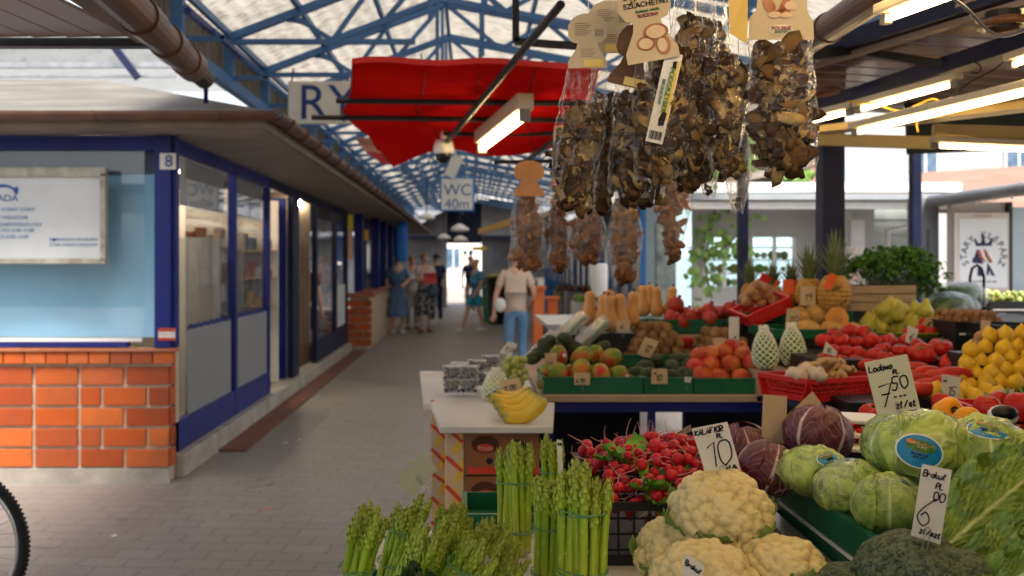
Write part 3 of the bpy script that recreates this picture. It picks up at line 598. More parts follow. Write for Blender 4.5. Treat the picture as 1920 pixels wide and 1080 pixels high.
m1 = MB(); qs = [P(256, 80, 3.5), P(322, 84, 3.58), P(190, -70, 2.62), P(20, -70, 2.62)]; m1.add(qs+[q_+Vector((0, 0, .03)) for q_ in qs], [(0, 1, 2, 3), (7, 6, 5, 4), (0, 4, 5, 1), (1, 5, 6, 2), (2, 6, 7, 3), (3, 7, 4, 0)]); W(m1, 'side_fascia', greywood, lc)
pg = thing('drain_pipe', 'thick brown jointed gutter pipe under the upper left canopy', 'pipe', P(300, 80, 3.6))
a, b = P(130, -95, 2.45), P(362, 126, 4.3); d = b-a
m1 = MB(); m1.tube([a, b], .058, 18)
for u in (.52, .76, .995): m1.tube([a+d*(u-.1), a+d*u], .066, 18)
W(m1, 'pipe', brownpipe, pg, smooth=False)
m1 = MB(); m1.tube([b+Vector((0, 0, -.01)), b+Vector((.02, .12, -.03))], .045, 14); W(m1, 'outlet', darkmetal, pg)
# canopy between the left canopy and the kiosk roof
bc = thing('side_lane_roof', 'pale side lane roof with grey edge rails seen above the kiosk', 'roof', (-4, 9, 3))
m1 = MB(); m1.add([(-9, 9, Z(128, 9)), (X(330, 9), 9, Z(128, 9)), (X(330, 9), 9.1, Z(82, 9)+.1), (-9, 9.1, Z(82, 9)+.1), (-9, 14, 3.9), (X(330, 9), 14, 3.9)], [(0, 1, 2, 3), (3, 2, 5, 4)]); W(m1, 'roof_sheet', sheetmat('grey_white_sheet', (.33, .345, .35), (.25, .25, .25), .5), bc)
m1 = MB(); m1.beam((-9, 8.9, Z(124, 8.9)), (X(320, 8.9), 8.9, Z(122, 8.9)), .04, .05); m1.beam((-9, 8.9, Z(143, 8.9)), (X(330, 8.9), 8.9, Z(143, 8.9)), .03, .02); W(m1, 'edge_rail', steel, bc)
m1 = MB(); m1.beam(P(212, 85, 8.8), P(258, 146, 8.8), .06); W(m1, 'strut', darkblue, bc)
m1 = MB(); m1.beam(P(352, 20, 5.6), P(486, 132, 8.9), .035); m1.beam(P(386, 152, 6.3), P(386, 190, 6.5), .03); o = m1.build('roof_brace', blue); tag(o, 'dark blue diagonal brace above the left gutter pipe', 'brace')
# ---- signs
sg = thing('fish_shop_sign', 'white hanging sign with large blue letters beside the red awning', 'sign', P(650, 232, 8.6))
Ys = 8.6; m1 = MB(); m1.bx(X(540, Ys), X(802, Ys), Ys, Ys+.03, Z(232, Ys), Z(152, Ys)); W(m1, 'panel', mat('sign_cream', (.68, .65, .58), (.74, .72, .65), 3, .5), sg, bevel=.004)
text('sign_lettering', 'RYBY', .43, P(669, 195, Ys-.003), FRONT, mat('sign_blue', (.02, .05, .22), None, 4, .5), root=sg, sx=1.0)
m1 = MB(); m1.beam(P(550, 128, Ys), P(547, 154, Ys), .012); m1.beam(P(790, 100, Ys), P(790, 154, Ys), .012); W(m1, 'hanger', darkmetal, sg)
ws = thing('toilet_sign', 'white square hanging sign with blue border pointing to the toilets', 'sign', P(857, 395, 14.8))
Ys = 14.8; m1 = MB(); m1.bx(X(825, Ys), X(889, Ys), Ys, Ys+.04, Z(396, Ys), Z(332, Ys)); W(m1, 'border', mat('border_blue', (.03, .2, .55), None, 4, .4), ws, bevel=.01)
m1 = MB(); m1.bx(X(828, Ys), X(886, Ys), Ys-.008, Ys-.001, Z(393, Ys), Z(335, Ys)); W(m1, 'panel', whitepl, ws)
text('sign_lettering', 'WC', .24, P(858, 357, Ys-.01), FRONT, mat('wc_blue', (.03, .12, .32), None, 4, .5), root=ws); text('sign_lettering', '40m', .21, P(857, 383, Ys-.01), FRONT, MATS['wc_blue'], root=ws)
m1 = MB(); m1.tube([P(852, 270, Ys), P(852, 332, Ys)], .02, 6); m1.box(P(851, 312, Ys-.02), (.16, .05, .34), rot=(0, R(25), 0)); W(m1, 'hanger', whitemetal, ws)
# dome camera
dc = thing('dome_camera', 'white and black dome security camera hanging below the red awning', 'camera', P(832, 308, 6))
c = P(832, 285, 6); m1 = MB(); m1.lathe([(.001, .075), (.05, .07), (.062, .03), (.062, -.005), (.05, -.012), (.001, -.012)], 16, Matrix.Translation(c)); m1.tube([c+Vector((.0, .1, .14)), c+Vector((0, 0, .07))], .02, 8); W(m1, 'housing', whitepl, dc, smooth=True)
m1 = MB(); m1.ball(c+Vector((0, 0, -.02)), .05, 14, 8); W(m1, 'dome', mat('smoked_dome', (.01, .01, .012), None, 4, .08), dc, smooth=True)
# ---- red awning
red = bpy.data.materials.new('red_awning_cloth'); red.use_nodes = True
t = red.node_tree; out = t.nodes['Material Output']; n = tex_noise(t, coord(t), 3, 4)
rc = ramp(t, n.outputs['Fac'], [(.3, (.36, .004, .004)), (.7, (.48, .009, .006))]); d1 = t.nodes.new('ShaderNodeBsdfDiffuse'); d2 = t.nodes.new('ShaderNodeBsdfTranslucent'); mx = t.nodes.new('ShaderNodeMixShader'); mx.inputs[0].default_value = .35
t.links.new(rc, d1.inputs[0]); t.links.new(rc, d2.inputs[0]); t.links.new(d1.outputs[0], mx.inputs[1]); t.links.new(d2.outputs[0], mx.inputs[2]); t.links.new(mx.outputs[0], out.inputs[0])
aw = thing('red_awning', 'large red fabric awning seen from below on thin dark rods', 'awning', P(850, 200, 5.5))
rows = [((660, 113), (1125, 121), 4.55), ((659, 130), (1120, 140), 4.62), ((658, 150), (1115, 160), 4.85), ((655, 176), (1110, 184), 5.2), ((640, 207), (1105, 212), 5.6), ((690, 250), (1100, 242), 6.05), ((737, 307), (1095, 262), 6.5)]
def awn(u, v):
    q = v*(len(rows)-1); i = min(int(q), len(rows)-2); f = q-i
    A, B = rows[i], rows[i+1]; l = [A[0][j]*(1-f)+B[0][j]*f for j in (0, 1)]; r_ = [A[1][j]*(1-f)+B[1][j]*f for j in (0, 1)]
    Y = A[2]*(1-f)+B[2]*f; px = l[0]+(r_[0]-l[0])*u; py = l[1]+(r_[1]-l[1])*u
    if v > .66: s_ = (v-.66)/.34; py += s_*(-16*math.sin(math.pi*min(1, u*2.2)) + 9*math.sin(math.pi*max(0, u-.35)/.65))
    p = P(px, py, Y); p.z += -.02*math.sin(math.pi*f)*(1 if .1 < v < .9 else 0)+.03*noise.noise(Vector((px*.006, v*2.5, 1)))+.006*math.sin(u*9+v*5); return p
m1 = MB(); m1.grid(awn, 90, 60); W(m1, 'fabric', red, aw, smooth=True)
for u_ in (.004, .3, .52, .74):
    m1 = MB(); m1.tube([awn(u_, j/60)-Vector((0, 0, .002)) for j in range(61)], .0035, 5); W(m1, 'seam', mat('dark_red_seam', (.16, .004, .004), None, 5, .8), aw)
m1 = MB(); m1.grid(lambda u, v: awn(u, 0)+Vector((0, -.004-.015*v, .010-.03*v)), 80, 3); W(m1, 'valance', mat('valance_red', (.42, .012, .01), (.5, .02, .016), 8, .8), aw, smooth=True)
m1 = MB()
for (a, b, y) in (((632, 178), (1130, 184), 5.25), ((586, 210), (1130, 216), 5.65), ((832, 242), (1130, 240), 6.05)): m1.tube([P(*a, y)-Vector((0, .03, .035)), P(*b, y)-Vector((0, .03, .035))], .015, 8)
for (a, ya_, b, yb_) in (((1052, -25), 3.7, (820, 268), 6.3), ((1150, 152), 4.9, (985, 285), 6.8)): m1.tube([P(*a, ya_)-Vector((0, 0, .065)), P(*b, yb_)-Vector((0, 0, .065))], .017, 8)
m1.beam(P(967, -20, 4.35), P(967, 78, 4.35), .03); m1.beam(P(965, 78, 4.35), P(1160, 92, 4.35), .03)
W(m1, 'frame_rod', darkmetal, aw)
fl = thing('small_red_awning', 'small faded pink and red awning corner beyond the large one', 'awning', P(705, 300, 9))
m1 = MB(); m1.add([P(664, 258, 9), P(727, 258, 9), P(733, 279, 9.1), P(675, 270, 9.1), P(738, 308, 9.2), P(716, 307, 9.2), P(683, 283, 9.1), P(735, 290, 9.1)], [(0, 1, 2, 3), (3, 2, 7, 6)]); W(m1, 'pink_fabric', mat('faded_pink', (.6, .25, .2), (.65, .32, .25), 3, .8), fl)
m1 = MB(); m1.add([P(683, 283, 9.1), P(735, 290, 9.1), P(738, 308, 9.2), P(716, 307, 9.2)], [(0, 1, 2, 3)]); W(m1, 'red_fabric', mat('pinkish_red', (.6, .04, .05), (.65, .07, .07), 3, .8), fl)
tubem = emit('fluorescent_tube', (1.0, .70, .32), 9)
def fixture(label, a, b, hw, hh, off=Vector((0, 0, 0)), tr=.014, name='fluorescent_light', body=None, caps=True, shade=None):
    body = body or mat('cream_enamel', (.50, .43, .30), (.58, .50, .36), 5, .4, grime=.2); a, b = Vector(a), Vector(b); d = (b-a).normalized()
    t = thing(name, label, 'light', (a+b)/2+Vector((0, 0, .05)), group='fluorescent lights of the market stalls')
    mb = MB(); mb.beam(a+off-d*.04+Vector((0, 0, hh/2+tr+.006)), b+off+d*.04+Vector((0, 0, hh/2+tr+.006)), hw, hh); W(mb, 'housing', body, t, bevel=.006)
    mb = MB(); mb.tube([a, b], tr, 12); W(mb, 'tube', tubem, t, smooth=False)
    for p0, p1 in ((a-d*.035, a-d*.004), (b+d*.004, b+d*.035)): mb = MB(); mb.beam(p0, p1, tr*2.4, tr*2.8); W(mb, 'end_cap', shade or mat('grey_cap', (.15, .14, .13), (.2, .19, .18), 4, .4), t)
    return t
fixture('single fluorescent light under the red awning', P(905, 277, 5.9), P(982, 218, 4.95), .085, .08, tr=.022)
# ================================================================== STALL STRUCTURE
DX = -.128   # the stall runs slightly off the alley's line
def rail(x, y, y2): return x+DX*(y2-y)
sr = thing('stall_roof', 'slatted brown ceiling on dark blue beams above the produce stall', 'roof', (2.3, 3.5, 2.25))
slat2 = mat('brown_metal_slat', (.27, .18, .13), (.34, .24, .18), 2, .13, grime=.2)
m1 = MB()
SL = -.17
for i in range(56):
    y = -3+i*.15  # slats carried on unseen behind the viewer to keep sun off the front
    xa = rail(1.60, 3.9, y)-.05; xb = xa+2.6
    za = 2.36; m1.beam((xa, y, za), (xb, y+.33, za-.11), .122, .012)
W(m1, 'ceiling_slat', slat2, sr)
m1 = MB()
for i in range(56):
    y = -3+i*.15+.075; xa = rail(1.60, 3.9, y)-.05
    m1.beam((xa, y, 2.372), (xa+2.6, y+.33, 2.262), .03, .006)
W(m1, 'slat_gap', darkmetal, sr)
def bm(mb, a, ya_, b, yb_, w_, h_): mb.beam(P(*a, ya_), P(*b, yb_), w_, h_)
m1 = MB()
A1 = P(1557, 194, 4.7); A2 = P(1920, 78, 3.37); dA = A2-A1; m1.beam(A1-dA*.6, A2+dA*1.2, .07, .06)
B1 = P(1524, 98, 4.15); B2 = P(1821, 2, 3.3); dB = B2-B1; m1.beam(B1-dB*.9, B2+dB*1.5, .05, .07)
W(m1, 'roof_beam', darkblue, sr)
m1 = MB(); m1.beam(P(1599, 94, 3.95), P(1771, 121, 3.78), .03, .03); m1.beam(P(1480, 110, 3.9), P(1610, 92, 3.95), .04, .04); W(m1, 'cross_beam', black, sr)
m1 = MB(); m1.beam(B1-dB*.9+Vector((.03, 0, -.05)), B2+dB*1.5+Vector((.03, 0, -.05)), .035, .02); W(m1, 'edge_strip', mat('beige_trim', (.24, .18, .145), (.3, .23, .19), 3, .35), sr)
m1 = MB()
for (px, py, y) in ((1880, 45, 3.0), (1545, 172, 4.4)):
    c = P(px, py, y); m1.tube([c+Vector((.055*math.cos(a), .075*math.sin(a), 0)) for a in [i*math.pi/8 for i in range(17)]], .013, 8)
W(m1, 'ceiling_ring', mat('brown_ring', (.10, .045, .025), (.14, .06, .035), 3, .4), sr, smooth=True)
m1 = MB(); c = P(1880, 40, 3.0); m1.lathe([(.001, .0), (.05, 0), (.05, .03), (.001, .03)], 14, Matrix.Translation(c)); W(m1, 'ceiling_fan_hole', black, sr)
# cream fascia boards around the lamps at the back
cream = mat('cream_fascia', (.46, .33, .13), (.56, .42, .19), 2, .5, grime=.2)
m1 = MB(); m1.beam(P(1535, 245, 4.5), P(2100, 178, 3.5), .12, .03); m1.beam(P(1530, 262, 5.0), P(1755, 268, 5.0), .05, .06); m1.beam(P(1750, 250, 4.5), P(2150, 262, 4.4), .05, .08); m1.beam(P(1610, 236, 4.4), P(2100, 132, 3.3), .10, .02)
W(m1, 'fascia_board', cream, sr)
m1 = MB(); m1.beam(P(1700, 225, 5.1), P(2150, 205, 5.1), .04, .35); W(m1, 'dark_valance', mat('dark_green_valance', (.012, .018, .014), (.02, .03, .022), 4, .7), sr)
# brown gutter pipe outside the stall edge
gp = thing('eave_pipe', 'large brown gutter pipe running along the edge of the stall roof', 'pipe', P(1560, 60, 3.4))
a, b = P(1470, 108, 4.2), P(1690, -38, 2.75); m1 = MB(); m1.tube([a, b], .05, 20)
for u in (.48, .9): m1.tube([a+(b-a)*(u-.012), a+(b-a)*(u+.012)], .056, 20)
W(m1, 'pipe', brownpipe, gp, smooth=False)
# lights
def L(label, a, b, **k): return fixture(label, P(*a), P(*b), k.pop('hw', .1)*.55, k.pop('hh', .045)*.6, **k)
L('fluorescent light with grey end plate nearest the hanging mushroom bags', (1668, 34, 2.5), (1800, -14, 2.15), tr=.0085, hw=.10)
L('fluorescent light in the upper row above the parsley', (1618, 204, 4.0), (1782, 160, 3.65), tr=.0085, hw=.08)
L('fluorescent light behind the mushroom bags at the row end', (1470, 240, 4.4), (1586, 212, 4.1), tr=.0085, hw=.08)
L('longest fluorescent light running toward the right edge', (1612, 247, 3.95), (1960, 166, 3.2), tr=.0085, hw=.10)
L('fluorescent light highest at the right edge', (1904, 120, 3.3), (2010, 86, 3.0), tr=.0085, hw=.08)
L('fluorescent light lowest across the back of the stall', (1762, 274, 4.4), (2080, 287, 4.4), tr=.0085, hw=.09)
for lab_, a_, b_ in (('unseen fluorescent light added over the front produce above the asparagus', (.35, 1.25, 2.2), (1.75, 1.45, 2.2)), ('unseen fluorescent light added over the wrapped lettuces', (.45, 2.35, 2.2), (1.75, 2.55, 2.2)), ('unseen fluorescent light added nearest the viewer over the front table', (.1, .55, 2.2), (1.5, .7, 2.2))): fixture(lab_, a_, b_, .06, .04, tr=.016)  # tubes out of view, added to brighten the front produce
hooks = [((1830, 122, 3.5)), ((1711, 160, 3.9))]
for i, h in enumerate(hooks):
    c = P(*h); m1 = MB(); m1.tube([c+Vector((0, 0, .03))]+[c+Vector((.018*math.sin(a), 0, -.012+.018*math.cos(a))) for a in [j*.45 for j in range(10)]], .003, 6)
    tag(m1.build('hook', darkmetal), ['small black hook under the beam by the upper tube light', 'small black hook nearest the stall post under the beam'][i], 'hook')
yel = mat('yellow_cable', (.55, .35, .03), (.65, .42, .05), 4, .5)
def cable(label, pts, m, r=.004):
    ps = [P(*p) for p in pts]; q = []
    for i in range(len(ps)-1):
        p0, p1, p2, p3 = ps[max(i-1, 0)], ps[i], ps[i+1], ps[min(i+2, len(ps)-1)]
        for u in (0, .25, .5, .75): q.append(.5*(2*p1+(p2-p0)*u+(2*p0-5*p1+4*p2-p3)*u*u+(3*p1-p0-3*p2+p3)*u**3))
    mb = MB(); mb.tube(q+[ps[-1]], r, 6); tag(mb.build('cable', m, smooth=True), label, 'cable')
cable('yellow and black cable sagging from the top light at the roof', [(1785, -5, 2.3), (1815, 18, 2.4), (1845, 50, 2.5), (1880, 68, 2.6), (1925, 55, 2.7)], darkmetal)
cable('yellow cable looped below the upper fluorescent light', [(1590, 190, 4), (1640, 195, 3.95), (1690, 208, 3.9), (1750, 185, 3.8), (1760, 205, 3.75), (1722, 222, 3.8), (1722, 248, 3.8)], yel)
cable('thin dark cable between the two rows of lights', [(1760, 210, 3.7), (1810, 160, 3.6), (1865, 130, 3.5), (1890, 108, 3.4)], darkmetal, .003)
# posts
def post(label, px0, px1, y, ztop, m=darkblue, m2=None):
    w_ = X(px1, y)-X(px0, y); t = thing('stall_post', label, 'post', ((X(px0, y)+X(px1, y))/2, y, 0), group='posts of the produce stall')
    mb = MB(); mb.bx(X(px0, y), X(px1, y), y, y+w_, 0, ztop); W(mb, 'shaft', m, t, bevel=.005)
    mb = MB(); mb.bx(X(px0, y)-.02, X(px1, y)+.02, y-.02, y+w_+.02, 0, .02); W(mb, 'base_plate', darkmetal, t); return t
post('thick dark blue post behind the large pineapple', 1543, 1585, 5.0, 2.35)
post('thin dark post left of the shelving kiosk window', 1386, 1404, 6.8, 2.6)
post('thin dark post between the parsley and the emblem poster', 1711, 1729, 6.2, 2.5)
nb_ = thing('shading_stall', 'unseen dark stall walls added behind the viewer to cut frontal light', 'stall', (2.4, -1.6, 0)); m1 = MB(); m1.bx(.5, 5, -1.7, -1.6, 0, 2.5); m1.bx(3.6, 3.7, -1.6, 2.4, 0, 2.3); W(m1, 'wall', mat('shading_panel', (.05, .04, .035), (.1, .08, .07), 2, .7), nb_)  # unseen dark walls added behind the viewer to cut flat frontal light
m1 = MB(); m1.bx(.5, 3.6, -1.59, -.9, .0, .9); W(m1, 'counter', MATS['shading_panel'], nb_)
# ================================================================== TABLES AND CRATES
ft = thing('front_table', 'white topped front table carrying the asparagus and cauliflower', 'table', (.6, 1.8, 0))
TZ = .85
m1 = MB(); m1.bx(-.26, 1.9, .9, 2.42, TZ-.025, TZ); W(m1, 'tabletop', laminate, ft, bevel=.003)
for x in (-.2, 1.8):
    for y in (1.0, 2.35): m1 = MB(); m1.bx(x-.02, x+.02, y-.02, y+.02, 0, TZ-.025); W(m1, 'leg', darkblue, ft)
mt = thing('middle_table', 'long table with pale wood edge and dark blue frame under the fruit trays', 'table', (.8, 4.8, 0))
MZ = .95
m1 = MB(); m1.bx(.29, 1.27, 4.14, 5.9, MZ-.03, MZ); W(m1, 'tabletop', mat('tan_edge_board', (.36, .25, .17), (.44, .32, .22), 4, .5), mt, bevel=.004)
m1 = MB(); m1.bx(.31, 1.27, 4.17, 4.2, MZ-.075, MZ-.03); m1.bx(.31, .34, 4.17, 5.8, MZ-.075, MZ-.03); W(m1, 'frame', blue, mt)
for x in (.33, .76, 1.24):
    for y in (4.18, 5.75): m1 = MB(); m1.bx(x-.015, x+.015, y, y+.03, 0, MZ-.03); W(m1, 'leg', blue, mt)
dt = thing('display_stand', 'stepped dark stand with grey metal edge carrying the tomatoes and lemons', 'stand', (2, 4, 0))
def wedge(mb, y0, y1, x0, x1, z0, z1): mb.bx(x0, x1, y0, y1, z0, z1)
m1 = MB(); m1.add([(1.27, 4.14, .92), (1.36, 3.45, .92), (1.36, 2.95, .92), (3.2, 2.95, .92), (3.2, 6, .92), (1.27, 6, .92), (1.27, 4.14, .90), (1.36, 3.45, .90), (1.36, 2.95, .90), (3.2, 2.95, .90), (3.2, 6, .90), (1.27, 6, .90)],
   [(0, 1, 2, 3, 4, 5), (11, 10, 9, 8, 7, 6), (0, 6, 7, 1), (1, 7, 8, 2), (2, 8, 9, 3), (3, 9, 10, 4), (4, 10, 11, 5), (5, 11, 6, 0)]); W(m1, 'top', mat('reddish_board', (.34, .09, .04), (.42, .12, .06), 3, .5), dt)
m1 = MB(); m1.beam((1.262, 4.15, .915), (1.352, 3.45, .915), .02, .035); m1.beam((1.352, 3.45, .915), (1.352, 2.95, .915), .02, .035); W(m1, 'edge_strip', steel, dt)
for (y0, y1, x0, z1) in ((3.05, 3.5, 1.75, .965), (3.5, 4.0, 1.5, 1.0), (4.0, 4.45, 1.42, 1.08), (4.45, 4.95, 1.36, 1.16), (4.95, 5.9, 1.3, 1.2)):
    m1 = MB(); m1.bx(x0, 3.2, y0, y1, .921, z1); W(m1, 'step', black, dt)
for x in (1.4, 3.1):
    for y in (3.0, 5.9): m1 = MB(); m1.bx(x-.02, x+.02, y, y+.04, 0, .9); W(m1, 'leg', darkblue, dt)
gcr = mat('green_crate', (.006, .10, .045), (.01, .14, .065), 3, .38, bump=.05, grime=.15)
redp = mat('red_basket_plastic', (.52, .012, .012), (.62, .02, .018), 3, .35)
def tray(name, label, x0, x1, y0, y1, z0, z1, m=gcr, group=None, cat='tray', t=.008, rot=0):
    cx_, cy_ = (x0+x1)/2, (y0+y1)/2; r_ = thing(name, label, cat, (cx_, cy_, z0), rot, group); a, b = (x1-x0)/2, (y1-y0)/2
    mb = MB(); h = z1-z0
    mb.bx(-a, a, -b, b, 0, .006); mb.bx(-a, a, -b, -b+t, .006, h); mb.bx(-a, a, b-t, b, .006, h); mb.bx(-a, -a+t, -b+t, b-t, .006, h); mb.bx(a-t, a, -b+t, b-t, .006, h)
    mb.build('body', m, r_, bevel=.002)
    mb = MB(); mb.bx(-a-.004, a+.004, -b-.004, -b+t+.002, h-.008, h+.002); mb.bx(-a-.004, -a+t+.002, -b+t+.002, b-t, h-.008, h+.002); mb.bx(a-t-.002, a+.004, -b+t+.002, b-t, h-.008, h+.002); mb.build('rim', m, r_); return r_
tray('fruit_tray', 'green tray of mangoes beside the bananas', X(1018, 4.17), X(1206, 4.17), 4.17, 4.52, MZ, MZ+.07)
tray('fruit_tray', 'green tray of avocados beside the mangoes', X(1208, 4.17), X(1300, 4.17), 4.17, 4.5, MZ, MZ+.068)
tray('fruit_tray', 'green tray of red apples on the table corner', X(1302, 4.17), X(1448, 4.17), 4.17, 4.52, MZ, MZ+.065)
bl = thing('stand_block', 'dark stepped boards under the kiwi trays', 'stand', (.8, 5, MZ))
m1 = MB(); m1.bx(.55, 1.27, 4.55, 5.0, MZ, 1.02); m1.bx(.42, 1.27, 5.0, 5.8, MZ, 1.14); W(m1, 'board', black, bl)
m1 = MB(); m1.bx(.7, 1.27, 4.98, 5.0, 1.105, 1.14); W(m1, 'wood_edge', mat('tan_edge_board'    , (.3, .2, .12)), bl)
tray('fruit_tray', 'green tray of brown kiwis left of the red apples', X(1168, 4.6), X(1305, 4.6), 4.6, 4.93, 1.02, 1.075)
tray('fruit_tray', 'green tray of kiwis behind the red apples', X(1307, 4.6), X(1425, 4.6), 4.6, 4.93, 1.02, 1.07)
tray('fruit_tray', 'green tray of pomegranates beside the butternut squashes', X(1196, 5.15), X(1395, 5.15), 5.15, 5.6, 1.14, 1.205)
tray('fruit_tray', 'green tray holding pineapples and melons', X(1400, 5.0), X(1600, 5.0), 5.0, 5.6, 1.2, 1.25)
tray('fruit_tray', 'green tray under the netted papayas and melons', X(1452, 4.47), X(1640, 4.47), 4.47, 4.9, 1.16, 1.2)
tray('fruit_tray', 'green tray peeking under the lemons', X(1745, 3.05), X(2050, 3.05), 3.05, 3.45, .965, 1.0)
tray('small_green_tray', 'low green tray at the back edge of the front table', -.02, .30, 2.43, 2.68, .835, .885)
m1 = MB(); m1.bx(.0, .27, 2.45, 2.66, 0, .834); tag(m1.build('support_crate', black), 'dark support under the low green tray', 'crate')
# lettuce crates (stacked)
tray('vegetable_crate', 'green crate of wrapped lettuces, topmost of its stack', .745, 1.62, 1.62, 2.40, .925, .99, gcr, 'stacked green crates', 'crate', .012)
tray('vegetable_crate', 'green crate under the lettuce crate with white lower rim', .748, 1.62, 1.62, 2.40, .851, .919, gcr, 'stacked green crates', 'crate', .012)
m1 = MB(); m1.bx(.741, .75, 1.6, 2.4, .919, .925); tag(m1.build('rim_strip', whitemetal), 'thin white strip between the two stacked green crates', 'strip')
# radish crate: lattice walls
def lattice_crate(name, label, x0, x1, y0, y1, z0, z1, m, nx=9, nz=3, cat='crate', rot=0, bar=.005, taper=0, group=None, tilt=None):
    t = thing(name, label, cat, ((x0+x1)/2, (y0+y1)/2, z0), rot, group); a, b, h = (x1-x0)/2, (y1-y0)/2, z1-z0
    if tilt: t.rotation_euler = tilt
    mb = MB(); mb.bx(-a+taper, a-taper, -b+taper, b-taper, 0, .005)
    def side(p0, p1, n):
        p0, p1 = Vector(p0), Vector(p1); ins = Vector((-p0.x-p1.x, -p0.y-p1.y, 0)).normalized()*taper
        lo0, lo1 = p0+ins, p1+ins
        mb.beam(p0+Vector((0, 0, h-.008)), p1+Vector((0, 0, h-.008)), .012, .018); mb.beam(lo0+Vector((0, 0, .012)), lo1+Vector((0, 0, .012)), .008, .024)
        for i in range(n+1):
            u = i/n; w_ = bar*2.6 if i in (0, n) else bar
            mb.beam(lo0.lerp(lo1, u)+Vector((0, 0, .01)), p0.lerp(p1, u)+Vector((0, 0, h-.01)), w_, bar)
        for j in range(1, nz+1):
            v = j/(nz+1); mb.beam((lo0*(1-v)+p0*v)+Vector((0, 0, h*v)), (lo1*(1-v)+p1*v)+Vector((0, 0, h*v)), bar*.8, bar)
    side((-a, -b, 0), (a, -b, 0), nx); side((a, -b, 0), (a, b, 0), nx); side((a, b, 0), (-a, b, 0), nx); side((-a, b, 0), (-a, -b, 0), nx)
    mb.build('lattice_body', m, t)
    return t
lattice_crate('radish_crate', 'black lattice crate heaped with radishes', .283, .62, 2.14, 2.70, TZ, .985, black, 10, 3)
# crates under middle table
for i, (x, y, z) in enumerate(((.45, 4.4, 0), (.45, 4.4, .26), (.95, 4.5, 0), (.95, 4.5, .26), (.4, 3.9, 0), (.8, 3.7, 0))):
    lattice_crate('storage_crate', ['black crate on the ground beneath the mango tray', 'black crate stacked beneath the mango tray', 'black crate on the ground beneath the apple tray', 'black crate stacked beneath the apple tray', 'black empty crate on the ground behind the banana boxes', 'black empty crate on the ground in front of the blue leg'][i], x-.0, x+.4, y, y+.5, z, z+.24, black, 7, 2, group='black storage crates under the tables')
m1 = MB(); m1.bx(1.0, 3.2, 4.6, 4.64, .0, .9); m1.bx(.30, .90, 5.3, 5.32, .1, .9); tag(m1.build('shade_sheet', mat('dark_cloth_and_shade', (.008, .008, .009), (.016, .016, .018), 4, .8)), 'dark sheet added behind the crates as the shade under the stand', 'cover')  # dark sheets stand in for the deep shade under the tables
m1 = MB(); m1.bx(.3, 1.0, 2.75, 3.6, .0, .45); tag(m1.build('floor_mat_box', MATS['dark_cloth_and_shade']), 'dark covered box on the ground behind the radish crate', 'box')
# banana boards and cardboard boxes
bt = thing('banana_table', 'white laminate board on stacked cardboard boxes carrying the bananas', 'table', (.08, 3.6, .93))
m1 = MB(); m1.add([(-.105, 3.34, .95), (.275, 3.34, .95), (.33, 3.93, .95), (-.16, 3.93, .95), (-.105, 3.34, .928), (.275, 3.34, .928), (.33, 3.93, .928), (-.16, 3.93, .928)], [(0, 1, 2, 3), (7, 6, 5, 4), (0, 4, 5, 1), (1, 5, 6, 2), (2, 6, 7, 3), (3, 7, 4, 0)]); W(m1, 'board', laminate, bt, bevel=.003)
bt = thing('berry_table', 'white board behind the banana board carrying the berry punnets', 'table', (.0, 4.6, .9))
m1 = MB(); m1.add([(-.19, 4.02, .93), (.285, 4.02, .93), (.285, 5.25, .93), (-.27, 5.25, .93), (-.19, 4.02, .905), (.285, 4.02, .905), (.285, 5.25, .905), (-.27, 5.25, .905)], [(0, 1, 2, 3), (7, 6, 5, 4), (0, 4, 5, 1), (1, 5, 6, 2), (2, 6, 7, 3), (3, 7, 4, 0)]); W(m1, 'board', laminate, bt, bevel=.003)
card = mat('brown_cardboard', (.27, .105, .04), (.33, .14, .06), 3, .8, bump=.05)
cyel = mat('yellow_fruit_print', (.75, .42, .03), (.8, .5, .05), 4, .5); cred = mat('red_carton_print', (.6, .04, .02), (.68, .06, .03), 4, .5); ccream = mat('cream_carton', (.6, .42, .26), (.68, .5, .32), 4, .6)
def carton(label, x0, x1, y0, y1, z0, z1, left=True, seed=0):
    t = thing('cardboard_box', label, 'box', ((x0+x1)/2, (y0+y1)/2, z0), group='cardboard fruit boxes under the boards')
    mb = MB(); mb.bx(x0, x1, y0, y1, z0, z1-.004); W(mb, 'carton', card, t, bevel=.004)
    h = z1-z0; w_ = x1-x0
    mb = MB(); mb.bx(x0+.01, x1-.002, y0-.0025, y0-.0005, z0+.006, z0+.028 if seed != 1 else z0+.004+.02); W(mb, 'red_band', cred, t)
    mb = MB(); e = [(.5+.5*math.cos(a), .5+.5*math.sin(a)) for a in [i*math.pi/10 for i in range(20)]]
    cxx, czz = x0+w_*.27, z0+h*.68
    mb.prism([(cxx+(u-.5)*.095, czz+(v-.5)*.06) for u, v in e], .002, Matrix.Translation((0, y0-.0015, 0))); W(mb, 'oval_print', mat('dark_print', (.09, .03, .015), None, 4, .8), t)
    mb = MB(); mb.prism([(cxx+(u-.5)*.06, czz-.012+(v-.5)*.028) for u, v in e], .002, Matrix.Translation((0, y0-.003, 0))); W(mb, 'red_oval', cred, t)
    mb = MB(); mb.prism([(x0+w_*.72+(u-.5)*.06, czz+(v-.5)*.034-(.01 if u > .7 else 0)) for u, v in e], .002, Matrix.Translation((0, y0-.002, 0))); W(mb, 'hand_hole', black, t)
    mb = MB(); mb.prism([(x0+w_*.33+(u-.5)*.022, z0+h*.32+(v-.5)*.022) for u, v in e], .002, Matrix.Translation((0, y0-.002, 0))); W(mb, 'vent_hole', black, t)
    text('carton_lettering', 'Fruits', .022, (cxx, y0-.006, czz-.012), FRONT, ccream, root=t)
    return t
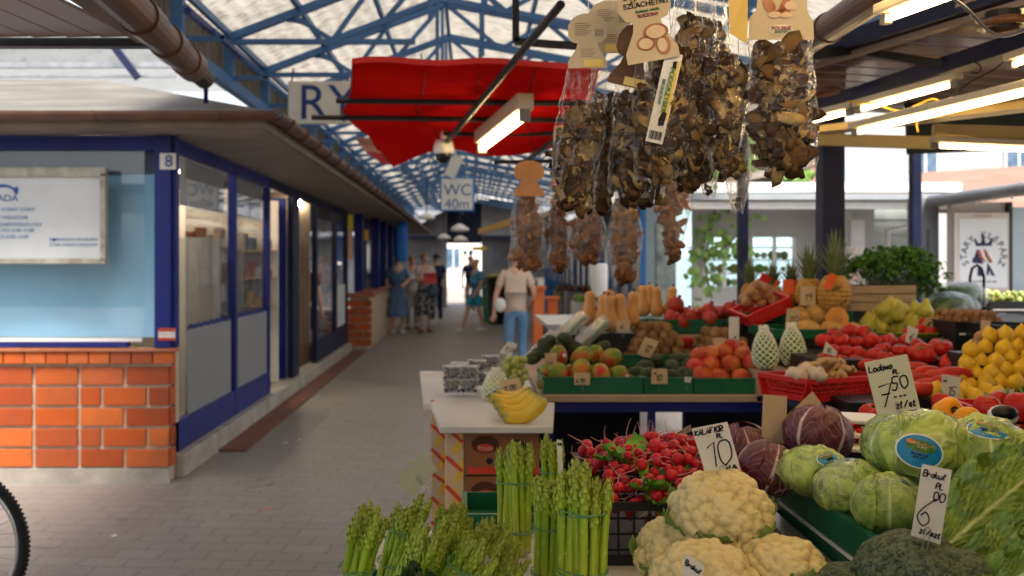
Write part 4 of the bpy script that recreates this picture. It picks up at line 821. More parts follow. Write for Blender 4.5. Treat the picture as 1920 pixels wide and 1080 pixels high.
for i, z in enumerate((.77, .612, .454, .296, .138)):
    carton(['brown box with round red emblem directly under the banana board', 'second brown box from the top with red lettering', 'third brown box below the banana board', 'fourth brown box below the banana board', 'brown box near the ground below the banana board'][i], -.02, .235, 3.42, 3.85, z, z+.157, seed=i)
# colourful side cartons turned toward the alley
for i, (y0, y1, z0, z1, zt) in enumerate(((3.42, 3.86, 0, .925, 0), (4.1, 4.55, 0, .9, 0))):
    x0 = -.088 if i == 0 else -.165
    t = thing('banana_carton', ['tall printed cream carton with bananas under the banana board corner', 'printed red and yellow carton under the berry board'][i], 'box', (x0+.03, y0, 0), group='printed fruit cartons facing the alley')
    mb = MB(); mb.bx(x0, -.024 if i == 0 else .1, y0, y1, 0, z1); W(mb, 'carton', ccream, t, bevel=.004)
    rr = random.Random(i+3); y_ = y0-.002
    for j in range(7):
        mb = MB(); z = .25+j*.1; xx_ = x0+rr.uniform(.005, .03)
        mb.prism([(xx_, z), (xx_+.012, z-.01), (xx_+.03, z+.02), (xx_+.032, z+.075), (xx_+.022, z+.08), (xx_+.014, z+.035)], .002, Matrix.Translation((0, y_, 0))); W(mb, 'banana_print', cyel, t)
        mb = MB(); mb.beam((x0+.002, y_-.001, z+.085), (x0+.06, y_-.001, z+.03+rr.uniform(-.01, .02)), .002, .012); W(mb, 'red_stripe', cred, t)
    mb = MB()
    for j in range(6): mb.prism([(x0-.001, .3+j*.1), (x0+.0, .3+j*.1)], .001) if False else mb.bx(x0-.002, x0-.0005, y0+.03+j*.06, y0+.06+j*.06, .2, z1-.05)
    W(mb, 'side_stripe', cred if i else cyel, t)
# ================================================================== PRODUCE
def ico(sub):
    bmn = bpy.data.meshes.new('tmp'); import bmesh
    b = bmesh.new(); bmesh.ops.create_icosphere(b, subdivisions=sub, radius=1); v = np.array([x.co[:] for x in b.verts]); f = [tuple(x.index for x in p.verts) for p in b.faces]; b.free(); bpy.data.meshes.remove(bmn); return v, f
def npmesh(name, v, f, m, smooth=True, attr=None):
    me = bpy.data.meshes.new(name); me.from_pydata([tuple(x) for x in v], [], f); me.materials.append(m)
    if smooth: me.polygons.foreach_set('use_smooth', [True]*len(f))
    if attr is not None:
        a = me.attributes.new('tone', 'FLOAT', 'POINT'); a.data.foreach_set('value', attr.astype(np.float32))
    me.update(); return me
def fnoise(v, s, seed=0): return np.array([noise.noise(Vector(x)*s+Vector((seed, seed*1.7, -seed))) for x in v])
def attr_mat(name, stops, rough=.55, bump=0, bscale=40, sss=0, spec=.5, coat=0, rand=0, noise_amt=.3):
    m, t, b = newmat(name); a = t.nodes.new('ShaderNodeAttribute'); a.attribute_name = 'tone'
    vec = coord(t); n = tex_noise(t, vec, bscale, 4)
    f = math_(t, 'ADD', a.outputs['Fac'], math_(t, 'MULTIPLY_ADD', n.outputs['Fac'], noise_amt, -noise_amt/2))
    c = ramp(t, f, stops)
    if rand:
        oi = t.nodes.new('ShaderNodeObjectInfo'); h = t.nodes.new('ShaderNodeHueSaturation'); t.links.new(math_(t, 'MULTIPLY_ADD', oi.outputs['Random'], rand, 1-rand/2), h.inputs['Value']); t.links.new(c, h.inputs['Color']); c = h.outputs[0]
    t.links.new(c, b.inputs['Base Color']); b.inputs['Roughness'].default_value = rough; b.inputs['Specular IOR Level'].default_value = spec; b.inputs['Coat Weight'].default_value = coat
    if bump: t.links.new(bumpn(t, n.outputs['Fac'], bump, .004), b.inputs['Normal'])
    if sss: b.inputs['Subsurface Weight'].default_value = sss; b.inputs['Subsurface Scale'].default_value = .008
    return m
def caps(v, n, amp, size, seed, jitter=.6):
    """rounded florets: height of the nearest of n jittered centres on the sphere"""
    r_ = np.random.RandomState(seed); i = np.arange(n)+.5; ph = np.arccos(1-2*i/n); th = np.pi*(1+5**.5)*i
    c = np.stack([np.cos(th)*np.sin(ph), np.sin(th)*np.sin(ph), np.cos(ph)], 1)+r_.normal(0, jitter/np.sqrt(n), (n, 3)); c /= np.linalg.norm(c, axis=1)[:, None]
    sz = size*(1+.5*(r_.rand(n)-.5)); best = np.full(len(v), -9.)
    for s0 in range(0, len(v), 4000):
        d = v[s0:s0+4000] @ c.T; ang = np.arccos(np.clip(d, -1, 1)); h = (1-(ang/sz[None])**2); best[s0:s0+4000] = h.max(1)
    return np.clip(best, -.6, 1)*amp, best
# ---- cauliflower
cm = attr_mat('cauliflower_curd', [(0, (.20, .13, .035)), (.32, (.54, .40, .14)), (.75, (.72, .59, .28))], .6, .25, 220, sss=.15, noise_amt=.25)  # dark low end paints shade into the crevices between florets
cleaf = mat('cauliflower_leaf', (.12, .22, .05), (.24, .36, .10), 14, .5, bump=.3)
def leafpatch(w_, l_, curl, ruff, seed, nu=14, nv=18, pointy=1.0):
    def f(u, v):
        a = (u-.5)*2; ww = w_*(math.sin(math.pi*min(1, .12+v*.88)))**.6*pointy; x = a*ww
        r_ = noise.noise(Vector((u*5, v*6, seed)))*ruff*(.3+abs(a))+math.sin(v*30+seed+a*2)*ruff*.5*abs(a)**2
        return (x, l_*v*math.cos(curl*v*.6), l_*math.sin(curl*v)*.6+abs(a)**2*w_*.35+r_)
    return f
def cauliflower(name, seed, r_):
    v, f = ico(6); h1, b1 = caps(v, 24, .12, .50, seed); h2, b2 = caps(v, 190, .088, .175, seed+1); h3, b3 = caps(v, 1100, .036, .072, seed+2)
    rad = 1+h1+h2+h3+.05*fnoise(v, 1.3, seed); p = v*rad[:, None]; p[:, 2] = np.where(p[:, 2] < 0, p[:, 2]*.7, p[:, 2]*.86)
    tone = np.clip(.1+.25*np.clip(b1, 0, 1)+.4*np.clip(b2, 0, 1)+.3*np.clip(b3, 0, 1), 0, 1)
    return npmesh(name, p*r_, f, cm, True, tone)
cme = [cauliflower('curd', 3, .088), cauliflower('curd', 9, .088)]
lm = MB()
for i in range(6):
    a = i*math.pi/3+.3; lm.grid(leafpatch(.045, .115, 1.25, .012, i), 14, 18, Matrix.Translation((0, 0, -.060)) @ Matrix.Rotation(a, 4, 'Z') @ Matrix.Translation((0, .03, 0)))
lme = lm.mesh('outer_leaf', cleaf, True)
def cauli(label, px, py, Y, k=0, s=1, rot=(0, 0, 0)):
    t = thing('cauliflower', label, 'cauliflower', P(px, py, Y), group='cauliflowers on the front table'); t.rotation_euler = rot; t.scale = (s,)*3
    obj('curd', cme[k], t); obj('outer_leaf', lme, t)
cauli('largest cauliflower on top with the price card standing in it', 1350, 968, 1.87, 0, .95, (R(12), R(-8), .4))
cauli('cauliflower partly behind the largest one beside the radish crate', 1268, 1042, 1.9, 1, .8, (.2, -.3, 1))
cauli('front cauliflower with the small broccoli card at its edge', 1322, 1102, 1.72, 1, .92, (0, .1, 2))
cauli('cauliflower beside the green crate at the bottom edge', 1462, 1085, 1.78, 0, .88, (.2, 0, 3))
# ---- broccoli
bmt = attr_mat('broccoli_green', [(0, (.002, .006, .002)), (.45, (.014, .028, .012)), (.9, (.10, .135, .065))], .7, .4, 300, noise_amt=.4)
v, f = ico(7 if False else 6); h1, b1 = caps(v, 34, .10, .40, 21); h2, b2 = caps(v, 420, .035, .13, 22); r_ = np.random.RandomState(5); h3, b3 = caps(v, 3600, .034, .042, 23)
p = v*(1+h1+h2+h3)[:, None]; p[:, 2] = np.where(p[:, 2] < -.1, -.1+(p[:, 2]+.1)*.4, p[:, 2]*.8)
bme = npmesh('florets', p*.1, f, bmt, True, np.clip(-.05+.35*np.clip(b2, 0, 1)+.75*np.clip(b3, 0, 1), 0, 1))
sb = MB(); sb.tube([(0, 0, -.02), (0, 0, -.10)], [.035, .028], 12); sme = sb.mesh('stalk', mat('broccoli_stalk', (.18, .28, .09), (.25, .36, .13), 12, .5), True)
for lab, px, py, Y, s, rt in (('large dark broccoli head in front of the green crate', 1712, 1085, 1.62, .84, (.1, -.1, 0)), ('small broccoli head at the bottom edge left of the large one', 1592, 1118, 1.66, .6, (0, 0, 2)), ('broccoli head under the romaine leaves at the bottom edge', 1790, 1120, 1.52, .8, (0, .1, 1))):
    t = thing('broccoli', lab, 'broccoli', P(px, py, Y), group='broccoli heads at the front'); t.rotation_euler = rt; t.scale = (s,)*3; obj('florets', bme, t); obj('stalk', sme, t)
# ---- lettuces in film
def veinmat(name, c_dark, c_light, vein, scale=5, rough=.5, thick=.06, bump=.5):
    m, t, b = newmat(name); vec = coord(t); n = tex_noise(t, vec, scale*3, 4, .6, .6); base = ramp(t, n.outputs['Fac'], [(.3, c_dark), (.7, c_light)])
    wv = t.nodes.new('ShaderNodeTexVoronoi'); wv.feature = 'DISTANCE_TO_EDGE'; wv.inputs['Scale'].default_value = scale*2.2
    nn = tex_noise(t, vec, scale*1.2, 3); ad = t.nodes.new('ShaderNodeVectorMath'); ad.operation = 'MULTIPLY_ADD'; t.links.new(nn.outputs['Color'], ad.inputs[0]); ad.inputs[1].default_value = (.12, .12, .12)
    st = coord(t, 'Object', (1, 1, .3)); t.links.new(st, ad.inputs[2]); t.links.new(ad.outputs[0], wv.inputs['Vector'])
    e = ramp(t, wv.outputs['Distance'], [(0, (1, 1, 1)), (thick, (0, 0, 0))])
    t.links.new(mixc(t, e, base, vein), b.inputs['Base Color']); b.inputs['Roughness'].default_value = rough
    t.links.new(bumpn(t, math_(t, 'ADD', n.outputs['Fac'], math_(t, 'MULTIPLY', e, .5)), bump, .008), b.inputs['Normal'])
    b.inputs['Subsurface Weight'].default_value = .1; b.inputs['Subsurface Scale'].default_value = .01
    return m
lett = veinmat('iceberg_leaf', (.30, .42, .05), (.52, .62, .18), (.58, .66, .3), 5, .4, .05, .9)
def folded(seed, layers, amp, fold):
    v, f = ico(5); r_ = np.random.RandomState(seed); rad = np.ones(len(v)); 
    for k_ in range(layers):
        ax = r_.normal(0, 1, 3); ax[2] *= .3; ax /= np.linalg.norm(ax); edge = v @ ax-.15+.18*fnoise(v, 2.2, seed+k_)
        rad += amp*(1/(1+np.exp(-edge*28))-.5)
    rad += fold*1.3*np.abs(fnoise(v*np.array([1, 1, .35]), 3.1, seed+40))+fold*.6*(1-2*np.abs(fnoise(v*np.array([1, 1, .4]), 6, seed+41)))+fold*.3*fnoise(v, 18, seed+42)
    return v*rad[:, None], f
lmesh = [npmesh('leaf_head', folded(s, 6, .10, .09)[0]*.1, ico(5)[1], lett) for s in (2, 5, 8)]
film = filmmat('cling_film', (.97, .98, .96), base=.0, sc=38, wr=1.0, mult=.8, milky=.0)
def filmhull(seed):
    v, f = ico(5); r_ = 1.08+.07*np.abs(fnoise(v, 3, seed))+.035*np.abs(fnoise(v, 9, seed+3))-.02*np.abs(fnoise(v, 20, seed+5)); return npmesh('film', v*r_[:, None]*.1, f, film)
fmesh = [filmhull(1), filmhull(2)]
def disc_label(parent, centre, nrm, rx, rz, tilt, blueish=True):
    """round sticker bent over the head"""
    nrm = Vector(nrm).normalized(); up = Vector((0, 0, 1)); x = up.cross(nrm).normalized()*-1; z = nrm.cross(x)*-1
    z = x.cross(nrm); x2 = x*math.cos(tilt)+z*math.sin(tilt); z2 = z*math.cos(tilt)-x*math.sin(tilt); c = Vector(centre)
    def pt(a, b, e): return c+x2*(a*rx)+z2*(b*rz)+nrm*(e-.45*(a*a*rx*rx+b*b*rz*rz)/.1)
    def ell(ax, bz, cx_=0, cz_=0, e=0, n=28, kr=3):
        mb = MB(); vs = [pt(cx_, cz_, e)]; fs = []
        for k_ in range(1, kr+1):
            for j in range(n): vs.append(pt(cx_+ax*k_/kr*math.cos(2*math.pi*j/n), cz_+bz*k_/kr*math.sin(2*math.pi*j/n), e))
        for j in range(n): fs.append((0, 1+j, 1+(j+1) % n))
        for k_ in range(kr-1):
            for j in range(n): fs.append((1+k_*n+j, 1+(k_+1)*n+j, 1+(k_+1)*n+(j+1) % n, 1+k_*n+(j+1) % n))
        mb.add(vs, fs); return mb
    ell(1, 1, e=.0).build('label_edge', whitepl, parent)
    ell(.93, .93, e=.0008).build('label_disc', mat('label_blue', (.01, .20, .42), (.015, .24, .48), 10, .3) if blueish else mat('label_pale', (.45, .55, .45), (.55, .62, .55), 10, .3), parent)
    ell(.62, .36, -.02, .28, e=.0016).build('label_picture', mat('label_greens', (.03, .12, .02), (.12, .22, .03), 90, .4), parent)
    ell(.2, .13, .42, .46, e=.0022).build('label_tomato', mat('label_orange', (.6, .12, .02), (.7, .2, .04), 50, .4), parent)
    out = []; mb = MB()
    for li, (s, zz, hh) in enumerate((('SAŁATA LODOWA', .36, .13), ('SWIEZA', .2, .12))):
        o_ = []; wd = strokes(s.replace('Ł', 'L'), 0, 0, hh, o_, slant=0, wid=.6, jit=.0)
        for q in o_: mb.tube([pt(a-wd/2-.05, b+zz, .0026) for a, b in q], .0005, 3)
    mb.build('label_lettering', mat('label_cream_ink', (.7, .5, .3), None, 4, .5), parent); mb = MB()
    for li, (s, zz) in enumerate((('NATURALNIE', -.25), ('POLSKIE', -.42))):
        o_ = []; wd = strokes(s, 0, 0, .11, o_, slant=0, wid=.6, jit=.0)
        for q in o_: mb.tube([pt(a-wd/2, b+zz, .0016) for a, b in q], .0006, 3)
    mb.build('label_lettering', inkm, parent)
PENDING = []
def lettuce(label, px, py, Y, s, rot, k=0, lab=None):
    t = thing('wrapped_lettuce', label, 'lettuce', P(px, py, Y), group='film wrapped lettuces'); t.rotation_euler = (0, 0, 0)
    o = obj('leaf_head', lmesh[k], t); o.rotation_euler = rot; o.scale = s
    o = obj('film', fmesh[k % 2], t); o.rotation_euler = rot; o.scale = s
    PENDING.append((t, rot, s, len(PENDING)))
    if lab: disc_label(t, *lab)
LWRAP = []
def wraps(parent, rot, s, m, seed, n, rr0):
    rr_ = random.Random(seed)
    for k_ in range(n):
        az = k_*2*math.pi/n*1.3+rr_.uniform(-.3, .3); tiltb = rr_.uniform(-.35, .2); lift = rr_.uniform(.0, .05)+.012*k_; wd = rr_.uniform(.75, 1.0)
        def f(u, v, az=az, tiltb=tiltb, lift=lift, k_=k_, wd=wd):
            a = (u-.5)*2; th = az+a*wd*(.35+.8*math.sin(math.pi*min(1, v*.75+.12))); ph = -1.0+tiltb+2.2*v; e = max(abs(a), (v-.6)*2.4 if v > .6 else 0)
            r_ = rr0*(1.015+lift+.07*max(0, e-.55)**1.5+.030*max(0, e-.35)*math.sin(a*11+v*17+k_*2)+.012*math.sin(v*22+abs(a)*9+k_))
            return (r_*math.cos(ph)*math.cos(th), r_*math.cos(ph)*math.sin(th), r_*math.sin(ph))
        mb = MB(); nu, nv = 33, 33; mb.grid(f, nu, nv); me = mb.mesh('outer_leaf', m, True); uv = me.uv_layers.new(name='UVMap'); vals = np.zeros(len(me.loops)*2, dtype=np.float32); li = np.zeros(len(me.loops), dtype=np.int32); me.loops.foreach_get('vertex_index', li); vals[0::2] = (li % nu)/(nu-1); vals[1::2] = (li//nu)/(nv-1); uv.data.foreach_set('uv', vals)
        o = obj('outer_leaf', me, parent); o.rotation_euler = rot; o.scale = s
lettuce('largest wrapped lettuce with a round blue label beneath the 7.50 price card', 1722, 838, 2.1, (1.08, 1.0, .74), (0, .1, .3), 0, ((-.052, -.121, .014), (-.35, -1, .2), .045, .034, R(12)))
lettuce('wrapped lettuce at the far left corner of the green crate', 1524, 884, 2.2, (.62, .7, .52), (0, 0, 1), 1, ((.012, -.062, .042), (.2, -.6, 1), .03, .018, R(-15)))
lettuce('wrapped lettuce with blue label turned to its side in the crate', 1592, 915, 2.08, (.7, .72, .56), (0, .2, 2), 2, ((.040, -.084, .0), (.35, -1, .1), .026, .036, R(20)))
lettuce('front wrapped lettuce with a pale green label beside the 6.00 price card', 1668, 948, 1.93, (.66, .62, .55), (0, 0, 3), 0, ((.060, -.062, .0), (.7, -1, .1), .022, .038, R(-8), False))
lettuce('wrapped lettuce with crumpled blue label near the orange peppers', 1850, 845, 2.05, (.78, .8, .62), (0, 0, 4), 1, ((-.02, -.045, .054), (-.2, -.5, 1), .04, .03, R(15)))
# ---- radicchio
radi = veinmat('radicchio_leaf', (.07, .008, .018), (.17, .03, .05), (.55, .38, .33), 7, .45, .07, .6)
rmesh = [npmesh('leaf_head', folded(s, 5, .12, .08)[0]*.1, ico(5)[1], radi) for s in (12, 15)]
RAD = []
for lab, px, py, Y, s, rt, k_ in (('largest purple radicchio in front of the blank paper cards', 1532, 815, 2.4, (.66, .64, .57), (0, .3, .5), 0), ('white veined radicchio beside the 10 price card', 1441, 880, 2.28, (.55, .55, .52), (.4, 0, 2), 1), ('dark radicchio behind the 10 price card', 1398, 842, 2.5, (.56, .6, .53), (0, .2, 3), 0)):
    o = obj('radicchio', rmesh[k_]); o.location = P(px, py, Y); o.scale = s; o.rotation_euler = rt; tag(o, lab, 'radicchio', 'radicchio heads'); RAD.append((o, k_))
# ---- romaine leaves
rom = MB()
def romaine(base, tip, width, side, seed, bend=.03, ruf=.014):
    base, tip = Vector(base), Vector(tip); d = tip-base; L_ = d.length; d.normalize(); nrm = Vector(side).normalized(); x = d.cross(nrm).normalized(); nrm = x.cross(d)
    def f(u, v):
        a = (u-.5)*2; ww = width*(.28+.85*math.sin(math.pi*min(1, v*.80+.06))**.8)*(1 if v < .9 else math.cos((v-.9)*10*1.3)); rf = 1.5*ruf*abs(a)**1.4*math.sin(v*26+a*3+seed+3*noise.noise(Vector((a*2, v*5, seed))))
        bl = .006*noise.noise(Vector((a*5, v*12, seed)))+.0065*math.sin(v*62-abs(a)*46+seed)*min(1, abs(a)*3)*(1-.3*abs(a))
        return base+d*(L_*v)+x*(a*ww*(1+.10*math.sin(v*23+seed)*abs(a)))+nrm*(rf+bl-.34*width*a*a+bend*math.sin(math.pi*v)+.004*math.sin(v*75+abs(a)*20)*abs(a))
    return f, (lambda v: f(.5, v))
def rommat(nm='romaine_leaf', dark=(.07, .15, .01), light=(.21, .33, .035), vein=(.33, .44, .11), rib=(.50, .57, .24), ribw=.018, rough=.4):
    m, t, b = newmat(nm); a = t.nodes.new('ShaderNodeUVMap'); sp = t.nodes.new('ShaderNodeSeparateXYZ'); t.links.new(a.outputs[0], sp.inputs[0])
    ax = math_(t, 'ABSOLUTE', math_(t, 'SUBTRACT', sp.outputs[0], .5)); n = tex_noise(t, coord(t), 26, 4, .6, .5)
    base = ramp(t, n.outputs['Fac'], [(.3, dark), (.7, light)])
    n0 = tex_noise(t, coord(t), 9, 3); vv = math_(t, 'SINE', math_(t, 'MULTIPLY_ADD', n0.outputs['Fac'], 22, math_(t, 'MULTIPLY_ADD', sp.outputs[1], 46, math_(t, 'MULTIPLY', ax, -46)))); vn = ramp(t, vv, [(.9, (0, 0, 0)), (1, (.55, .55, .55))])
    c = mixc(t, vn, base, vein); mid = ramp(t, math_(t, 'ADD', ax, math_(t, 'MULTIPLY', sp.outputs[1], .03)), [(ribw, (1, 1, 1)), (ribw*2.5, (0, 0, 0))]); c = mixc(t, mid, c, rib)
    t.links.new(c, b.inputs['Base Color']); b.inputs['Roughness'].default_value = rough; t.links.new(bumpn(t, math_(t, 'ADD', n.outputs['Fac'], math_(t, 'MULTIPLY', vn, .6)), .6, .006), b.inputs['Normal'])
    return m
romm = rommat()
def uvgrid(name, fn, nu, nv, m, parent):
    mb = MB(); mb.grid(fn, nu, nv); me = mb.mesh(name, m, True); uv = me.uv_layers.new(name='UVMap'); 
    vals = np.zeros(len(me.loops)*2, dtype=np.float32)
    li = np.zeros(len(me.loops), dtype=np.int32); me.loops.foreach_get('vertex_index', li); vals[0::2] = (li % nu)/(nu-1); vals[1::2] = (li//nu)/(nv-1); uv.data.foreach_set('uv', vals)
    o = obj(name, me); sm = o.modifiers.new('solid', 'SOLIDIFY'); sm.thickness = .0015; reparent(o, parent); return o
rl = thing('romaine_lettuce', 'large romaine lettuce with a pale midrib at the bottom right corner', 'lettuce', P(1850, 1000, 1.6))
for (a, ya_, b, yb_, w_, sd, sdn) in (((1768, 1030), 1.68, (1965, 868), 1.80, .068, 1, (-.25, -1, .6)), ((1815, 1085), 1.55, (2010, 985), 1.62, .05, 3, (-.3, -1, .7)), ((1788, 965), 1.82, (1880, 868), 1.92, .036, 5, (-.6, -1, .5)), ((1850, 935), 1.88, (2010, 850), 1.95, .045, 7, (.1, -1, .8)), ((1850, 1115), 1.45, (2010, 1040), 1.5, .045, 9, (-.3, -1, .6))):
    fn, _ = romaine(P(*a, ya_), P(*b, yb_), w_, sdn, sd); uvgrid('leaf', fn, 41, 90, romm, rl)
wl = rommat('wrapped_leaf', (.13, .23, .018), (.40, .53, .10), (.52, .6, .22), (.6, .66, .34), .02, .42); wr_ = rommat('radicchio_outer_leaf', (.06, .008, .016), (.16, .028, .045), (.42, .24, .22), (.62, .48, .42), .022, .42)
for (t, rot, s, i) in PENDING: wraps(t, rot, s, wl, i+3, 5, .1)
for (o, k_) in RAD: wraps(o, (0, 0, k_), (1, 1, 1), wr_, k_*5+11, 5, .118)
# ---- asparagus
asp = attr_mat('asparagus_green', [(0, (.62, .52, .3)), (.06, (.46, .52, .05)), (.45, (.34, .48, .02)), (.75, (.28, .42, .02)), (1, (.30, .36, .04))], .42, .15, 90, noise_amt=.12, rand=.35, sss=.05)
aspb = attr_mat('asparagus_bract', [(0, (.6, .5, .3)), (.3, (.56, .62, .12)), (.75, (.36, .48, .03)), (1, (.36, .42, .06))], .5, 0, 90, rand=.3)
def spear(seed, L_=.235, r0=.0082, bend=0.0):
    rr_ = random.Random(seed); n = 10; rings = 26; vs = []; fs = []; tone = []
    ben = rr_.uniform(-.012, .012)+bend; dr = rr_.uniform(0, 6.28) if not bend else rr_.uniform(-.5, .5)
    def ctr(u): return Vector((ben*u*u*math.cos(dr), ben*u*u*math.sin(dr), L_*u))
    def rad(u):
        if u < .74: return r0*(1-.12*u)
        w_ = (u-.74)/.26; return r0*(.91+(.28 if not bend else .55)*math.sin(w_*2.2))*(1-w_**2.4)+.0006
    for i in range(rings):
        u = i/(rings-1); c = ctr(u); r_ = rad(u)
        for j in range(n):
            th = 2*math.pi*j/n; bump_ = 1+.05*math.sin(th*3+u*20); vs.append((c.x+r_*bump_*math.cos(th), c.y+r_*bump_*math.sin(th), c.z)); tone.append(u)
    for i in range(rings-1):
        for j in range(n): fs.append((i*n+j, i*n+(j+1) % n, (i+1)*n+(j+1) % n, (i+1)*n+j))
    fs.append(tuple(range(n-1, -1, -1))); nb = len(fs)
    u = .1; k_ = 0
    while u < .985:
        tip = u > .70; s = (.010 if not tip else .0125*(1.15-(u-.7)*1.6)); wd = s*.42 if tip else s*.36; th = k_*2.4+seed; c = ctr(u); r_ = rad(u)
        e = Vector((math.cos(th), math.sin(th), 0)); q = Vector((-e.y, e.x, 0)); lift = .0022 if tip else .0008
        o_ = len(vs); pts = [c+e*(r_*.9)-q*wd, c+e*(r_*.9)+q*wd, c+e*(r_+lift)+q*wd*.8+Vector((0, 0, s*.5)), c+e*(r_+lift)-q*wd*.8+Vector((0, 0, s*.5)), c+e*(r_*.95+lift*1.4)+Vector((0, 0, s*1.25)), c+e*(r_+lift*1.6)+Vector((0, 0, s*.35))]
        vs += [tuple(p_) for p_ in pts]; tone += [u]*6
        fs += [(o_, o_+1, o_+5), (o_+1, o_+2, o_+5), (o_+2, o_+4, o_+5), (o_+4, o_+3, o_+5), (o_+3, o_, o_+5)]
        u += .075+rr_.uniform(-.01, .02) if not tip else .0105; k_ += 1
    me = bpy.data.meshes.new('spear'); me.from_pydata(vs, [], fs); me.materials.append(asp); me.materials.append(aspb)
    me.polygons.foreach_set('material_index', [0]*nb+[1]*(len(fs)-nb)); me.polygons.foreach_set('use_smooth', [True]*nb+[False]*(len(fs)-nb))
    a = me.attributes.new('tone', 'FLOAT', 'POINT'); a.data.foreach_set('value', tone); me.update(); return me
spears = [spear(i) for i in range(7)]; bent = [spear(i+20, .235, .0082, .032) for i in range(4)]
band = mat('green_rubber_band', (.10, .26, .12), (.16, .34, .18), 4, .5)
def bundle(label, base, tilt, nsp, rad, sc=1.0, bands=(.42, .88), seed=0, meshes=spears, splay=.0, group='bound asparagus bundles'):
    t = thing('asparagus_bundle', label, 'asparagus', base, group=group); t.rotation_euler = tilt; t.scale = (sc,)*3; rr_ = random.Random(seed)
    for i in range(nsp):
        r_ = rad*math.sqrt((i+.5)/nsp); a = i*2.39996; x, y = r_*math.cos(a), r_*math.sin(a)
        o = obj('spear', meshes[(i*3+seed) % len(meshes)], t); o.location = (x, y, rr_.uniform(-.012, .012)); k_ = rr_.uniform(.88, 1.12)
        o.scale = (k_, k_, rr_.uniform(.88, 1.05)); o.rotation_euler = (-y*splay*14+rr_.uniform(-.03, .03), x*splay*14+rr_.uniform(-.03, .03), rr_.uniform(0, 6.28) if meshes is spears else rr_.uniform(-.6, .6))
    for z in bands:
        zz = .235*z*.8; mb = MB()
        for q in (0, .004):
            mb.tube([((.026*(zz/.235)**2 if meshes is not spears else 0)+(rad+.0075+splay*zz*.8)*math.cos(a), (rad+.0075+splay*zz*.8)*math.sin(a), zz+q+.002*math.sin(a*2+q*900)) for a in [i*math.pi/12 for i in range(25)]], .0013, 6)
        mb.build('rubber_band', band, t, True)
    return t
bundle('tall green asparagus bundle standing alone on the white tabletop', P(966, 1040, 2.2)+Vector((0, 0.02, .003)), (0, 0, .2), 20, .034, 1.0, (.24, .82), 1)
bundle('small shadowed asparagus bundle behind with the narrow white tag', P(1035, 985, 2.36), (0, 0, 1), 14, .027, .85, (.8,), 2)
bundle('dark tipped asparagus bundle left of the bright yellow green one', P(1030, 1118, 2.04), (.02, R(2), .5), 19, .032, 1.0, (.25, .75), 3)
bundle('brightest yellow green asparagus bundle beside the radish crate', P(1093, 1135, 1.9), (0, R(1), 1.5), 20, .036, 1.1, (.32, .86), 4)
aspR = [('asparagus bundle at the far left end of the heap', 662, 1112, 1.80, R(1)), ('asparagus bundle leaning behind with tips highest at the left', 722, 1080, 1.97, R(10)), ('asparagus bundle in the middle of the left heap', 785, 1120, 1.83, R(12)), ('asparagus bundle at the back of the heap beneath the tilted blank card', 828, 1085, 2.03, R(2)), ('asparagus bundle at the right end of the left heap', 846, 1118, 1.9, R(14)), ('asparagus bundle in front with tips leaning to the curled card', 800, 1160, 1.72, R(22)), ('asparagus bundle low at the front between two others', 728, 1150, 1.72, R(14)), ('asparagus bundle hidden low behind the front ones', 870, 1150, 1.82, R(20))]
for i, (lab, px, py, Y, tl) in enumerate(aspR):
    bundle(lab, P(px, py+52, Y), (R(4), tl, 0), 17, .028, .86, (.52, .95) if i % 2 else (.6,), 30+i, bent, .05, 'leaning asparagus bundles')
tray('asparagus_tray', 'shallow green tray under the leaning asparagus', -.235, .07, 1.45, 2.05, TZ+.001, TZ+.02, cat='tray')
lf = MB()
for i in range(5): lf.grid(leafpatch(.014, .05, .8, .006, i+5), 8, 12, Matrix.Translation(P(735+i*22, 1110, 1.62)) @ Matrix.Rotation(i*1.1-2, 4, 'Z') @ Matrix.Rotation(.5, 4, 'X'))
tag(lf.build('leaf_greens', mat('dark_leaf', (.02, .05, .015), (.05, .1, .03), 10, .4), smooth=True), 'dark green leaves lying at the front of the asparagus', 'greens')
# ---- radishes
radm = mat('radish_skin', (.42, .006, .014), (.54, .02, .035), 12, .3, rand=.35, spots=((.7, .3, .32), 30, .68))
rootm = mat('radish_root', (.5, .22, .2), (.6, .32, .28), 20, .6)
mb = MB(); prof = [(.0005, -.0125), (.004, -.0118), (.009, -.008), (.0118, -.002), (.0122, .003), (.0105, .0085), (.006, .0118), (.0022, .0128), (.0005, .013)]; mb.lathe(prof, 16); rme = mb.mesh('radish', radm, True)
roots = []
for i in range(4):
    rr_ = random.Random(i); mb = MB(); pts = [Vector((0, 0, -.011))]; d = Vector((0, 0, -1))
    for k_ in range(9): d = (d+Vector((rr_.uniform(-.4, .4), rr_.uniform(-.4, .4), 0))).normalized(); pts.append(pts[-1]+d*.0052)
    mb.tube(pts, [.0026, .0016, .0012, .001, .0009, .0008, .0007, .0006, .0005, .0004], 6); roots.append(mb.mesh('root', rootm, True))
stub = MB(); stub.tube([(0, 0, .012), (.001, 0, .02)], .002, 6); stme = stub.mesh('stem_stub', mat('radish_stem', (.25, .35, .1), (.4, .3, .2), 20, .5), True)
rr = random.Random(5); pts = []
tries = 0
while len(pts) < 230 and tries < 60000:
    tries += 1
    u, v_ = rr.random(), rr.random(); x = .295+u*.32; y = 2.15+v_*.5
    top = .995+.075*math.sin(math.pi*min(1, u*.85+.02))*math.sin(math.pi*min(1, .25+v_*.75))+.035*v_
    z = rr.uniform(.93 if v_ < .12 else top-.035, top)
    if z < .90: continue
    p_ = Vector((x, y, z))
    if all((p_-q).length > .0205 for q in pts): pts.append(p_)
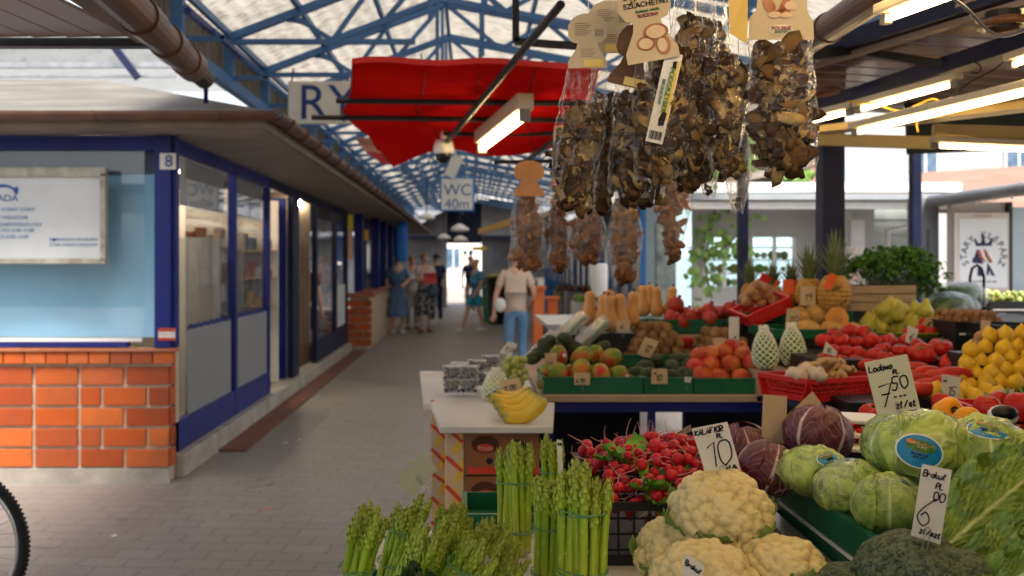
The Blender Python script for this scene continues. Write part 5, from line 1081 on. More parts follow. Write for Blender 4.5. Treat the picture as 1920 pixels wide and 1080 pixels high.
for (px, py, Y) in ((1176, 832, 2.5), (1205, 826, 2.52), (1223, 830, 2.54), (1180, 850, 2.46), (1238, 850, 2.5), (1083, 880, 2.35), (1115, 868, 2.4), (1135, 862, 2.42)): pts.append(P(px, py, Y))
for i, p_ in enumerate(pts):
    o = obj('radish', rme); o.location = p_; s_ = rr.uniform(.85, 1.2); o.scale = (s_, s_, s_*rr.uniform(.95, 1.1)); o.rotation_euler = (rr.uniform(0, 6.28), rr.uniform(0, 6.28), rr.uniform(0, 6.28)) if i < len(pts)-8 else (R(180), rr.uniform(-.5, .5), 0)
    tag(o, 'small red radish in the heap in the black crate', 'radish', 'radishes heaped in the black crate'); q = obj('root', roots[i % 4], o)
radleaf = mat('radish_leaf', (.09, .24, .02), (.22, .42, .05), 16, .45, bump=.4)
spots_ = [('bunch of radish leaves on top of the heap', 1225, 862, 2.46), ('radish leaves hanging at the back corner of the crate', 1262, 905, 2.36), ('bright radish leaves over the front of the crate', 1235, 925, 2.2), ('radish leaves between the two radish rows', 1180, 872, 2.34), ('radish leaves at the corner beside the cauliflower', 1278, 918, 2.3)]
for i, (lab, px, py, Y) in enumerate(spots_):
    t = thing('radish_leaves', lab, 'leaves', P(px, py, Y), group='radish leaf bunches'); rr_ = random.Random(i+60)
    for k_ in range(7):
        mb = MB(); mb.grid(leafpatch(.028, .085, rr_.uniform(.3, 1.1), .009, k_+i*7), 9, 12, Matrix.Rotation(rr_.uniform(0, 6.28), 4, 'Z') @ Matrix.Rotation(rr_.uniform(-1.0, .3), 4, 'X') @ Matrix.Translation((0, .002, 0))); mb.build('leaf', radleaf, t, True)
# ---- price cards
paper = mat('card_white', (.62, .60, .54), (.68, .66, .60), 5, .6); paperg = mat('card_greenish', (.55, .56, .42), (.6, .61, .47), 5, .6); papert = mat('card_tan', (.50, .36, .2), (.56, .42, .25), 5, .7)
def pcard(name, label, c4, Y, lines, m=paper, Ys_=None, clip=True, pen=.0013, cat='price card', group=None, th=.0012, slant=.12, jit=.022):
    """c4: top-left, top-right, bottom-right, bottom-left corners; lines: (text, u, v, height) in card fractions"""
    Ys_ = Ys_ or (Y, Y, Y, Y); q = [P(*c4[i], Ys_[i]) for i in range(4)]; cen = (q[0]+q[1]+q[2]+q[3])/4
    t = thing(name, label, cat, (q[2]+q[3])/2, group=group); ex = q[1]-q[0]; ez = q[3]-q[0]; nrm = ex.cross(ez).normalized()
    if nrm.y > 0: nrm.negate()
    mb = MB(); nu, nv = 8, 8; bow = .012*ex.length
    def pt(u, v, e=0): return (q[0]*(1-u)+q[1]*u)*(1-v)+(q[3]*(1-u)+q[2]*u)*v+nrm*(e-bow*math.sin(math.pi*u))
    mb.grid(lambda u, v: pt(u, v, 0), nu, nv); mb.grid(lambda u, v: pt(1-u, v, -th), nu, nv); mb.grid(lambda u, v: pt(u, 0, -th*v), nu, 2); mb.grid(lambda u, v: pt(1, u, -th*v), nu, 2); mb.grid(lambda u, v: pt(0, 1-u, -th*v), nu, 2); mb.grid(lambda u, v: pt(1-u, 1, -th*v), nu, 2)
    W(mb, 'card', m, t)
    asp_ = ex.length/ez.length; mb = MB()
    for (s, u0, v0, h) in lines:
        out = []; strokes(s, 0, 0, h, out, jit=jit, slant=slant)
        for st_ in out:
            pts_ = [pt(u0+a/asp_, v0-b, .0009) for a, b in st_]; mb.tube(pts_, pen, 4)
    if lines: W(mb, 'handwriting', inkm, t)
    if clip:
        b = (q[2]+q[3])/2; dz = ez.normalized(); dx = ex.normalized(); a_ = b-dz*.018-dx*.004+nrm*.0015; mb = MB(); mb.tube([b+dz*.03-dx*.004, b-dx*.004+nrm*.002, a_, a_-dz*.004+dx*.004, a_+dx*.008, b+dx*.004+nrm*.002, b+dz*.03+dx*.004], .0007, 5); W(mb, 'wire_clip', steel, t)
    return t
pcard('price_card', 'white card reading KALAFIOR 10 stuck in the largest cauliflower', [(1297, 804), (1364, 791), (1391, 888), (1326, 898)], 1.9, [('KALAFIOR', .04, .15, .105), ('PL', .60, .27, .085), ('10', .16, .80, .48), ('zł/k', .60, .90, .09)], pen=.0014)
pcard('price_card', 'greenish card reading Lodowa 7.50 on the largest wrapped lettuce', [(1621, 680), (1701, 664), (1726, 766), (1646, 779)], 2.05, [('Lodowa', .05, .20, .115), ('PL', .58, .31, .08), ('7', .10, .88, .44), ('50', .46, .60, .24), ('-', .44, .78, .14), ('-', .56, .78, .14), ('-', .66, .78, .14), ('zł/st', .46, .93, .12)], m=paperg, pen=.0016)
q0 = [(1622, 680), (1701, 664), (1726, 766), (1646, 779)]
pcard('price_card', 'tall white card reading Brokuł 6.00 in front of the wrapped lettuces', [(1730, 870), (1785, 882), (1763, 1021), (1709, 1004)], 1.56, [('Brokuł', .07, .155, .085), ('PL', .55, .29, .08), ('6', .04, .82, .40), ('00', .50, .46, .13), ('zł/szt', .24, .93, .08)], pen=.0011)
pcard('price_card', 'tilted white card reading Brokuł at the bottom edge', [(1285, 1037), (1322, 1062), (1300, 1120), (1278, 1105)], 1.6, [('Brokuł', .06, .30, .15)], pen=.0011)
for i, (nm, lab, c4, Y, m_) in enumerate((('blank_card', 'upright blank tan card between the two large radicchios', [(1431, 740), (1476, 743), (1474, 833), (1428, 826)], 2.45, papert), ('blank_card', 'tilted blank tan card behind the largest radicchio', [(1475, 780), (1524, 734), (1556, 778), (1500, 830)], 2.52, papert),
    ('blank_card', 'pale greenish card leaning over the asparagus heap', [(741, 899), (790, 846), (820, 880), (772, 931)], 1.98, mat('card_sage', (.36, .36, .24), (.42, .42, .29), 5, .7)), ('blank_card', 'curled pale card at the bottom beside the leaning asparagus', [(845, 1085), (916, 1040), (915, 1058), (870, 1090)], 1.7, mat('card_pale_grey', (.4, .38, .32), (.46, .44, .38), 5, .7)),
    ('blank_card', 'brown card seen edge on above the radish leaves', [(1236, 833), (1295, 796), (1297, 808), (1240, 842)], 2.42, mat('card_brown', (.25, .19, .14), (.3, .23, .17), 5, .7)))):
    pcard(nm, lab, c4, Y, [], m_, group='cards turned away')
pcard('tag_strip', 'narrow white tag standing edge on in the asparagus', [(1044, 824), (1053, 826), (1056, 888), (1047, 890)], 2.2, [('sz', .15, .15, .1)], clip=False, cat='tag')
# ================================================================== HANGING BAGS OF DRIED MUSHROOMS
drym = mat('dried_mushroom', (.75, .75, .75), (1, 1, 1), 60, .75, bump=.5, island=[(.022, .010, .005), (.10, .048, .017), (.035, .016, .007), (.30, .17, .06), (.055, .025, .010), (.55, .38, .15), (.07, .032, .012), (.026, .012, .006), (.62, .46, .22), (.10, .05, .018), (.04, .02, .008), (.15, .075, .025)])
bagfilm = filmmat('bag_film', (.985, .97, .95), .01, 20, 1.0, 1.0, .0)
farfilm = filmmat('far_bag_film', (.96, .94, .92), .03, 24, .9, .8, .05)
seamfilm = filmmat('seam_film', (.95, .93, .9), .06, 26, .9, 1.0, .10)
hdr = mat('header_card', (.52, .43, .29), (.60, .50, .35), 5, .6); hyel = mat('yellow_tag', (.72, .56, .12), (.78, .62, .2), 5, .5)
mushr = mat('mushroom_print', (.30, .09, .04), (.5, .25, .14), 30, .6); mcream = mat('mushroom_print_cream', (.65, .48, .3), (.72, .56, .4), 30, .6)
maroon = mat('maroon_print', (.3, .02, .05), None, 5, .6); greenp = mat('green_print', (.03, .22, .08), None, 5, .6)
def slices(mb, n, seed, w_, h_, d_, shape=None, size=(.012, .03), zlo=0., prof=None):
    rr_ = random.Random(seed)
    for i in range(n):
        z = zlo+h_*(rr_.random()); k_ = prof(z/h_) if prof else 1
        x = rr_.uniform(-.5, .5)*(w_*k_-size[1]*1.3); y = rr_.uniform(-.42, .42)*d_*k_
        s = rr_.uniform(*size); m_ = 16; cv = rr_.uniform(2, 26); tw = rr_.uniform(-30, 30); el = rr_.uniform(.45, 1); ph = rr_.random()*6
        M_ = Matrix.Translation((x, y, z)) @ Euler((rr_.uniform(-.55, .55), rr_.uniform(0, 6.28), rr_.uniform(-.6, .6))).to_matrix().to_4x4()
        kind = rr_.random()
        out = []
        for j in range(m_):
            a = 2*math.pi*j/m_
            r_ = s*(1+.25*math.sin(a*2+ph)+.18*math.sin(a*3+ph*2))
            r_ *= 1+.35*noise.noise(Vector((math.cos(a)*1.3, math.sin(a)*1.3, seed+i*3.1)))
            if kind < .15: r_ = s*(1.0 if math.sin(a) > -.15 else .38+.75*max(0, -math.sin(a)-.75)*3)
            elif kind < .5: r_ *= .5+.8*abs(math.cos(a))
            out.append((r_*math.cos(a), r_*el*math.sin(a)))
        def bend_(u, v, e): return (u, e+cv*(u*u*.6+tw*.01*u*v+.25*v*v)*.6+.0022*math.sin(u*260+ph)*min(1, abs(v)*60)+.0016*math.sin(v*300+ph), v)
        th = .0011; vs = [bend_(0, 0, -th)]+[bend_(a*.55, b*.55, -th) for a, b in out]+[bend_(a, b, 0) for a, b in out]+[bend_(0, 0, th)]+[bend_(a*.55, b*.55, th) for a, b in out]
        A, B, D, E = 1, 1+m_, 1+2*m_, 2+2*m_; fs = []
        for j in range(m_):
            q = (j+1) % m_; fs += [(0, A+q, A+j), (A+j, A+q, B+q, B+j), (D, E+j, E+q), (E+j, B+j, B+q, E+q)]
        mb.add(vs, fs, M_)
def bag(label, px, pytop, pybot, Y, w_, d_=.045, n=90,  fill=.72, tilt=0, seed=0, taper=.25, kind='flat', size=(.013, .027), grp='bags of dried mushrooms hung in front', film=None):
    zt, zb = Z(pytop, Y), Z(pybot, Y); h_ = zt-zb; t = thing('mushroom_bag', label, 'bag', (X(px, Y), Y, zt), group=grp); t.rotation_euler = (0, R(tilt), rng.uniform(-.15, .15))
    rr_ = random.Random(seed)
    def wp(v):   # width profile, v=0 bottom
        if kind == 'cone': return .25+.75*min(1, v*1.6) if v < .55 else 1
        return (1-.06*math.cos(v*9+seed)) if v < .6 else 1-taper*(v-.6)/.4
    def dp(v): return max(.04, min(1, math.sin(min(1, v*3.2)*math.pi/2))*(1-.8*max(0, (v-.5))/.5))
    def f(u, v):
        a = u*2*math.pi; c, s = math.cos(a), math.sin(a); c2 = math.copysign(abs(c)**.7, c); x = w_/2*wp(v)*c2; y = d_/2*1.15*dp(v)*s
        wr = .0022*math.sin(u*57+4*noise.noise(Vector((seed, v*3, 0))))+.007*noise.noise(Vector((x*38, y*30+seed, v*7)))+.006*noise.noise(Vector((x*80, seed, v*24)))
        return (x+wr*.5, y+wr*(1.4 if abs(s) > .2 else .2), -h_+h_*v)
    mb = MB(); mb.grid(f, 65, 60); mb.build('bag_film', film or bagfilm, t, True)
    mb = MB(); mb.tube([f(0, j/40) for j in range(41)], .0007, 4); mb.tube([f(.5, j/40) for j in range(41)], .0007, 4); mb.grid(lambda u, v: (w_*(u-.5)*wp(0)*1.02, .0005+.003*math.sin(u*19+seed), -h_-.006+.008*v+.003*math.sin(u*11+seed)), 24, 3); mb.build('seam', seamfilm, t, True)
    mb = MB(); slices(mb, int(n*(1.5 if n > 8 else 1)), seed, w_*.92, h_*fill, d_*.62, prof=lambda v: wp(v*fill)*(.75+.25*dp(v*fill)), size=size)
    o = mb.build('mushroom_slices', drym, t, True); o.location = (0, 0, -h_+.004); o['kind'] = 'stuff'
    return t, h_
def mshape(w_, h_):   # mushroom outline of a header card, origin at bottom centre
    return [(-w_*.5, 0), (w_*.5, 0), (w_*.5, h_*.12), (w_*.30, h_*.34), (w_*.26, h_*.45), (w_*.40, h_*.48), (w_*.5, h_*.58), (w_*.5, h_*.78), (w_*.38, h_*.92), (w_*.15, h_), (-w_*.15, h_), (-w_*.38, h_*.92), (-w_*.5, h_*.78), (-w_*.5, h_*.58), (-w_*.40, h_*.48), (-w_*.26, h_*.45), (-w_*.30, h_*.34), (-w_*.5, h_*.12)]
def header(t, w_, h_, y=-.012, x=0, z=-.01, tilt=0, barcode=True, m=None, shape=None, yellow=True, small=True):
    M_ = Matrix.Translation((x, y, z)) @ Matrix.Rotation(R(tilt), 4, 'Y'); mb = MB(); mb.prism(shape or mshape(w_, h_), .0012, M_); hc = mb.build('header_card', m or hdr, t)
    mb = MB()
    if barcode:
        for i in range(9): mb.box((w_*(.18+i*.022), -.0014, h_*.62), (w_*.012, .001, h_*.13), M=None) if False else mb.add([(w_*(.18+i*.024)+a*w_*.012*(1+i % 3)*.4, -.0014, h_*(.58+b*.13)) for a, b in ((0, 0), (1, 0), (1, 1), (0, 1))], [(0, 1, 2, 3)], M_)
    if small:
        for i in range(7): mb.add([(-w_*.33+a*w_*(.3+.06*(i % 3)), -.0014, h_*(.60+i*.035+b*.012)) for a, b in ((0, 0), (1, 0), (1, 1), (0, 1))], [(0, 1, 2, 3)], M_)
        for i in range(5): mb.add([(-w_*.18+a*w_*(.3+.04*(i % 3)), -.0014, h_*(.20+i*.035+b*.010)) for a, b in ((0, 0), (1, 0), (1, 1), (0, 1))], [(0, 1, 2, 3)], M_)
    if mb.v: mb.build('small_print', mat('faint_print', (.25, .2, .15), None, 5, .7), t)
    if yellow: mb = MB(); mb.add([(w_*(-.1+.5*a), -.002, h_*(.02+.13*b)) for a, b in ((0, 0), (1, 0), (1, 1), (0, 1))], [(0, 1, 2, 3)], M_); mb.build('yellow_label', hyel, t)
    return M_
YB = 1.95
# order: far ones first
t, h = bag('bag of light brown dried mushrooms at the outer left end of the row', 1102, 122, 384, 1.93, .092, .05, 95, .66, 7, 11); header(t, .075, .105, x=-.0, z=-.008, tilt=-7)
t, h = bag('second bag from the alley end with tan mushroom stems', 1146, 100, 386, 2.0, .088, .05, 100, .66, 5, 12); header(t, .085, .105, x=-.004, z=-.002, tilt=-3)
t, h = bag('bag with dark caps behind the brown mushroom header', 1205, 150, 372, 2.03, .080, .05, 100, .8, 3, 13)
t, h = bag('narrow bag of mushroom slices with yellow cut piece under the boletus header', 1188, 120, 362, 1.9, .075, .045, 80, .7, 2, 14)
header(t, .075, .12, x=-.012, z=-.045, tilt=12, m=mat('header_brown', (.12, .055, .03), (.2, .10, .05), 18, .6), barcode=False, small=False)
t, h = bag('bag of brown mushrooms under the cream boletus header card', 1222, 110, 330, 1.87, .078, .045, 80, .72, -2, 15)
# cream header with lettering
M_ = header(t, .098, .165, y=-.03, x=-.002, z=-.01, tilt=-8, barcode=False, small=False, yellow=False)
for s, zz, sz, mm in (('BOROWIK', .123, .0175, inkm), ('SZLACHETNY', .106, .0140, inkm), ('Boletus edulis', .094, .008, greenp), ('SUSZONY', .085, .009, maroon)):
    o = text('header_lettering', s, sz, (0, 0, 0), FRONT, mm, t); o.matrix_local = M_ @ Matrix.Translation((.004, -.002, zz)) @ Matrix.Rotation(R(90), 4, 'X')
mb = MB()
for (x, z, a, b) in ((.012, .052, .024, .016), (-.008, .034, .019, .014), (.022, .026, .014, .018)): mb.prism([(x+a*math.cos(q), z+b*math.sin(q)) for q in [i*math.pi/8 for i in range(16)]], .001, M_ @ Matrix.Translation((0, -.0015, 0)))
mb.build('mushroom_picture', mushr, t); mb = MB()
for (x, z, a, b) in ((.012, .052, .018, .012), (-.01, .033, .013, .010), (.02, .026, .009, .013)): mb.prism([(x+a*math.cos(q), z+b*math.sin(q)) for q in [i*math.pi/8 for i in range(16)]], .001, M_ @ Matrix.Translation((0, -.0028, 0)))
mb.build('mushroom_picture_inner', mcream, t)
t, h = bag('dark bag carrying the long yellow and green strip label', 1258, 60, 322, 1.88, .092, .05, 120, .85, 4, 16)
M_ = Matrix.Translation((-.022, -.034, -.215)) @ Matrix.Rotation(R(9), 4, 'Y')
mb = MB(); mb.prism([(-.016, 0), (.016, 0), (.016, .17), (-.016, .17)], .001, M_); mb.build('strip_label', whitepl, t)
mb = MB(); mb.prism([(-.001, .04), (.014, .045), (.014, .16), (.003, .15)], .001, M_ @ Matrix.Translation((0, -.0012, 0))); mb.build('strip_yellow', hyel, t)
mb = MB(); mb.prism([(.0, .032), (.01, .034), (.011, .058), (.003, .06), (-.002, .045)], .001, M_ @ Matrix.Translation((0, -.0022, 0))); mb.prism([(.002, .143), (.009, .141), (.008, .156), (.001, .154)], .001, M_ @ Matrix.Translation((0, -.0022, 0)))
for i in range(10): mb.prism([(-.012+i*.0024, .006), (-.0108+i*.0024+(i % 3)*.0004, .006), (-.0108+i*.0024+(i % 3)*.0004, .022), (-.012+i*.0024, .022)], .0006, M_ @ Matrix.Translation((0, -.001, 0)))
mb.build('strip_print', inkm, t)
o = text('strip_lettering', 'PODGRZYBEK', .0135, (0, 0, 0), FRONT, greenp, t); o.matrix_local = M_ @ Matrix.Translation((.003, -.003, .10)) @ Matrix.Rotation(R(90), 4, 'Y') @ Matrix.Rotation(R(90), 4, 'X')
o = text('strip_lettering', 'BRUNATNY', .009, (0, 0, 0), FRONT, greenp, t); o.matrix_local = M_ @ Matrix.Translation((-.008, -.003, .095)) @ Matrix.Rotation(R(90), 4, 'Y') @ Matrix.Rotation(R(90), 4, 'X')
t, h = bag('large bag of near black mushrooms in the middle with wrinkled bottom', 1306, -30, 345, 1.9, .098, .055, 130, .80, 2, 17)
t, h = bag('tapered bag with pale square slice left of the biggest bag', 1366, 70, 328, 1.86, .088, .05, 95, .8, 0, 18, .6, 'cone')
t, h = bag('biggest bag with the illustrated mushroom header card', 1462, 68, 316, 1.82, .118, .055, 130, .88, -2, 19, .05, size=(.016, .033))
M_ = Matrix.Translation((0, -.012, -.004)) @ Matrix.Rotation(R(3), 4, 'Y')
mb = MB(); mb.prism([(-.057, -.004), (.058, -.006), (.056, .028), (.046, .044), (.042, .09), (-.042, .09), (-.044, .05), (-.056, .036)], .0014, M_); mb.build('header_card', hdr, t)
mb = MB()
for (x, z, a, b, r_) in ((-.022, .058, .010, .016, .5), (.006, .060, .007, .018, -.5), (.0, .044, .016, .007, .2)): mb.prism([(x+a*math.cos(q)*math.cos(r_)-b*math.sin(q)*math.sin(r_), z+a*math.cos(q)*math.sin(r_)+b*math.sin(q)*math.cos(r_)) for q in [i*math.pi/8 for i in range(16)]], .001, M_ @ Matrix.Translation((0, -.0016, 0)))
mb.build('mushroom_picture', mushr, t); mb = MB()
for (x, z, a, b) in ((-.012, .040, .011, .006), (.008, .039, .010, .005), (.016, .056, .011, .008)): mb.prism([(x+a*math.cos(q), z+b*math.sin(q)) for q in [i*math.pi/8 for i in range(16)]], .001, M_ @ Matrix.Translation((0, -.003, 0)))
mb.build('mushroom_picture_inner', mcream, t)
mb = MB(); mb.prism([(.0+.021*math.cos(q), .013+.0095*math.sin(q)) for q in [i*math.pi/10 for i in range(20)]], .001, M_ @ Matrix.Translation((0, -.0015, 0))); mb.build('oval_badge', mat('badge_cream', (.68, .6, .5), None, 5, .5), t)
o = text('badge_lettering', 'POLSKIE', .0095, (0, 0, 0), FRONT, maroon, t); o.matrix_local = M_ @ Matrix.Translation((0, -.003, .015)) @ Matrix.Rotation(R(90), 4, 'X')
o = text('badge_lettering', 'GRZYBY', .0065, (0, 0, 0), FRONT, greenp, t); o.matrix_local = M_ @ Matrix.Translation((0, -.003, .0085)) @ Matrix.Rotation(R(90), 4, 'X')
t, h = bag('nearly empty clear bag hanging low beneath the biggest bags', 1384, 180, 393, 1.96, .085, .05, 4, .08, 0, 20, .3, 'cone', (.004, .007), film=seamfilm)
mb = MB(); mb.add([(-.035, -.02, -.16), (-.012, -.022, -.16), (-.014, -.022, -.11), (-.037, -.02, -.11)], [(0, 1, 2, 3)]); mb.build('barcode_label', mat('label_tan', (.5, .42, .33), None, 5, .6), t)
t, h = bag('clear bag bottom with a few crumbs below the middle bags', 1302, 160, 366, 1.97, .085, .05, 6, .10, -8, 21, .2, 'cone', (.004, .008), film=seamfilm)
t, h = bag('bag of small brown mushrooms low behind the front row', 1212, 240, 372, 2.05, .07, .05, 70, .8, 0, 22)
t, h = bag('plain bag of dark mushrooms behind the strip label bag', 1335, 0, 300, 2.0, .09, .05, 100, .8, 3, 23)
# yellow twisted paper and top tag
mb = MB(); mb.add([(X(1366, 1.82), 1.82, Z(-20, 1.82)), (X(1402, 1.82), 1.82, Z(-20, 1.82)), (X(1402, 1.8), 1.8, Z(40, 1.8)), (X(1398, 1.8), 1.79, Z(85, 1.8)), (X(1368, 1.8), 1.80, Z(62, 1.8))], [(0, 1, 2, 3, 4)])
o = mb.build('paper_strip', mat('golden_paper', (.62, .42, .1), (.7, .5, .16), 8, .5)); sm = o.modifiers.new('s', 'SOLIDIFY'); sm.thickness = .001; tag(o, 'golden paper strip hanging left of the biggest header card', 'paper')
pcard('price_card', 'small white card at the top edge above the boletus header', [(1172, -40), (1258, -70), (1262, -18), (1178, 18)], 1.84, [('70', .1, .6, .4), ('PL', .06, .92, .2)], clip=False)
# hanging bar and hooks
hb = thing('hanging_rail', 'dark rail above the view that carries the mushroom bags', 'rail', (.3, 1.95, 2.12)); mb = MB(); mb.tube([(-.1, 1.95, 2.12), (1.2, 1.95, 2.12)], .012, 10); W(mb, 'rail', darkmetal, hb)
mb = MB()
for px, pt_, y in ((1102, 80, 1.93), (1146, 60, 2.0), (1205, 150, 2.03), (1188, 110, 1.9), (1222, 100, 1.87), (1258, 60, 1.88), (1306, -30, 1.9), (1366, 70, 1.86), (1462, 0, 1.82), (1384, 180, 1.96), (1302, 160, 1.97), (1212, 240, 2.05), (1335, 0, 2.0)):
    mb.tube([(X(px, y), y, Z(pt_, y)), (X(px, y)*.98+.01, 1.95, 2.12)], .0008, 4)
W(mb, 'string', whitepl, hb)
# far row of bags (blurred)
farm = mat('dried_mushroom_orange', (.75, .75, .75), (1, 1, 1), 40, .75, island=[(.17, .06, .025), (.3, .12, .045), (.10, .04, .02), (.42, .2, .08), (.22, .08, .03)])
paperor = mat('orange_header', (.55, .24, .09), (.62, .3, .13), 9, .7)
for i, (lab, px, pt_, pb, Y, w_, kd) in enumerate((('far bag of orange brown mushrooms beneath an orange cap shaped header', 990, 360, 500, 4.2, .135, 'flat'), ('far bag half hidden behind the red awning side of the row', 1048, 372, 500, 4.3, .085, 'flat'), ('far small bag below the nearest left bags', 1103, 380, 486, 4.1, .12, 'flat'), ('far long bag of chopped mushrooms beside the small one', 1172, 360, 522, 4.0, .115, 'flat'), ('far pointed bag of reddish mushroom strips', 1262, 318, 484, 4.0, .14, 'cone'))):
    drym_, drym = drym, farm
    t, h = bag(lab, px, pt_, pb, Y, w_*1.15, .07, 60, .92, 0, 40+i, .45, kd, (.022, .034), 'far bags of dried mushrooms', film=farfilm); drym = drym_
    if i < 2:
        mb = MB(); mb.prism([(a*1.7, b*1.5) for a, b in mshape(.075, .1)] if i == 0 else mshape(.06, .12), .002, Matrix.Translation((0, -.03, -.02))); mb.build('header_card', paperor, t)
mb = MB(); mb.prism([(X(1036, 2.9), Z(285, 2.9)), (X(1056, 2.9), Z(292, 2.9)), (X(1060, 2.9), Z(234, 2.9)), (X(1040, 2.9), Z(236, 2.9))], .003, Matrix.Translation((0, 2.9, 0))); tag(mb.build('paper_tag', paperor), 'small orange paper tag hanging left of the mushroom bags', 'tag')
fb = thing('hanging_rail', 'thin dark rail that carries the far mushroom bags', 'rail', (.5, 4.2, 2.0)); mb = MB(); mb.tube([(.1, 4.25, 1.93), (1.1, 4.05, 1.93)], .008, 8); W(mb, 'rail', darkmetal, fb)
mb = MB()
for px, pt_, y in ((990, 325, 4.2), (1048, 325, 4.3), (1103, 380, 4.1), (1172, 360, 4.0), (1262, 318, 4.0)): mb.tube([(X(px, y), y, Z(pt_, y)), (X(px, y), y, 1.93)], .0012, 4)
W(mb, 'string', whitepl, fb)
# ================================================================== FRUIT ON THE TRAYS
def fruitmesh(name, prof, m, n=18, dent=0, noise_=0, seed=0):
    mb = MB(); mb.lathe(prof, n); 
    if noise_: mb.v = [tuple(Vector(v)*(1+noise_*noise.noise(Vector(v)*25+Vector((seed, 0, 0))))) for v in mb.v]
    return mb.mesh(name, m, True)
def ovprof(r_, h_, k=10, pw=1, top=0): return [(max(.0004, r_*math.sin(math.pi*i/k)**pw*(1+top*(i/k-.5))), -h_*math.cos(math.pi*i/k)) for i in range(k+1)]
def dimple(r_, h_, k=14, d=.25): return [(max(.0004, r_*math.sin(math.pi*i/k)**.85), -h_*math.cos(math.pi*i/k)*(1-d*max(0, (abs(i/k-.5)-.3))*3)) for i in range(k+1)]
def place(name, label, cat, me, p, s=1, rot=None, group=None, child=None):
    o = obj(name, me); o.location = p; o.scale = s if isinstance(s, tuple) else (s,)*3; o.rotation_euler = rot or (rng.uniform(-.5, .5), rng.uniform(-.5, .5), rng.uniform(0, 6.28)); tag(o, label, cat, group)
    if child:
        for nm, cme_ in child: obj(nm, cme_, o)
    return o
def heap(name, label, cat, me, x0, x1, y0, y1, z, r_, layers, group, child=None, s=(.92, 1.08), jit=.15, squash=.9, rot=None, maxn=999, slope=0):
    n = 0
    for l in range(layers):
        dx = 2*r_*1.0; inset = l*r_*.85; xs = x0+r_+inset; row = 0; y = y0+r_+inset*.6
        while y < y1-inset*.4:
            x = xs+(r_ if row % 2 else 0)*.9
            while x < x1-inset-r_*.3 and n < maxn:
                place(name, label, cat, me, (x+rng.uniform(-jit, jit)*r_, y+rng.uniform(-jit, jit)*r_, z+r_*squash+l*r_*1.45+slope*(y-y0)), rng.uniform(*s), rot, group, child); n += 1; x += dx
            y += dx*.9; row += 1
    return n
mango = mat('mango_skin', (.16, .24, .02), (.45, .20, .025), 14, .38, lo=.42, hi=.6, rand=.3, spots=((.5, .07, .02), 9, .56), hue=.05)
mme = fruitmesh('mango', ovprof(.043, .055, 12, .9, .12), mango, 20, noise_=.05)
stk = MB(); stk.tube([(0, 0, .05), (0, 0, .058)], .004, 6); stkm = stk.mesh('stalk', mat('fruit_stalk', (.07, .04, .02), (.12, .08, .04), 9, .8))
stkr = MB(); stkr.box((.02, -.038, .01), (.018, .004, .018)); stickm = stkr.mesh('sticker', whitepl)
for px, py, Y, s, lab in ((1046, 703, 4.25, 1.0, 'large green mango at the left front of its tray'), (1088, 695, 4.27, .95, 'orange yellow mango behind the small price tag'), (1127, 704, 4.25, .98, 'green yellow mango in the middle front of its tray'), (1163, 706, 4.25, .92, 'green mango with a round sticker at the tray end'), (1048, 668, 4.38, .9, 'red mango on top with a white sticker'), (1090, 670, 4.4, 1, 'long green mango in the upper row'), (1145, 672, 4.42, 1, 'red and green mango lying on top at the tray end'), (1026, 700, 4.36, .8, 'peach coloured mango at the tray corner'), (1118, 664, 4.5, .8, 'green mango tucked behind the upper row'), (1185, 712, 4.3, .7, 'small green mango next to the avocados'), (1070, 700, 4.42, .9, 'green mango lying low in the second row'), (1110, 702, 4.42, .9, 'yellow mango lying low in the second row'), (1150, 700, 4.42, .9, 'red mango lying low in the second row')):
    place('mango', lab, 'mango', mme, P(px, py, Y), s, (R(rng.uniform(-30, 30)), R(rng.uniform(40, 100) if 'long' in lab or 'lying' in lab else rng.uniform(-30, 30)), rng.uniform(-1, 1)), 'mangoes in the green tray', [('stalk', stkm)]+([('sticker', stickm)] if 'sticker' in lab else []))
avo = mat('avocado_skin', (.018, .025, .010), (.05, .075, .018), 20, .5, bump=.5, rand=.5); ame = fruitmesh('avocado', ovprof(.031, .044, 12, .9, -.25), avo, 18, noise_=.04)
for px, py, Y, lab in ((1192, 700, 4.3, 'dark avocado'), (1215, 702, 4.27, 'avocado'), (1262, 706, 4.25, 'avocado'), (1282, 700, 4.3, 'avocado'), (1210, 688, 4.4, 'avocado'), (1232, 678, 4.45, 'avocado'), (1262, 688, 4.38, 'avocado'), (1268, 674, 4.45, 'avocado'), (1292, 708, 4.25, 'avocado'), (1290, 684, 4.42, 'avocado'), (1240, 704, 4.35, 'avocado')):
    place('avocado', 'dark green avocado in the tray between mangoes and red apples', 'avocado', ame, P(px, py, Y), 1, (R(90+rng.uniform(-40, 40)), 0, rng.uniform(0, 6)), 'avocados in the green tray', [('stalk', stkm)])
for px, py in ((1012, 662), (1030, 640), (1060, 636), (1048, 650), (1020, 648), (1104, 655), (1130, 652), (1080, 652), (1000, 672)):
    place('avocado', 'small green avocado heaped behind the mangoes', 'avocado', ame, P(px, py, 4.62), .95, (R(90+rng.uniform(-40, 40)), 0, rng.uniform(0, 6)), 'small avocados behind the mangoes')
apple = mat('red_apple_skin', (.40, .022, .012), (.60, .15, .03), 8, .35, lo=.4, hi=.62, rand=.2, hue=.03); apme = fruitmesh('apple', dimple(.044, .040), apple, 20, noise_=.03)
dots = [(1316, 706, 0), (1350, 708, 0), (1388, 708, 0), (1426, 706, 0), (1332, 684, .06), (1370, 684, .06), (1410, 682, .06), (1304, 688, .05), (1330, 664, .1), (1357, 660, .12), (1392, 666, .1), (1368, 652, .14), (1312, 668, .1), (1436, 690, .08), (1345, 700, .1), (1400, 700, .12), (1385, 655, .16)]
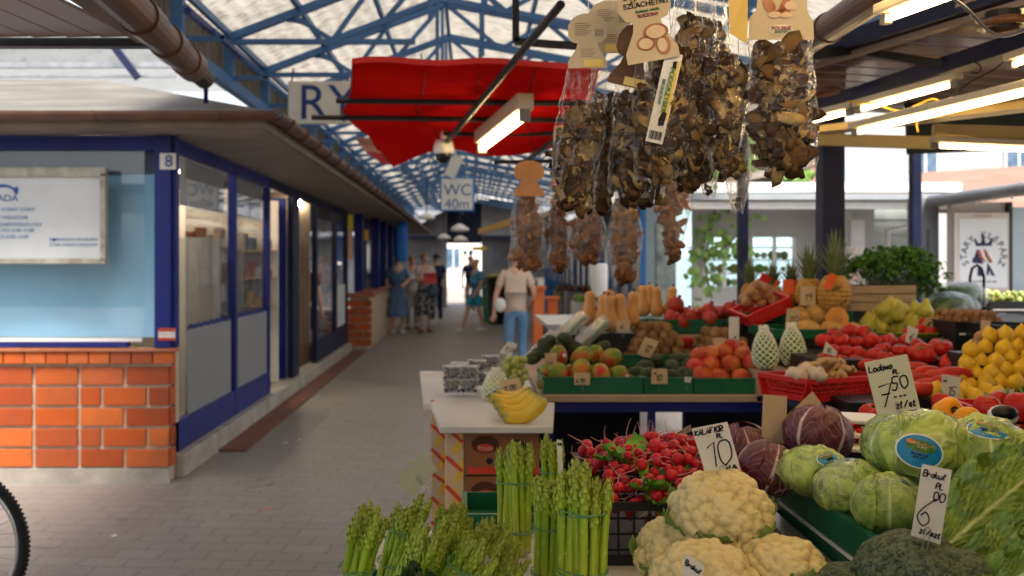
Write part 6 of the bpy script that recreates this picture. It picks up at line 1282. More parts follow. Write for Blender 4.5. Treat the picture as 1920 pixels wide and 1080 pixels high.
for i, (px, py, dy) in enumerate(dots): place('apple', 'red orange apple in the heap at the middle table corner', 'apple', apme, P(px, py, 4.24+dy), rng.uniform(.92, 1.05), None, 'red apples in the green tray', [('stalk', stkm)])
kiwi = mat('kiwi_skin', (.17, .085, .03), (.28, .15, .055), 60, .85, bump=.4, rand=.4); kme = fruitmesh('kiwi', ovprof(.024, .029, 10, .85), kiwi, 14)
heap('kiwi', 'brown kiwi in the left of the two kiwi trays', 'kiwi', kme, X(1175, 4.6), X(1300, 4.6), 4.61, 4.92, 1.03, .024, 5, 'kiwis in the left tray', squash=.9)
heap('kiwi', 'brown kiwi in the tray behind the red apples', 'kiwi', kme, X(1310, 4.6), X(1420, 4.6), 4.61, 4.92, 1.03, .025, 4, 'kiwis in the tray behind the apples', squash=.9)
pom = mat('pomegranate_skin', (.34, .012, .012), (.48, .06, .04), 7, .35, rand=.2); pme = fruitmesh('pomegranate', ovprof(.043, .041, 12, .85), pom, 20, noise_=.05)
cr = MB(); cr.lathe([(.006, .036), (.009, .045), (.013, .053), (.009, .052), (.004, .042)], 10); crm = cr.mesh('crown', pom)
for px, py, Y in ((1260, 595, 5.2), (1298, 594, 5.2), (1330, 583, 5.22), (1370, 580, 5.22), (1268, 571, 5.24), (1264, 590, 5.30), (1285, 590, 5.28), (1312, 590, 5.35), (1350, 588, 5.35), (1385, 588, 5.3), (1330, 598, 5.18), (1280, 604, 5.18), (1400, 576, 5.3)):
    place('pomegranate', 'red pomegranate in the high green tray' if py != 571 else 'topmost pomegranate resting on the others', 'pomegranate', pme, P(px, py, Y), 1, (rng.uniform(-1, 1), rng.uniform(-1, 1), 0), 'pomegranates in the high tray' if py != 571 else None, [('crown', crm)])
sq = mat('squash_skin', (.58, .27, .08), (.68, .36, .12), 5, .45, rand=.15, sss=.05); sqp = [(.004, 0), (.03, .004), (.040, .03), (.040, .055), (.031, .085), (.026, .12), (.027, .15), (.022, .168), (.008, .176), (.004, .177)]; sqm = fruitmesh('squash', sqp, sq, 20)
ssm = MB(); ssm.tube([(0, 0, .172), (.002, 0, .19)], .006, 7); ssmm = ssm.mesh('stalk', mat('fruit_stalk', (.1, .1, .1)))
for i, (px, pb, Y, s) in enumerate(((1103, 612, 4.85, .98), (1128, 618, 4.8, .97), (1146, 622, 4.78, 1.0), (1165, 620, 4.8, 1.02), (1182, 612, 4.85, .98), (1140, 606, 4.95, .95), (1207, 592, 5.3, .92), (1232, 594, 5.28, .92), (1254, 594, 5.3, .92), (1218, 588, 5.42, .9))):
    place('butternut_squash', 'butternut squash in the front group beside the kiwis' if i < 6 else 'butternut squash in the rear group beside the pomegranates', 'squash', sqm, P(px, pb, Y), s, (R(rng.uniform(-6, 6)), R(rng.uniform(-8, 4)), rng.uniform(0, 6)), 'butternut squashes, front group' if i < 6 else 'butternut squashes, rear group', [('stalk', ssmm)])
mb = MB(); mb.bx(X(1090, 4.8), X(1195, 4.8), 4.75, 5.0, 1.02, Z(624, 4.8)); tag(mb.build('squash_box', black), 'dark box under the front group of squashes', 'box')
mb = MB(); mb.bx(X(1195, 5.25), X(1275, 5.25), 5.2, 5.55, 1.14, Z(597, 5.3)-.003); tag(mb.build('squash_board', gcr), 'green board under the rear group of squashes', 'board')
# netted papayas
net = mat('foam_net', (.72, .72, .58), (.8, .8, .66), 20, .6); pap = mat('green_papaya', (.10, .24, .015), (.18, .32, .03), 8, .5)
pp_ = [(.002, 0), (.03, .004), (.050, .035), (.052, .07), (.042, .11), (.028, .145), (.014, .165), (.002, .17)]; papm = fruitmesh('papaya', pp_, pap, 20)
mb = MB()
def rz_(z):
    for i in range(len(pp_)-1):
        if pp_[i][1] <= z <= pp_[i+1][1]: f_ = (z-pp_[i][1])/(pp_[i+1][1]-pp_[i][1]); return pp_[i][0]*(1-f_)+pp_[i+1][0]*f_
    return .014
for sgn in (1, -1):
    for i in range(11):
        mb.tube([((rz_(z)+.003)*math.cos(i*2*math.pi/11+sgn*z*22), (rz_(z)+.003)*math.sin(i*2*math.pi/11+sgn*z*22), z) for z in [.006+.0085*j for j in range(19)]]+[(.017*math.cos(i), .017*math.sin(i), .185)], .0032, 4)
netm = mb.mesh('foam_net', net, True)
for i, (px, pb, Y) in enumerate(((1437, 688, 4.2), (1488, 682, 4.25))): place('papaya', ['green papaya in a white foam net nearest the red apples', 'green papaya in a white foam net behind the ginger basket'][i], 'papaya', papm, P(px, pb, Y)-Vector((0, 0, .01)), 1.0, (0, R(-4+8*i), i*2), None, [('foam_net', netm)])
mb = MB(); mb.bx(X(1412, 4.2), X(1520, 4.2), 4.14, 4.44, .921, P(0, 690, 4.2).z-.008); tag(mb.build('papaya_board', MATS['tan_edge_board']), 'tan board under the netted papayas', 'board')
# melons
mel = mat('melon_skin', (.50, .25, .055), (.62, .36, .11), 30, .7, bump=.5, rand=.15, spots=((.55, .42, .2), 40, .6)); mlm = fruitmesh('melon', ovprof(.056, .054, 14, .9), mel, 22)
for px, py, Y, s in ((1498, 595, 4.75, .92), (1530, 590, 4.78, .9), (1515, 625, 4.6, 1.15), (1557, 622, 4.6, .95), (1600, 624, 4.65, .9), (1488, 630, 4.68, .85), (1540, 600, 4.85, .9)): place('melon', 'orange netted melon in the heap under the pineapples', 'melon', mlm, P(px, py, Y), s, None, 'orange melons')
t = thing('cut_melon', 'halved orange melon with its cut face turned to the front', 'melon', P(1568, 597, 4.6)); mb = MB(); mb.lathe([(.0005, -.03), (.03, -.024), (.046, -.01), (.053, 0.012)], 24, Matrix.Rotation(R(90), 4, 'X')); mb.build('rind', mel, t, True)
mb = MB(); mb.lathe([(.0005, 0), (.0525, 0.0), (.0525, .003), (.0005, .0035)], 24, Matrix.Translation((0, -.0130, 0)) @ Matrix.Rotation(R(90), 4, 'X')); mb.build('flesh', mat('melon_flesh', (.75, .28, .06), (.8, .36, .1), 30, .35), t)
mb = MB(); mb.lathe([(.0005, 0), (.024, 0), (.018, .002), (.0005, .003)], 16, Matrix.Translation((0, -.0168, 0)) @ Matrix.Rotation(R(90), 4, 'X')); mb.build('seed_hollow', mat('melon_core', (.6, .22, .05), (.66, .3, .09), 60, .5, bump=.5), t)
# pineapples
pin = mat('pineapple_skin', (.34, .15, .03), (.50, .28, .055), 24, .6, spots=((.1, .09, .02), 20, .6)); pl = mat('pineapple_leaf', (.10, .15, .05), (.22, .27, .12), 9, .5, rand=.3)
def pineapple(seed, hb, rb, hl):
    n, k_ = 40, 30; vs = []
    mb = MB()
    def f(u, v):
        a = u*2*math.pi; r_ = rb*(math.sin(math.pi*(.06+.88*v))**.42); q1 = math.sin(a*8+v*26); q2 = math.sin(a*8-v*26); r_ *= 1+.05*(q1*q2)+.02; return (r_*math.cos(a), r_*math.sin(a), hb*v)
    mb.grid(f, 73, 40); bodym = mb.mesh('pineapple_body', pin, True); mb = MB(); rr_ = random.Random(seed)
    for i in range(46):
        a = i*2.4; lay = i/46; L_ = hl*(.55+.5*lay)*rr_.uniform(.8, 1.1); out_ = (1.05-.95*lay); base = Vector((math.cos(a)*rb*.35*(1-lay*.7), math.sin(a)*rb*.35*(1-lay*.7), hb*.97+lay*.03)); w_ = .009
        pts_ = []
        for j in range(6): v_ = j/5; pts_.append(base+Vector((math.cos(a), math.sin(a), 0))*(out_*L_*(.5*v_+.25*v_*v_))+Vector((0, 0, L_*(v_-.25*v_*v_*out_))))
        q = Vector((-math.sin(a), math.cos(a), 0)); vs_ = []
        for j, p_ in enumerate(pts_): ww = w_*(1-(j/5)**1.5)+.0004; vs_ += [p_-q*ww, p_+Vector((math.cos(a), math.sin(a), 0))*-.002, p_+q*ww]
        mb.add(vs_, [(j*3, j*3+1, j*3+4, j*3+3) for j in range(5)]+[(j*3+1, j*3+2, j*3+5, j*3+4) for j in range(5)])
    return bodym, mb.mesh('crown_leaves', pl)
pa = pineapple(1, .155, .066, .17); pb_ = pineapple(2, .13, .055, .13)
tagr = mat('orange_tag', (.75, .11, .02), (.8, .16, .04), 5, .5)
for i, (px, pbm, Y, me2, s, lab) in enumerate(((1563, 586, 4.75, pa, 1.15, 'largest pineapple in front of the thick dark post'), (1518, 580, 4.85, pa, .98, 'tall pineapple behind the small price tag'), (1407, 572, 5.4, pb_, .9, 'pineapple at the far left of its row with short crown'), (1447, 575, 5.35, pb_, .9, 'pineapple behind the tilted red basket'), (1484, 578, 5.2, pb_, .92, 'pineapple between the two orange tags'))):
    t = thing('pineapple', lab, 'pineapple', P(px, pbm, Y)); t.scale = (s,)*3; t.rotation_euler = (0, R((-1)**i*2), i); obj('body', me2[0], t); obj('crown_leaves', me2[1], t)
    if i in (0, 3, 4):
        mb = MB(); mb.box((-.045 if i == 0 else 0, -.075, .13), (.032, .002, .065), rot=(0, R(25), 0)); o = mb.build('hang_tag', tagr, t); o.rotation_euler = (0, 0, -i)
for lab, px, py, Y, rt in (('orange paper tag hanging on the left pineapples', 1478, 538, 5.0, 0), ('orange paper tag tilted in front of the pineapple row', 1497, 552, 4.9, -25), ('small red tag above the onions', 1432, 528, 5.1, 30)):
    mb = MB(); mb.box((0, 0, 0), (.055, .002, .075)); mb2 = MB(); o = mb.build('paper_tag', tagr if rt < 30 else redp); o.location = P(px, py, Y); o.rotation_euler = (0, R(rt), 0); tag(o, lab, 'tag')
# onion basket (tilted), ginger basket
onm = mat('onion_skin', (.36, .18, .07), (.48, .28, .13), 12, .45, rand=.3); onme = fruitmesh('onion', [(.0005, -.026), (.014, -.024), (.027, -.01), (.029, .003), (.022, .017), (.009, .027), (.003, .038), (.0005, .04)], onm, 16)
t = lattice_crate('red_basket', 'tilted red basket of onions below the pineapples', X(1385, 5.0), X(1472, 5.0), 4.85, 5.05, 1.27, 1.34, redp, 12, 4, 'basket', tilt=(R(8), R(-24), .1), taper=.012); t.location = P(1432, 592, 4.95)
for px, py in ((1410, 545), (1432, 540), (1420, 556), (1400, 565), (1440, 552), (1450, 562), (1428, 566), (1405, 552), (1395, 560), (1460, 570), (1455, 548), (1418, 536)): place('onion', 'pale brown onion heaped in the tilted red basket', 'onion', onme, P(px, py, 5.0+rng.uniform(-.05, .08)), 1, None, 'onions in the red basket')
t = lattice_crate('red_basket', 'large red basket of ginger and garlic on the stand corner', 1.13, 1.50, 3.60, 3.86, 1.0, 1.085, redp, 16, 4, 'basket', rot=R(24), taper=.022, bar=.006)
mb = MB(); mb.box((0, 0, 0), (.34, .27, .02)); o = mb.build('basket_board', darkblue); o.location = (1.315, 3.74, .986); o.rotation_euler = (0, 0, R(24)); tag(o, 'dark blue board under the ginger basket', 'board')
mb = MB(); mb.bx(1.2, 1.45, 3.65, 3.85, .921, .975); tag(mb.build('board_block', black), 'dark block under the blue board of the ginger basket', 'block')
ging = mat('ginger_skin', (.42, .25, .10), (.55, .36, .17), 18, .7, bump=.3)
gms = []
for s_ in range(3):
    rr_ = random.Random(s_); mb = MB(); v, f = ico(3); c = Vector((0, 0, 0)); allp = []
    for k_ in range(6):
        c = c+Vector((rr_.uniform(.012, .022), rr_.uniform(-.014, .014), rr_.uniform(-.006, .006))); r_ = rr_.uniform(.011, .016); mb.add([(c.x+a[0]*r_*1.25, c.y+a[1]*r_, c.z+a[2]*r_) for a in v], f)
        if k_ % 2: mb.add([(c.x+a[0]*r_*.7, c.y+.016*(-1)**k_+a[1]*r_*1.3, c.z+.008+a[2]*r_*.8) for a in v], f)
    me = mb.mesh('ginger', ging, True); gms.append(me)
for i in range(16):
    a = rng.uniform(-.05, .15); b_ = rng.uniform(-.09, .09); c, s_ = math.cos(R(24)), math.sin(R(24)); x, y = 1.315+a*c-b_*s_, 3.73+a*s_+b_*c
    place('ginger_root', 'knobbly piece of ginger in the large red basket', 'ginger', gms[i % 3], (x-.04*c, y, 1.03+rng.uniform(0, .055)+max(0, .03-abs(a-.05)*.2)), rng.uniform(.85, 1.15), (rng.uniform(-.4, .4), rng.uniform(-.4, .4), rng.uniform(0, 6)), 'ginger roots in the red basket')
gar = mat('garlic_skin', (.55, .42, .3), (.64, .52, .4), 10, .6); mb = MB()
mb.grid(lambda u, v: ((.032*math.sin(math.pi*v)**.7*(1+.08*math.cos(u*2*math.pi*6)*math.sin(math.pi*v)))*math.cos(u*2*math.pi)*(1 if v < .72 else .75), (.032*math.sin(math.pi*v)**.7*(1+.08*math.cos(u*2*math.pi*6)*math.sin(math.pi*v)))*math.sin(u*2*math.pi)*(1 if v < .72 else .75), -.022+.06*v), 41, 18); garm = mb.mesh('garlic', gar, True)
for px, py, Y in ((1512, 698, 3.62), (1500, 708, 3.6), (1532, 706, 3.56), (1520, 712, 3.68), (1490, 706, 3.68)): place('garlic_bulb', 'pale garlic bulb at the near end of the large red basket', 'garlic', garm, P(px, py, Y), 1.05, None, 'garlic bulbs in the red basket')
# tomatoes
tom = mat('tomato_skin', (.42, .010, .006), (.55, .022, .010), 6, .3, rand=.3, spots=((.5, .12, .02), 9, .66)); tmm = []
mb = MB(); mb.grid(lambda u, v: (lambda r_, a: (r_*math.cos(a), r_*math.sin(a), -.028*math.cos(math.pi*v)*(1-.18*(v > .88))))(.037*math.sin(math.pi*(.01+.98*v))**.75*(1+.035*math.cos(u*2*math.pi*5)), u*2*math.pi), 41, 20); tme_ = mb.mesh('tomato', tom, True)
mb = MB()
for i in range(5): a = i*1.257; mb.add([(0, 0, .027), (.006*math.cos(a+.5), .006*math.sin(a+.5), .0275), (.02*math.cos(a), .02*math.sin(a), .030), (.006*math.cos(a-.5), .006*math.sin(a-.5), .0275)], [(0, 1, 2, 3)])
mb.tube([(0, 0, .025), (.003, 0, .036)], .0025, 6); cal = mb.mesh('calyx', mat('calyx_green', (.05, .12, .02), (.09, .18, .03), 9, .6))
def toms(lab, grp, lst, s=1):
    for px, py, Y in lst: place('tomato', lab, 'tomato', tme_, P(px, py, Y), s*rng.uniform(.93, 1.07), (rng.uniform(-.9, .3), rng.uniform(-.5, .5), rng.uniform(0, 6)), grp, [('calyx', cal)])
toms('red tomato in the small heap behind the ginger basket', 'tomatoes behind the ginger basket', [(1560, 660, 4.1), (1588, 662, 4.1), (1612, 665, 4.08), (1545, 640, 4.2), (1575, 638, 4.18), (1602, 642, 4.18), (1630, 640, 4.2), (1565, 628, 4.3), (1595, 622, 4.3), (1622, 626, 4.3), (1548, 672, 4.05), (1578, 680, 4.02), (1604, 682, 4.02)])
toms('red tomato in the long row of tomatoes next to the lemons', 'tomatoes next to the lemons', [(1655, 655, 4.05), (1688, 658, 4.0), (1715, 662, 3.95), (1738, 668, 3.9), (1672, 640, 4.15), (1700, 642, 4.15), (1724, 650, 4.05), (1660, 672, 3.95), (1690, 678, 3.9), (1650, 640, 4.2), (1640, 668, 4.0)])
toms('large beef tomato at the end of the row by the lemons', 'beef tomatoes', [(1764, 652, 3.95), (1786, 684, 3.8), (1730, 664, 3.92)], 1.25)
swp = mat('red_pepper_skin', (.40, .014, .008), (.5, .035, .014), 6, .35, rand=.25); swm = fruitmesh('sweet_potato', ovprof(.022, .055, 12, .8), swp, 16, noise_=.12)
for px, py, Y in ((1712, 690, 3.75), (1740, 698, 3.65), (1765, 705, 3.6), (1720, 712, 3.6), (1748, 722, 3.5), (1712, 728, 3.5), (1735, 730, 3.45), (1775, 716, 3.5), (1650, 688, 3.85), (1680, 692, 3.8), (1790, 700, 3.6), (1628, 684, 3.9), (1700, 705, 3.65)): place('red_pepper', 'long red pepper lying below the tomatoes', 'pepper', swm, P(px, py, Y), 1.1, (R(90), R(rng.uniform(-20, 20)), R(90+rng.uniform(-30, 30))), 'long red peppers below the tomatoes', [])
mb = MB(); mb.bx(1.30, 2.25, 3.42, 3.9, .93, 1.02); mb.bx(1.35, 2.25, 3.9, 4.4, .93, 1.12); tag(mb.build('stand_boards', black), 'dark boards filling the stand under the tomatoes', 'boards')
# pears, bowl, plums
prm = mat('pear_skin', (.42, .40, .05), (.55, .46, .08), 9, .45, rand=.2); prp = [(.0005, -.03), (.018, -.028), (.030, -.014), (.031, 0), (.024, .018), (.014, .034), (.011, .046), (.006, .052), (.0005, .053)]; prme = fruitmesh('pear', prp, prm, 16)
for i, (px, py) in enumerate(((1632, 612), (1652, 614), (1672, 616), (1692, 614), (1712, 612), (1730, 612), (1642, 596), (1664, 594), (1684, 590), (1704, 594), (1722, 598), (1740, 600), (1656, 580), (1676, 574), (1690, 580), (1718, 580), (1735, 582), (1660, 600), (1700, 605), (1750, 606), (1625, 606), (1758, 612))): place('pear', 'yellow green pear heaped in the shallow bowl', 'pear', prme, P(px, py, 4.7+rng.uniform(-.05, .1)), 1.12, (rng.uniform(-.6, .6), rng.uniform(-.6, .6), rng.uniform(0, 6)), 'pears in the shallow bowl', [])
t = thing('shallow_bowl', 'shallow yellow green bowl under the pears', 'bowl', P(1700, 640, 4.6)); mb = MB(); mb.lathe([(.10, 0), (.19, .02), (.235, .045), (.24, .048), (.236, .05), (.19, .026), (.1, .006)], 28, sx=1, sy=.7); mb.build('bowl', mat('yellow_green_plastic', (.3, .38, .02), (.36, .44, .03), 5, .35), t, True)
toms('dark red nectarine on the bowl rim beneath the pears', 'nectarines by the bowl', [(1725, 618, 4.5), (1745, 622, 4.48), (1765, 620, 4.5), (1705, 624, 4.5), (1735, 606, 4.55)], .8)
for o in [o for o in C.objects if o.name.startswith('tomato') and o.get('group') == 'nectarines by the bowl']: o.name = 'nectarine'; o['category'] = 'nectarine'; [bpy.data.objects.remove(c) for c in list(o.children)]
# watermelons
wm = veinmat('watermelon_skin', (.018, .05, .012), (.035, .08, .02), (.09, .16, .04), 4, .3, .12, .1); wmm = fruitmesh('watermelon', ovprof(.12, .16, 16, .85), wm, 26)
for i, (px, py, Y, s) in enumerate(((1782, 577, 5.1, .78), (1800, 556, 5.5, .82))):
    t = thing('watermelon', ['dark green watermelon in clear film nearest the parsley', 'dark green watermelon in film behind the nearest one'][i], 'watermelon', P(px, py, Y)); o = obj('rind', wmm, t); o.rotation_euler = (0, R(80), .2); o.scale = (s*.8, s*.9, s*.95)
    o = obj('film', fmesh[i], t); o.scale = (1.28*s*1.35, 1.15*s, .98*s); 
mb = MB(); mb.bx(X(1735, 5.1), X(1850, 5.1), 4.95, 5.7, 1.2, Z(602, 5.1)); tag(mb.build('melon_crate', black), 'dark crate under the watermelons', 'crate')
# lemons
lem = mat('lemon_skin', (.70, .40, .015), (.78, .50, .03), 50, .4, bump=.25, rand=.1); lmp = [(.0005, -.038), (.005, -.036), (.012, -.031), (.022, -.022), (.028, -.008), (.029, .003), (.025, .018), (.015, .029), (.006, .035), (.004, .040), (.0005, .041)]; lemm = fruitmesh('lemon', lmp, lem, 18)
n = 0
for row in range(5):
    for k_ in range(9):
        px = 1790+row*10+k_*29+rng.uniform(-3, 3); py = 728-row*23+rng.uniform(-3, 3)-min(12, k_*3)
        if px > 2000 or (row == 4 and px < 1850): continue
        place('lemon', 'bright yellow lemon in the steep heap at the stall edge', 'lemon', lemm, P(px, py, 3.55+row*.05+.03*(k_ % 2)), 1.0, (rng.uniform(-.4, .4), rng.uniform(-.3, .3), rng.uniform(0, 6)), 'lemons heaped at the edge', []); n += 1
for px, py, Y in ((1768, 722, 3.5), (1770, 738, 3.45), (1790, 745, 3.4), (1755, 733, 3.45), (1830, 745, 3.4), (1870, 742, 3.4), (1810, 735, 3.45), (1850, 735, 3.45)): place('lemon', 'bright yellow lemon in the steep heap at the stall edge', 'lemon', lemm, P(px, py, Y), 1, None, 'lemons heaped at the edge', [])
for px, py in ((1838, 636), (1858, 632), (1878, 630), (1846, 644), (1830, 648)): place('potato', 'small pale potato in the dark box above the lemons', 'potato', fruitmesh('potato', ovprof(.024, .032, 10, .8), onm) if px == 1838 else bpy.data.meshes['potato'], P(px, py, 3.9), 1, None, 'potatoes above the lemons')
mb = MB()
for i in range(5): mb.bx(1.77+.012*i, 2.7, 3.5+.05*i, 3.6+.05*i, .97, Z(742-row*0-i*23, 3.55+.05*i)-.02)
tag(mb.build('lemon_rack', black), 'dark stepped rack beneath the lemons', 'rack')
# dark crates with brown nuts
for i, (x0, x1, y, z0, z1, lab) in enumerate(((X(1790, 4.3), X(1895, 4.3), 4.3, 1.12, Z(604, 4.3), 'black printed box of walnuts left of the other'), (X(1880, 4.0), X(2010, 4.0), 4.0, 1.12, Z(612, 4.0), 'black box at the very edge behind the lemons'), (X(1855, 6.0), X(1960, 6.0), 6.0, 1.15, Z(566, 6), 'dark crate of pale green grapes at the back'))):
    t = tray('black_box', lab, x0, x1, y, y+.3, z0, z1, black, cat='box'); mb = MB(); w_ = (x1-x0)/2
    mb.bx(-w_+.02, w_-.02, -.153, -.151, (z1-z0)*.55, (z1-z0)*.62); mb.bx(-w_+.05, -w_+.1, -.153, -.151, (z1-z0)*.3, (z1-z0)*.4); mb.build('white_print', whitepl, t)
nutm = mat('walnut_shell', (.22, .10, .04), (.34, .17, .07), 40, .7, bump=.6, rand=.3); nm = fruitmesh('walnut', ovprof(.017, .02, 8, .85), nutm, 12)
heap('walnut', 'brown walnut in the dark box by the watermelons', 'walnut', nm, X(1795, 4.3), X(1890, 4.3), 4.32, 4.56, Z(610, 4.3), .018, 2, 'walnuts in the dark box')
grm = mat('grape_skin', (.34, .42, .10), (.45, .5, .16), 9, .3); gv = MB(); rr_ = random.Random(2)
for i in range(46): gv.ball((rr_.uniform(-.16, .16), rr_.uniform(-.1, .1), rr_.uniform(0, .05)), .018, 8, 5)
o = gv.build('grapes', grm, smooth=True); o.location = (X(1905, 6.1), 6.15, Z(566, 6)+.0); tag(o, 'pale green grapes filling the far dark crate', 'grapes', kind='stuff')
gb = MB(); gb.ball((0, 0, 0), .05, 12, 8); 
for lab, px, py, c_ in (('red fruit pack beside the scale hook', 1827, 552, redp), ('yellow green fruit pack beside the red one', 1848, 556, grm)): o = gb.build('fruit_pack', c_, smooth=True); o.location = P(px, py, 6.2); tag(o, lab, 'fruit')
sc_ = thing('hanging_scale', 'dark arched metal handle standing behind the watermelons', 'scale', P(1833, 580, 5.6)); mb = MB(); mb.tube([P(1819, 580, 5.6), P(1819, 520, 5.6), P(1823, 503, 5.6), P(1832, 497, 5.6), P(1841, 504, 5.6), P(1845, 520, 5.6), P(1845, 580, 5.6)], .008, 8); W(mb, 'handle', darkmetal, sc_, smooth=True); mb = MB(); mb.bx(X(1810, 5.6), X(1855, 5.6), 5.55, 5.8, 1.15, 1.23); W(mb, 'base', darkmetal, sc_)
# parsley in a wooden crate
t = thing('wooden_crate', 'pale wooden crate holding the parsley', 'crate', P(1655, 585, 5.15)); Yw = 5.1; mb = MB()
for z in (0, 1, 2): mb.bx(X(1594, Yw), X(1718, Yw), Yw, Yw+.012, Z(583, Yw)+z*.045, Z(583, Yw)+z*.045+.04); mb.bx(X(1594, Yw), X(1718, Yw), Yw+.3, Yw+.312, Z(583, Yw)+z*.045, Z(583, Yw)+z*.045+.04); mb.bx(X(1594, Yw)-.001, X(1594, Yw)+.011, Yw+.0125, Yw+.2995, Z(583, Yw)+z*.045, Z(583, Yw)+z*.045+.04); mb.bx(X(1718, Yw)-.011, X(1718, Yw)+.001, Yw+.0125, Yw+.2995, Z(583, Yw)+z*.045, Z(583, Yw)+z*.045+.04)
W(mb, 'slats', woodm, t)
mb = MB(); mb.bx(X(1594, Yw), X(1718, Yw), Yw+.02, Yw+.3, 1.2, Z(583, Yw)); tag(mb.build('dark_riser', black), 'dark base below the wooden parsley crate', 'riser')
parm = mat('parsley_leaf', (.045, .14, .02), (.12, .27, .04), 30, .55, rand=0); ps = MB(); st_ = MB(); rr_ = random.Random(3)
for i in range(330):
    a = rr_.uniform(0, 6.28); e = rr_.random()**.5; bx_ = rr_.uniform(-.13, .13); by_ = rr_.uniform(-.1, .1); hx = .27*e*math.cos(a)+.03; hz = .10+.17*math.sqrt(max(0, 1-e*e))*rr_.uniform(.6, 1.05)-(.10 if hx > .15 and rr_.random() < .7 else 0); tip = Vector((hx, .16*e*math.sin(a), hz))
    st_.tube([(bx_, by_, 0), ((bx_+tip.x)/2, (by_+tip.y)/2, tip.z*.65), tip], .0013, 3)
    for k_ in range(6):
        c = tip+Vector((rr_.uniform(-.02, .02), rr_.uniform(-.02, .02), rr_.uniform(-.018, .018))); M_ = Matrix.Translation(c) @ Euler((rr_.uniform(-1.2, 1.2), rr_.uniform(-1.2, 1.2), rr_.uniform(0, 6))).to_matrix().to_4x4(); s_ = rr_.uniform(.010, .018)
        ps.add([(0, -s_, 0), (s_*.5, -s_*.3, s_*.2), (s_, s_*.1, 0), (s_*.45, s_*.35, .1*s_), (0, s_*1.1, 0), (-s_*.45, s_*.35, .1*s_), (-s_, s_*.1, 0), (-s_*.5, -s_*.3, s_*.2)], [(0, 1, 7), (1, 2, 3), (1, 3, 5, 7), (3, 4, 5), (7, 5, 6)], M_)
t = thing('parsley', 'big dark green parsley bunch spilling from the wooden crate', 'parsley', P(1668, 560, 5.25)); ps.build('parsley_leaves', parm, t); st_.build('stems', mat('parsley_stem', (.06, .12, .03), (.1, .17, .05), 9, .6), t)
# bananas
ban = attr_mat('banana_skin', [(0, (.10, .07, .02)), (.06, (.30, .28, .03)), (.18, (.72, .44, .02)), (.85, (.78, .50, .03)), (.95, (.4, .36, .05)), (1, (.08, .06, .02))], .42, .1, 30, noise_amt=.05)
def banana(seed):
    vs = []; fs = []; tone = []; n = 10; k_ = 22; rr_ = random.Random(seed)
    for i in range(k_):
        u = i/(k_-1); ang = (u-.5)*1.75; rad_ = .095; c = Vector((rad_*math.sin(ang), 0, -rad_*math.cos(ang)+rad_)); r_ = .0215*min(1, (u*7+.25))*min(1, ((1-u)*7)**.6+.16) if u > .09 else .006+.004*u/.09
        nx = Vector((math.sin(ang), 0, -math.cos(ang))); 
        for j in range(n):
            a = 2*math.pi*j/n; q = 1+.07*math.cos(5*a); vs.append(tuple(c+nx*(r_*q*math.cos(a))+Vector((0, r_*q*math.sin(a), 0)))); tone.append(u)
    for i in range(k_-1):
        for j in range(n): fs.append((i*n+j, i*n+(j+1) % n, (i+1)*n+(j+1) % n, (i+1)*n+j))
    fs += [tuple(range(n-1, -1, -1)), tuple((k_-1)*n+j for j in range(n))]
    return npmesh('banana', np.array(vs), fs, ban, True, np.array(tone))
bme_ = banana(1)
t = thing('banana_bunch', 'bunch of yellow bananas at the edge of the white board', 'bananas', P(972, 782, 3.5), group=None)
for i, (px, py, Y, s, rt) in enumerate(((955, 752, 3.60, 1.0, (R(-62), R(-8), R(0))), (966, 759, 3.53, 1.02, (R(-68), R(-14), R(3))), (976, 769, 3.47, 1.05, (R(-74), R(-20), R(-2))), (988, 779, 3.41, 1.08, (R(-80), R(-26), R(-5))), (962, 745, 3.67, .95, (R(-55), R(-5), R(8))))):
    o = obj('banana', bme_); o.location = P(px, py, Y); o.scale = (s, s*.95, s); o.rotation_euler = (rt[0]+R(75), rt[1], rt[2]); reparent(o, t)
mb = MB(); mb.ball(P(1013, 720, 3.56), .014, 8, 6, (1, 1, 1.4)); W(mb, 'stem_knot', mat('banana_stem', (.12, .1, .04), (.2, .17, .06), 9, .7), t, smooth=True)
# white grape and net packs
gp_ = thing('green_grapes', 'clear pack of green grapes behind the bananas', 'grapes', P(960, 725, 4.1)); mb = MB(); rr_ = random.Random(9)
for i in range(90): c = P(rr_.uniform(945, 985), rr_.uniform(672, 735), 4.15+rr_.uniform(-.03, .12)); c.x += (735-700)/F*0; mb.ball(c, .014, 8, 6)
W(mb, 'grape_berries', mat('green_grape', (.30, .34, .06), (.42, .44, .12), 9, .3), gp_, smooth=True)
mb = MB(); mb.lathe([(.002, 0), (.04, .003), (.058, .03), (.055, .07), (.035, .10), (.012, .125), (.002, .13)], 18, Matrix.Translation(P(930, 752, 4.1))); o = mb.build('netted_fruit', pap, smooth=True); o2 = obj('foam_net', netm, o); o2.location = P(930, 755, 4.1); o2.scale = (1.08, 1.08, .78); o.data.materials[0] = mat('pale_green_fruit', (.42, .5, .2), (.5, .56, .28), 8, .5); tag(o, 'pale green fruit in a foam net left of the bananas', 'fruit')
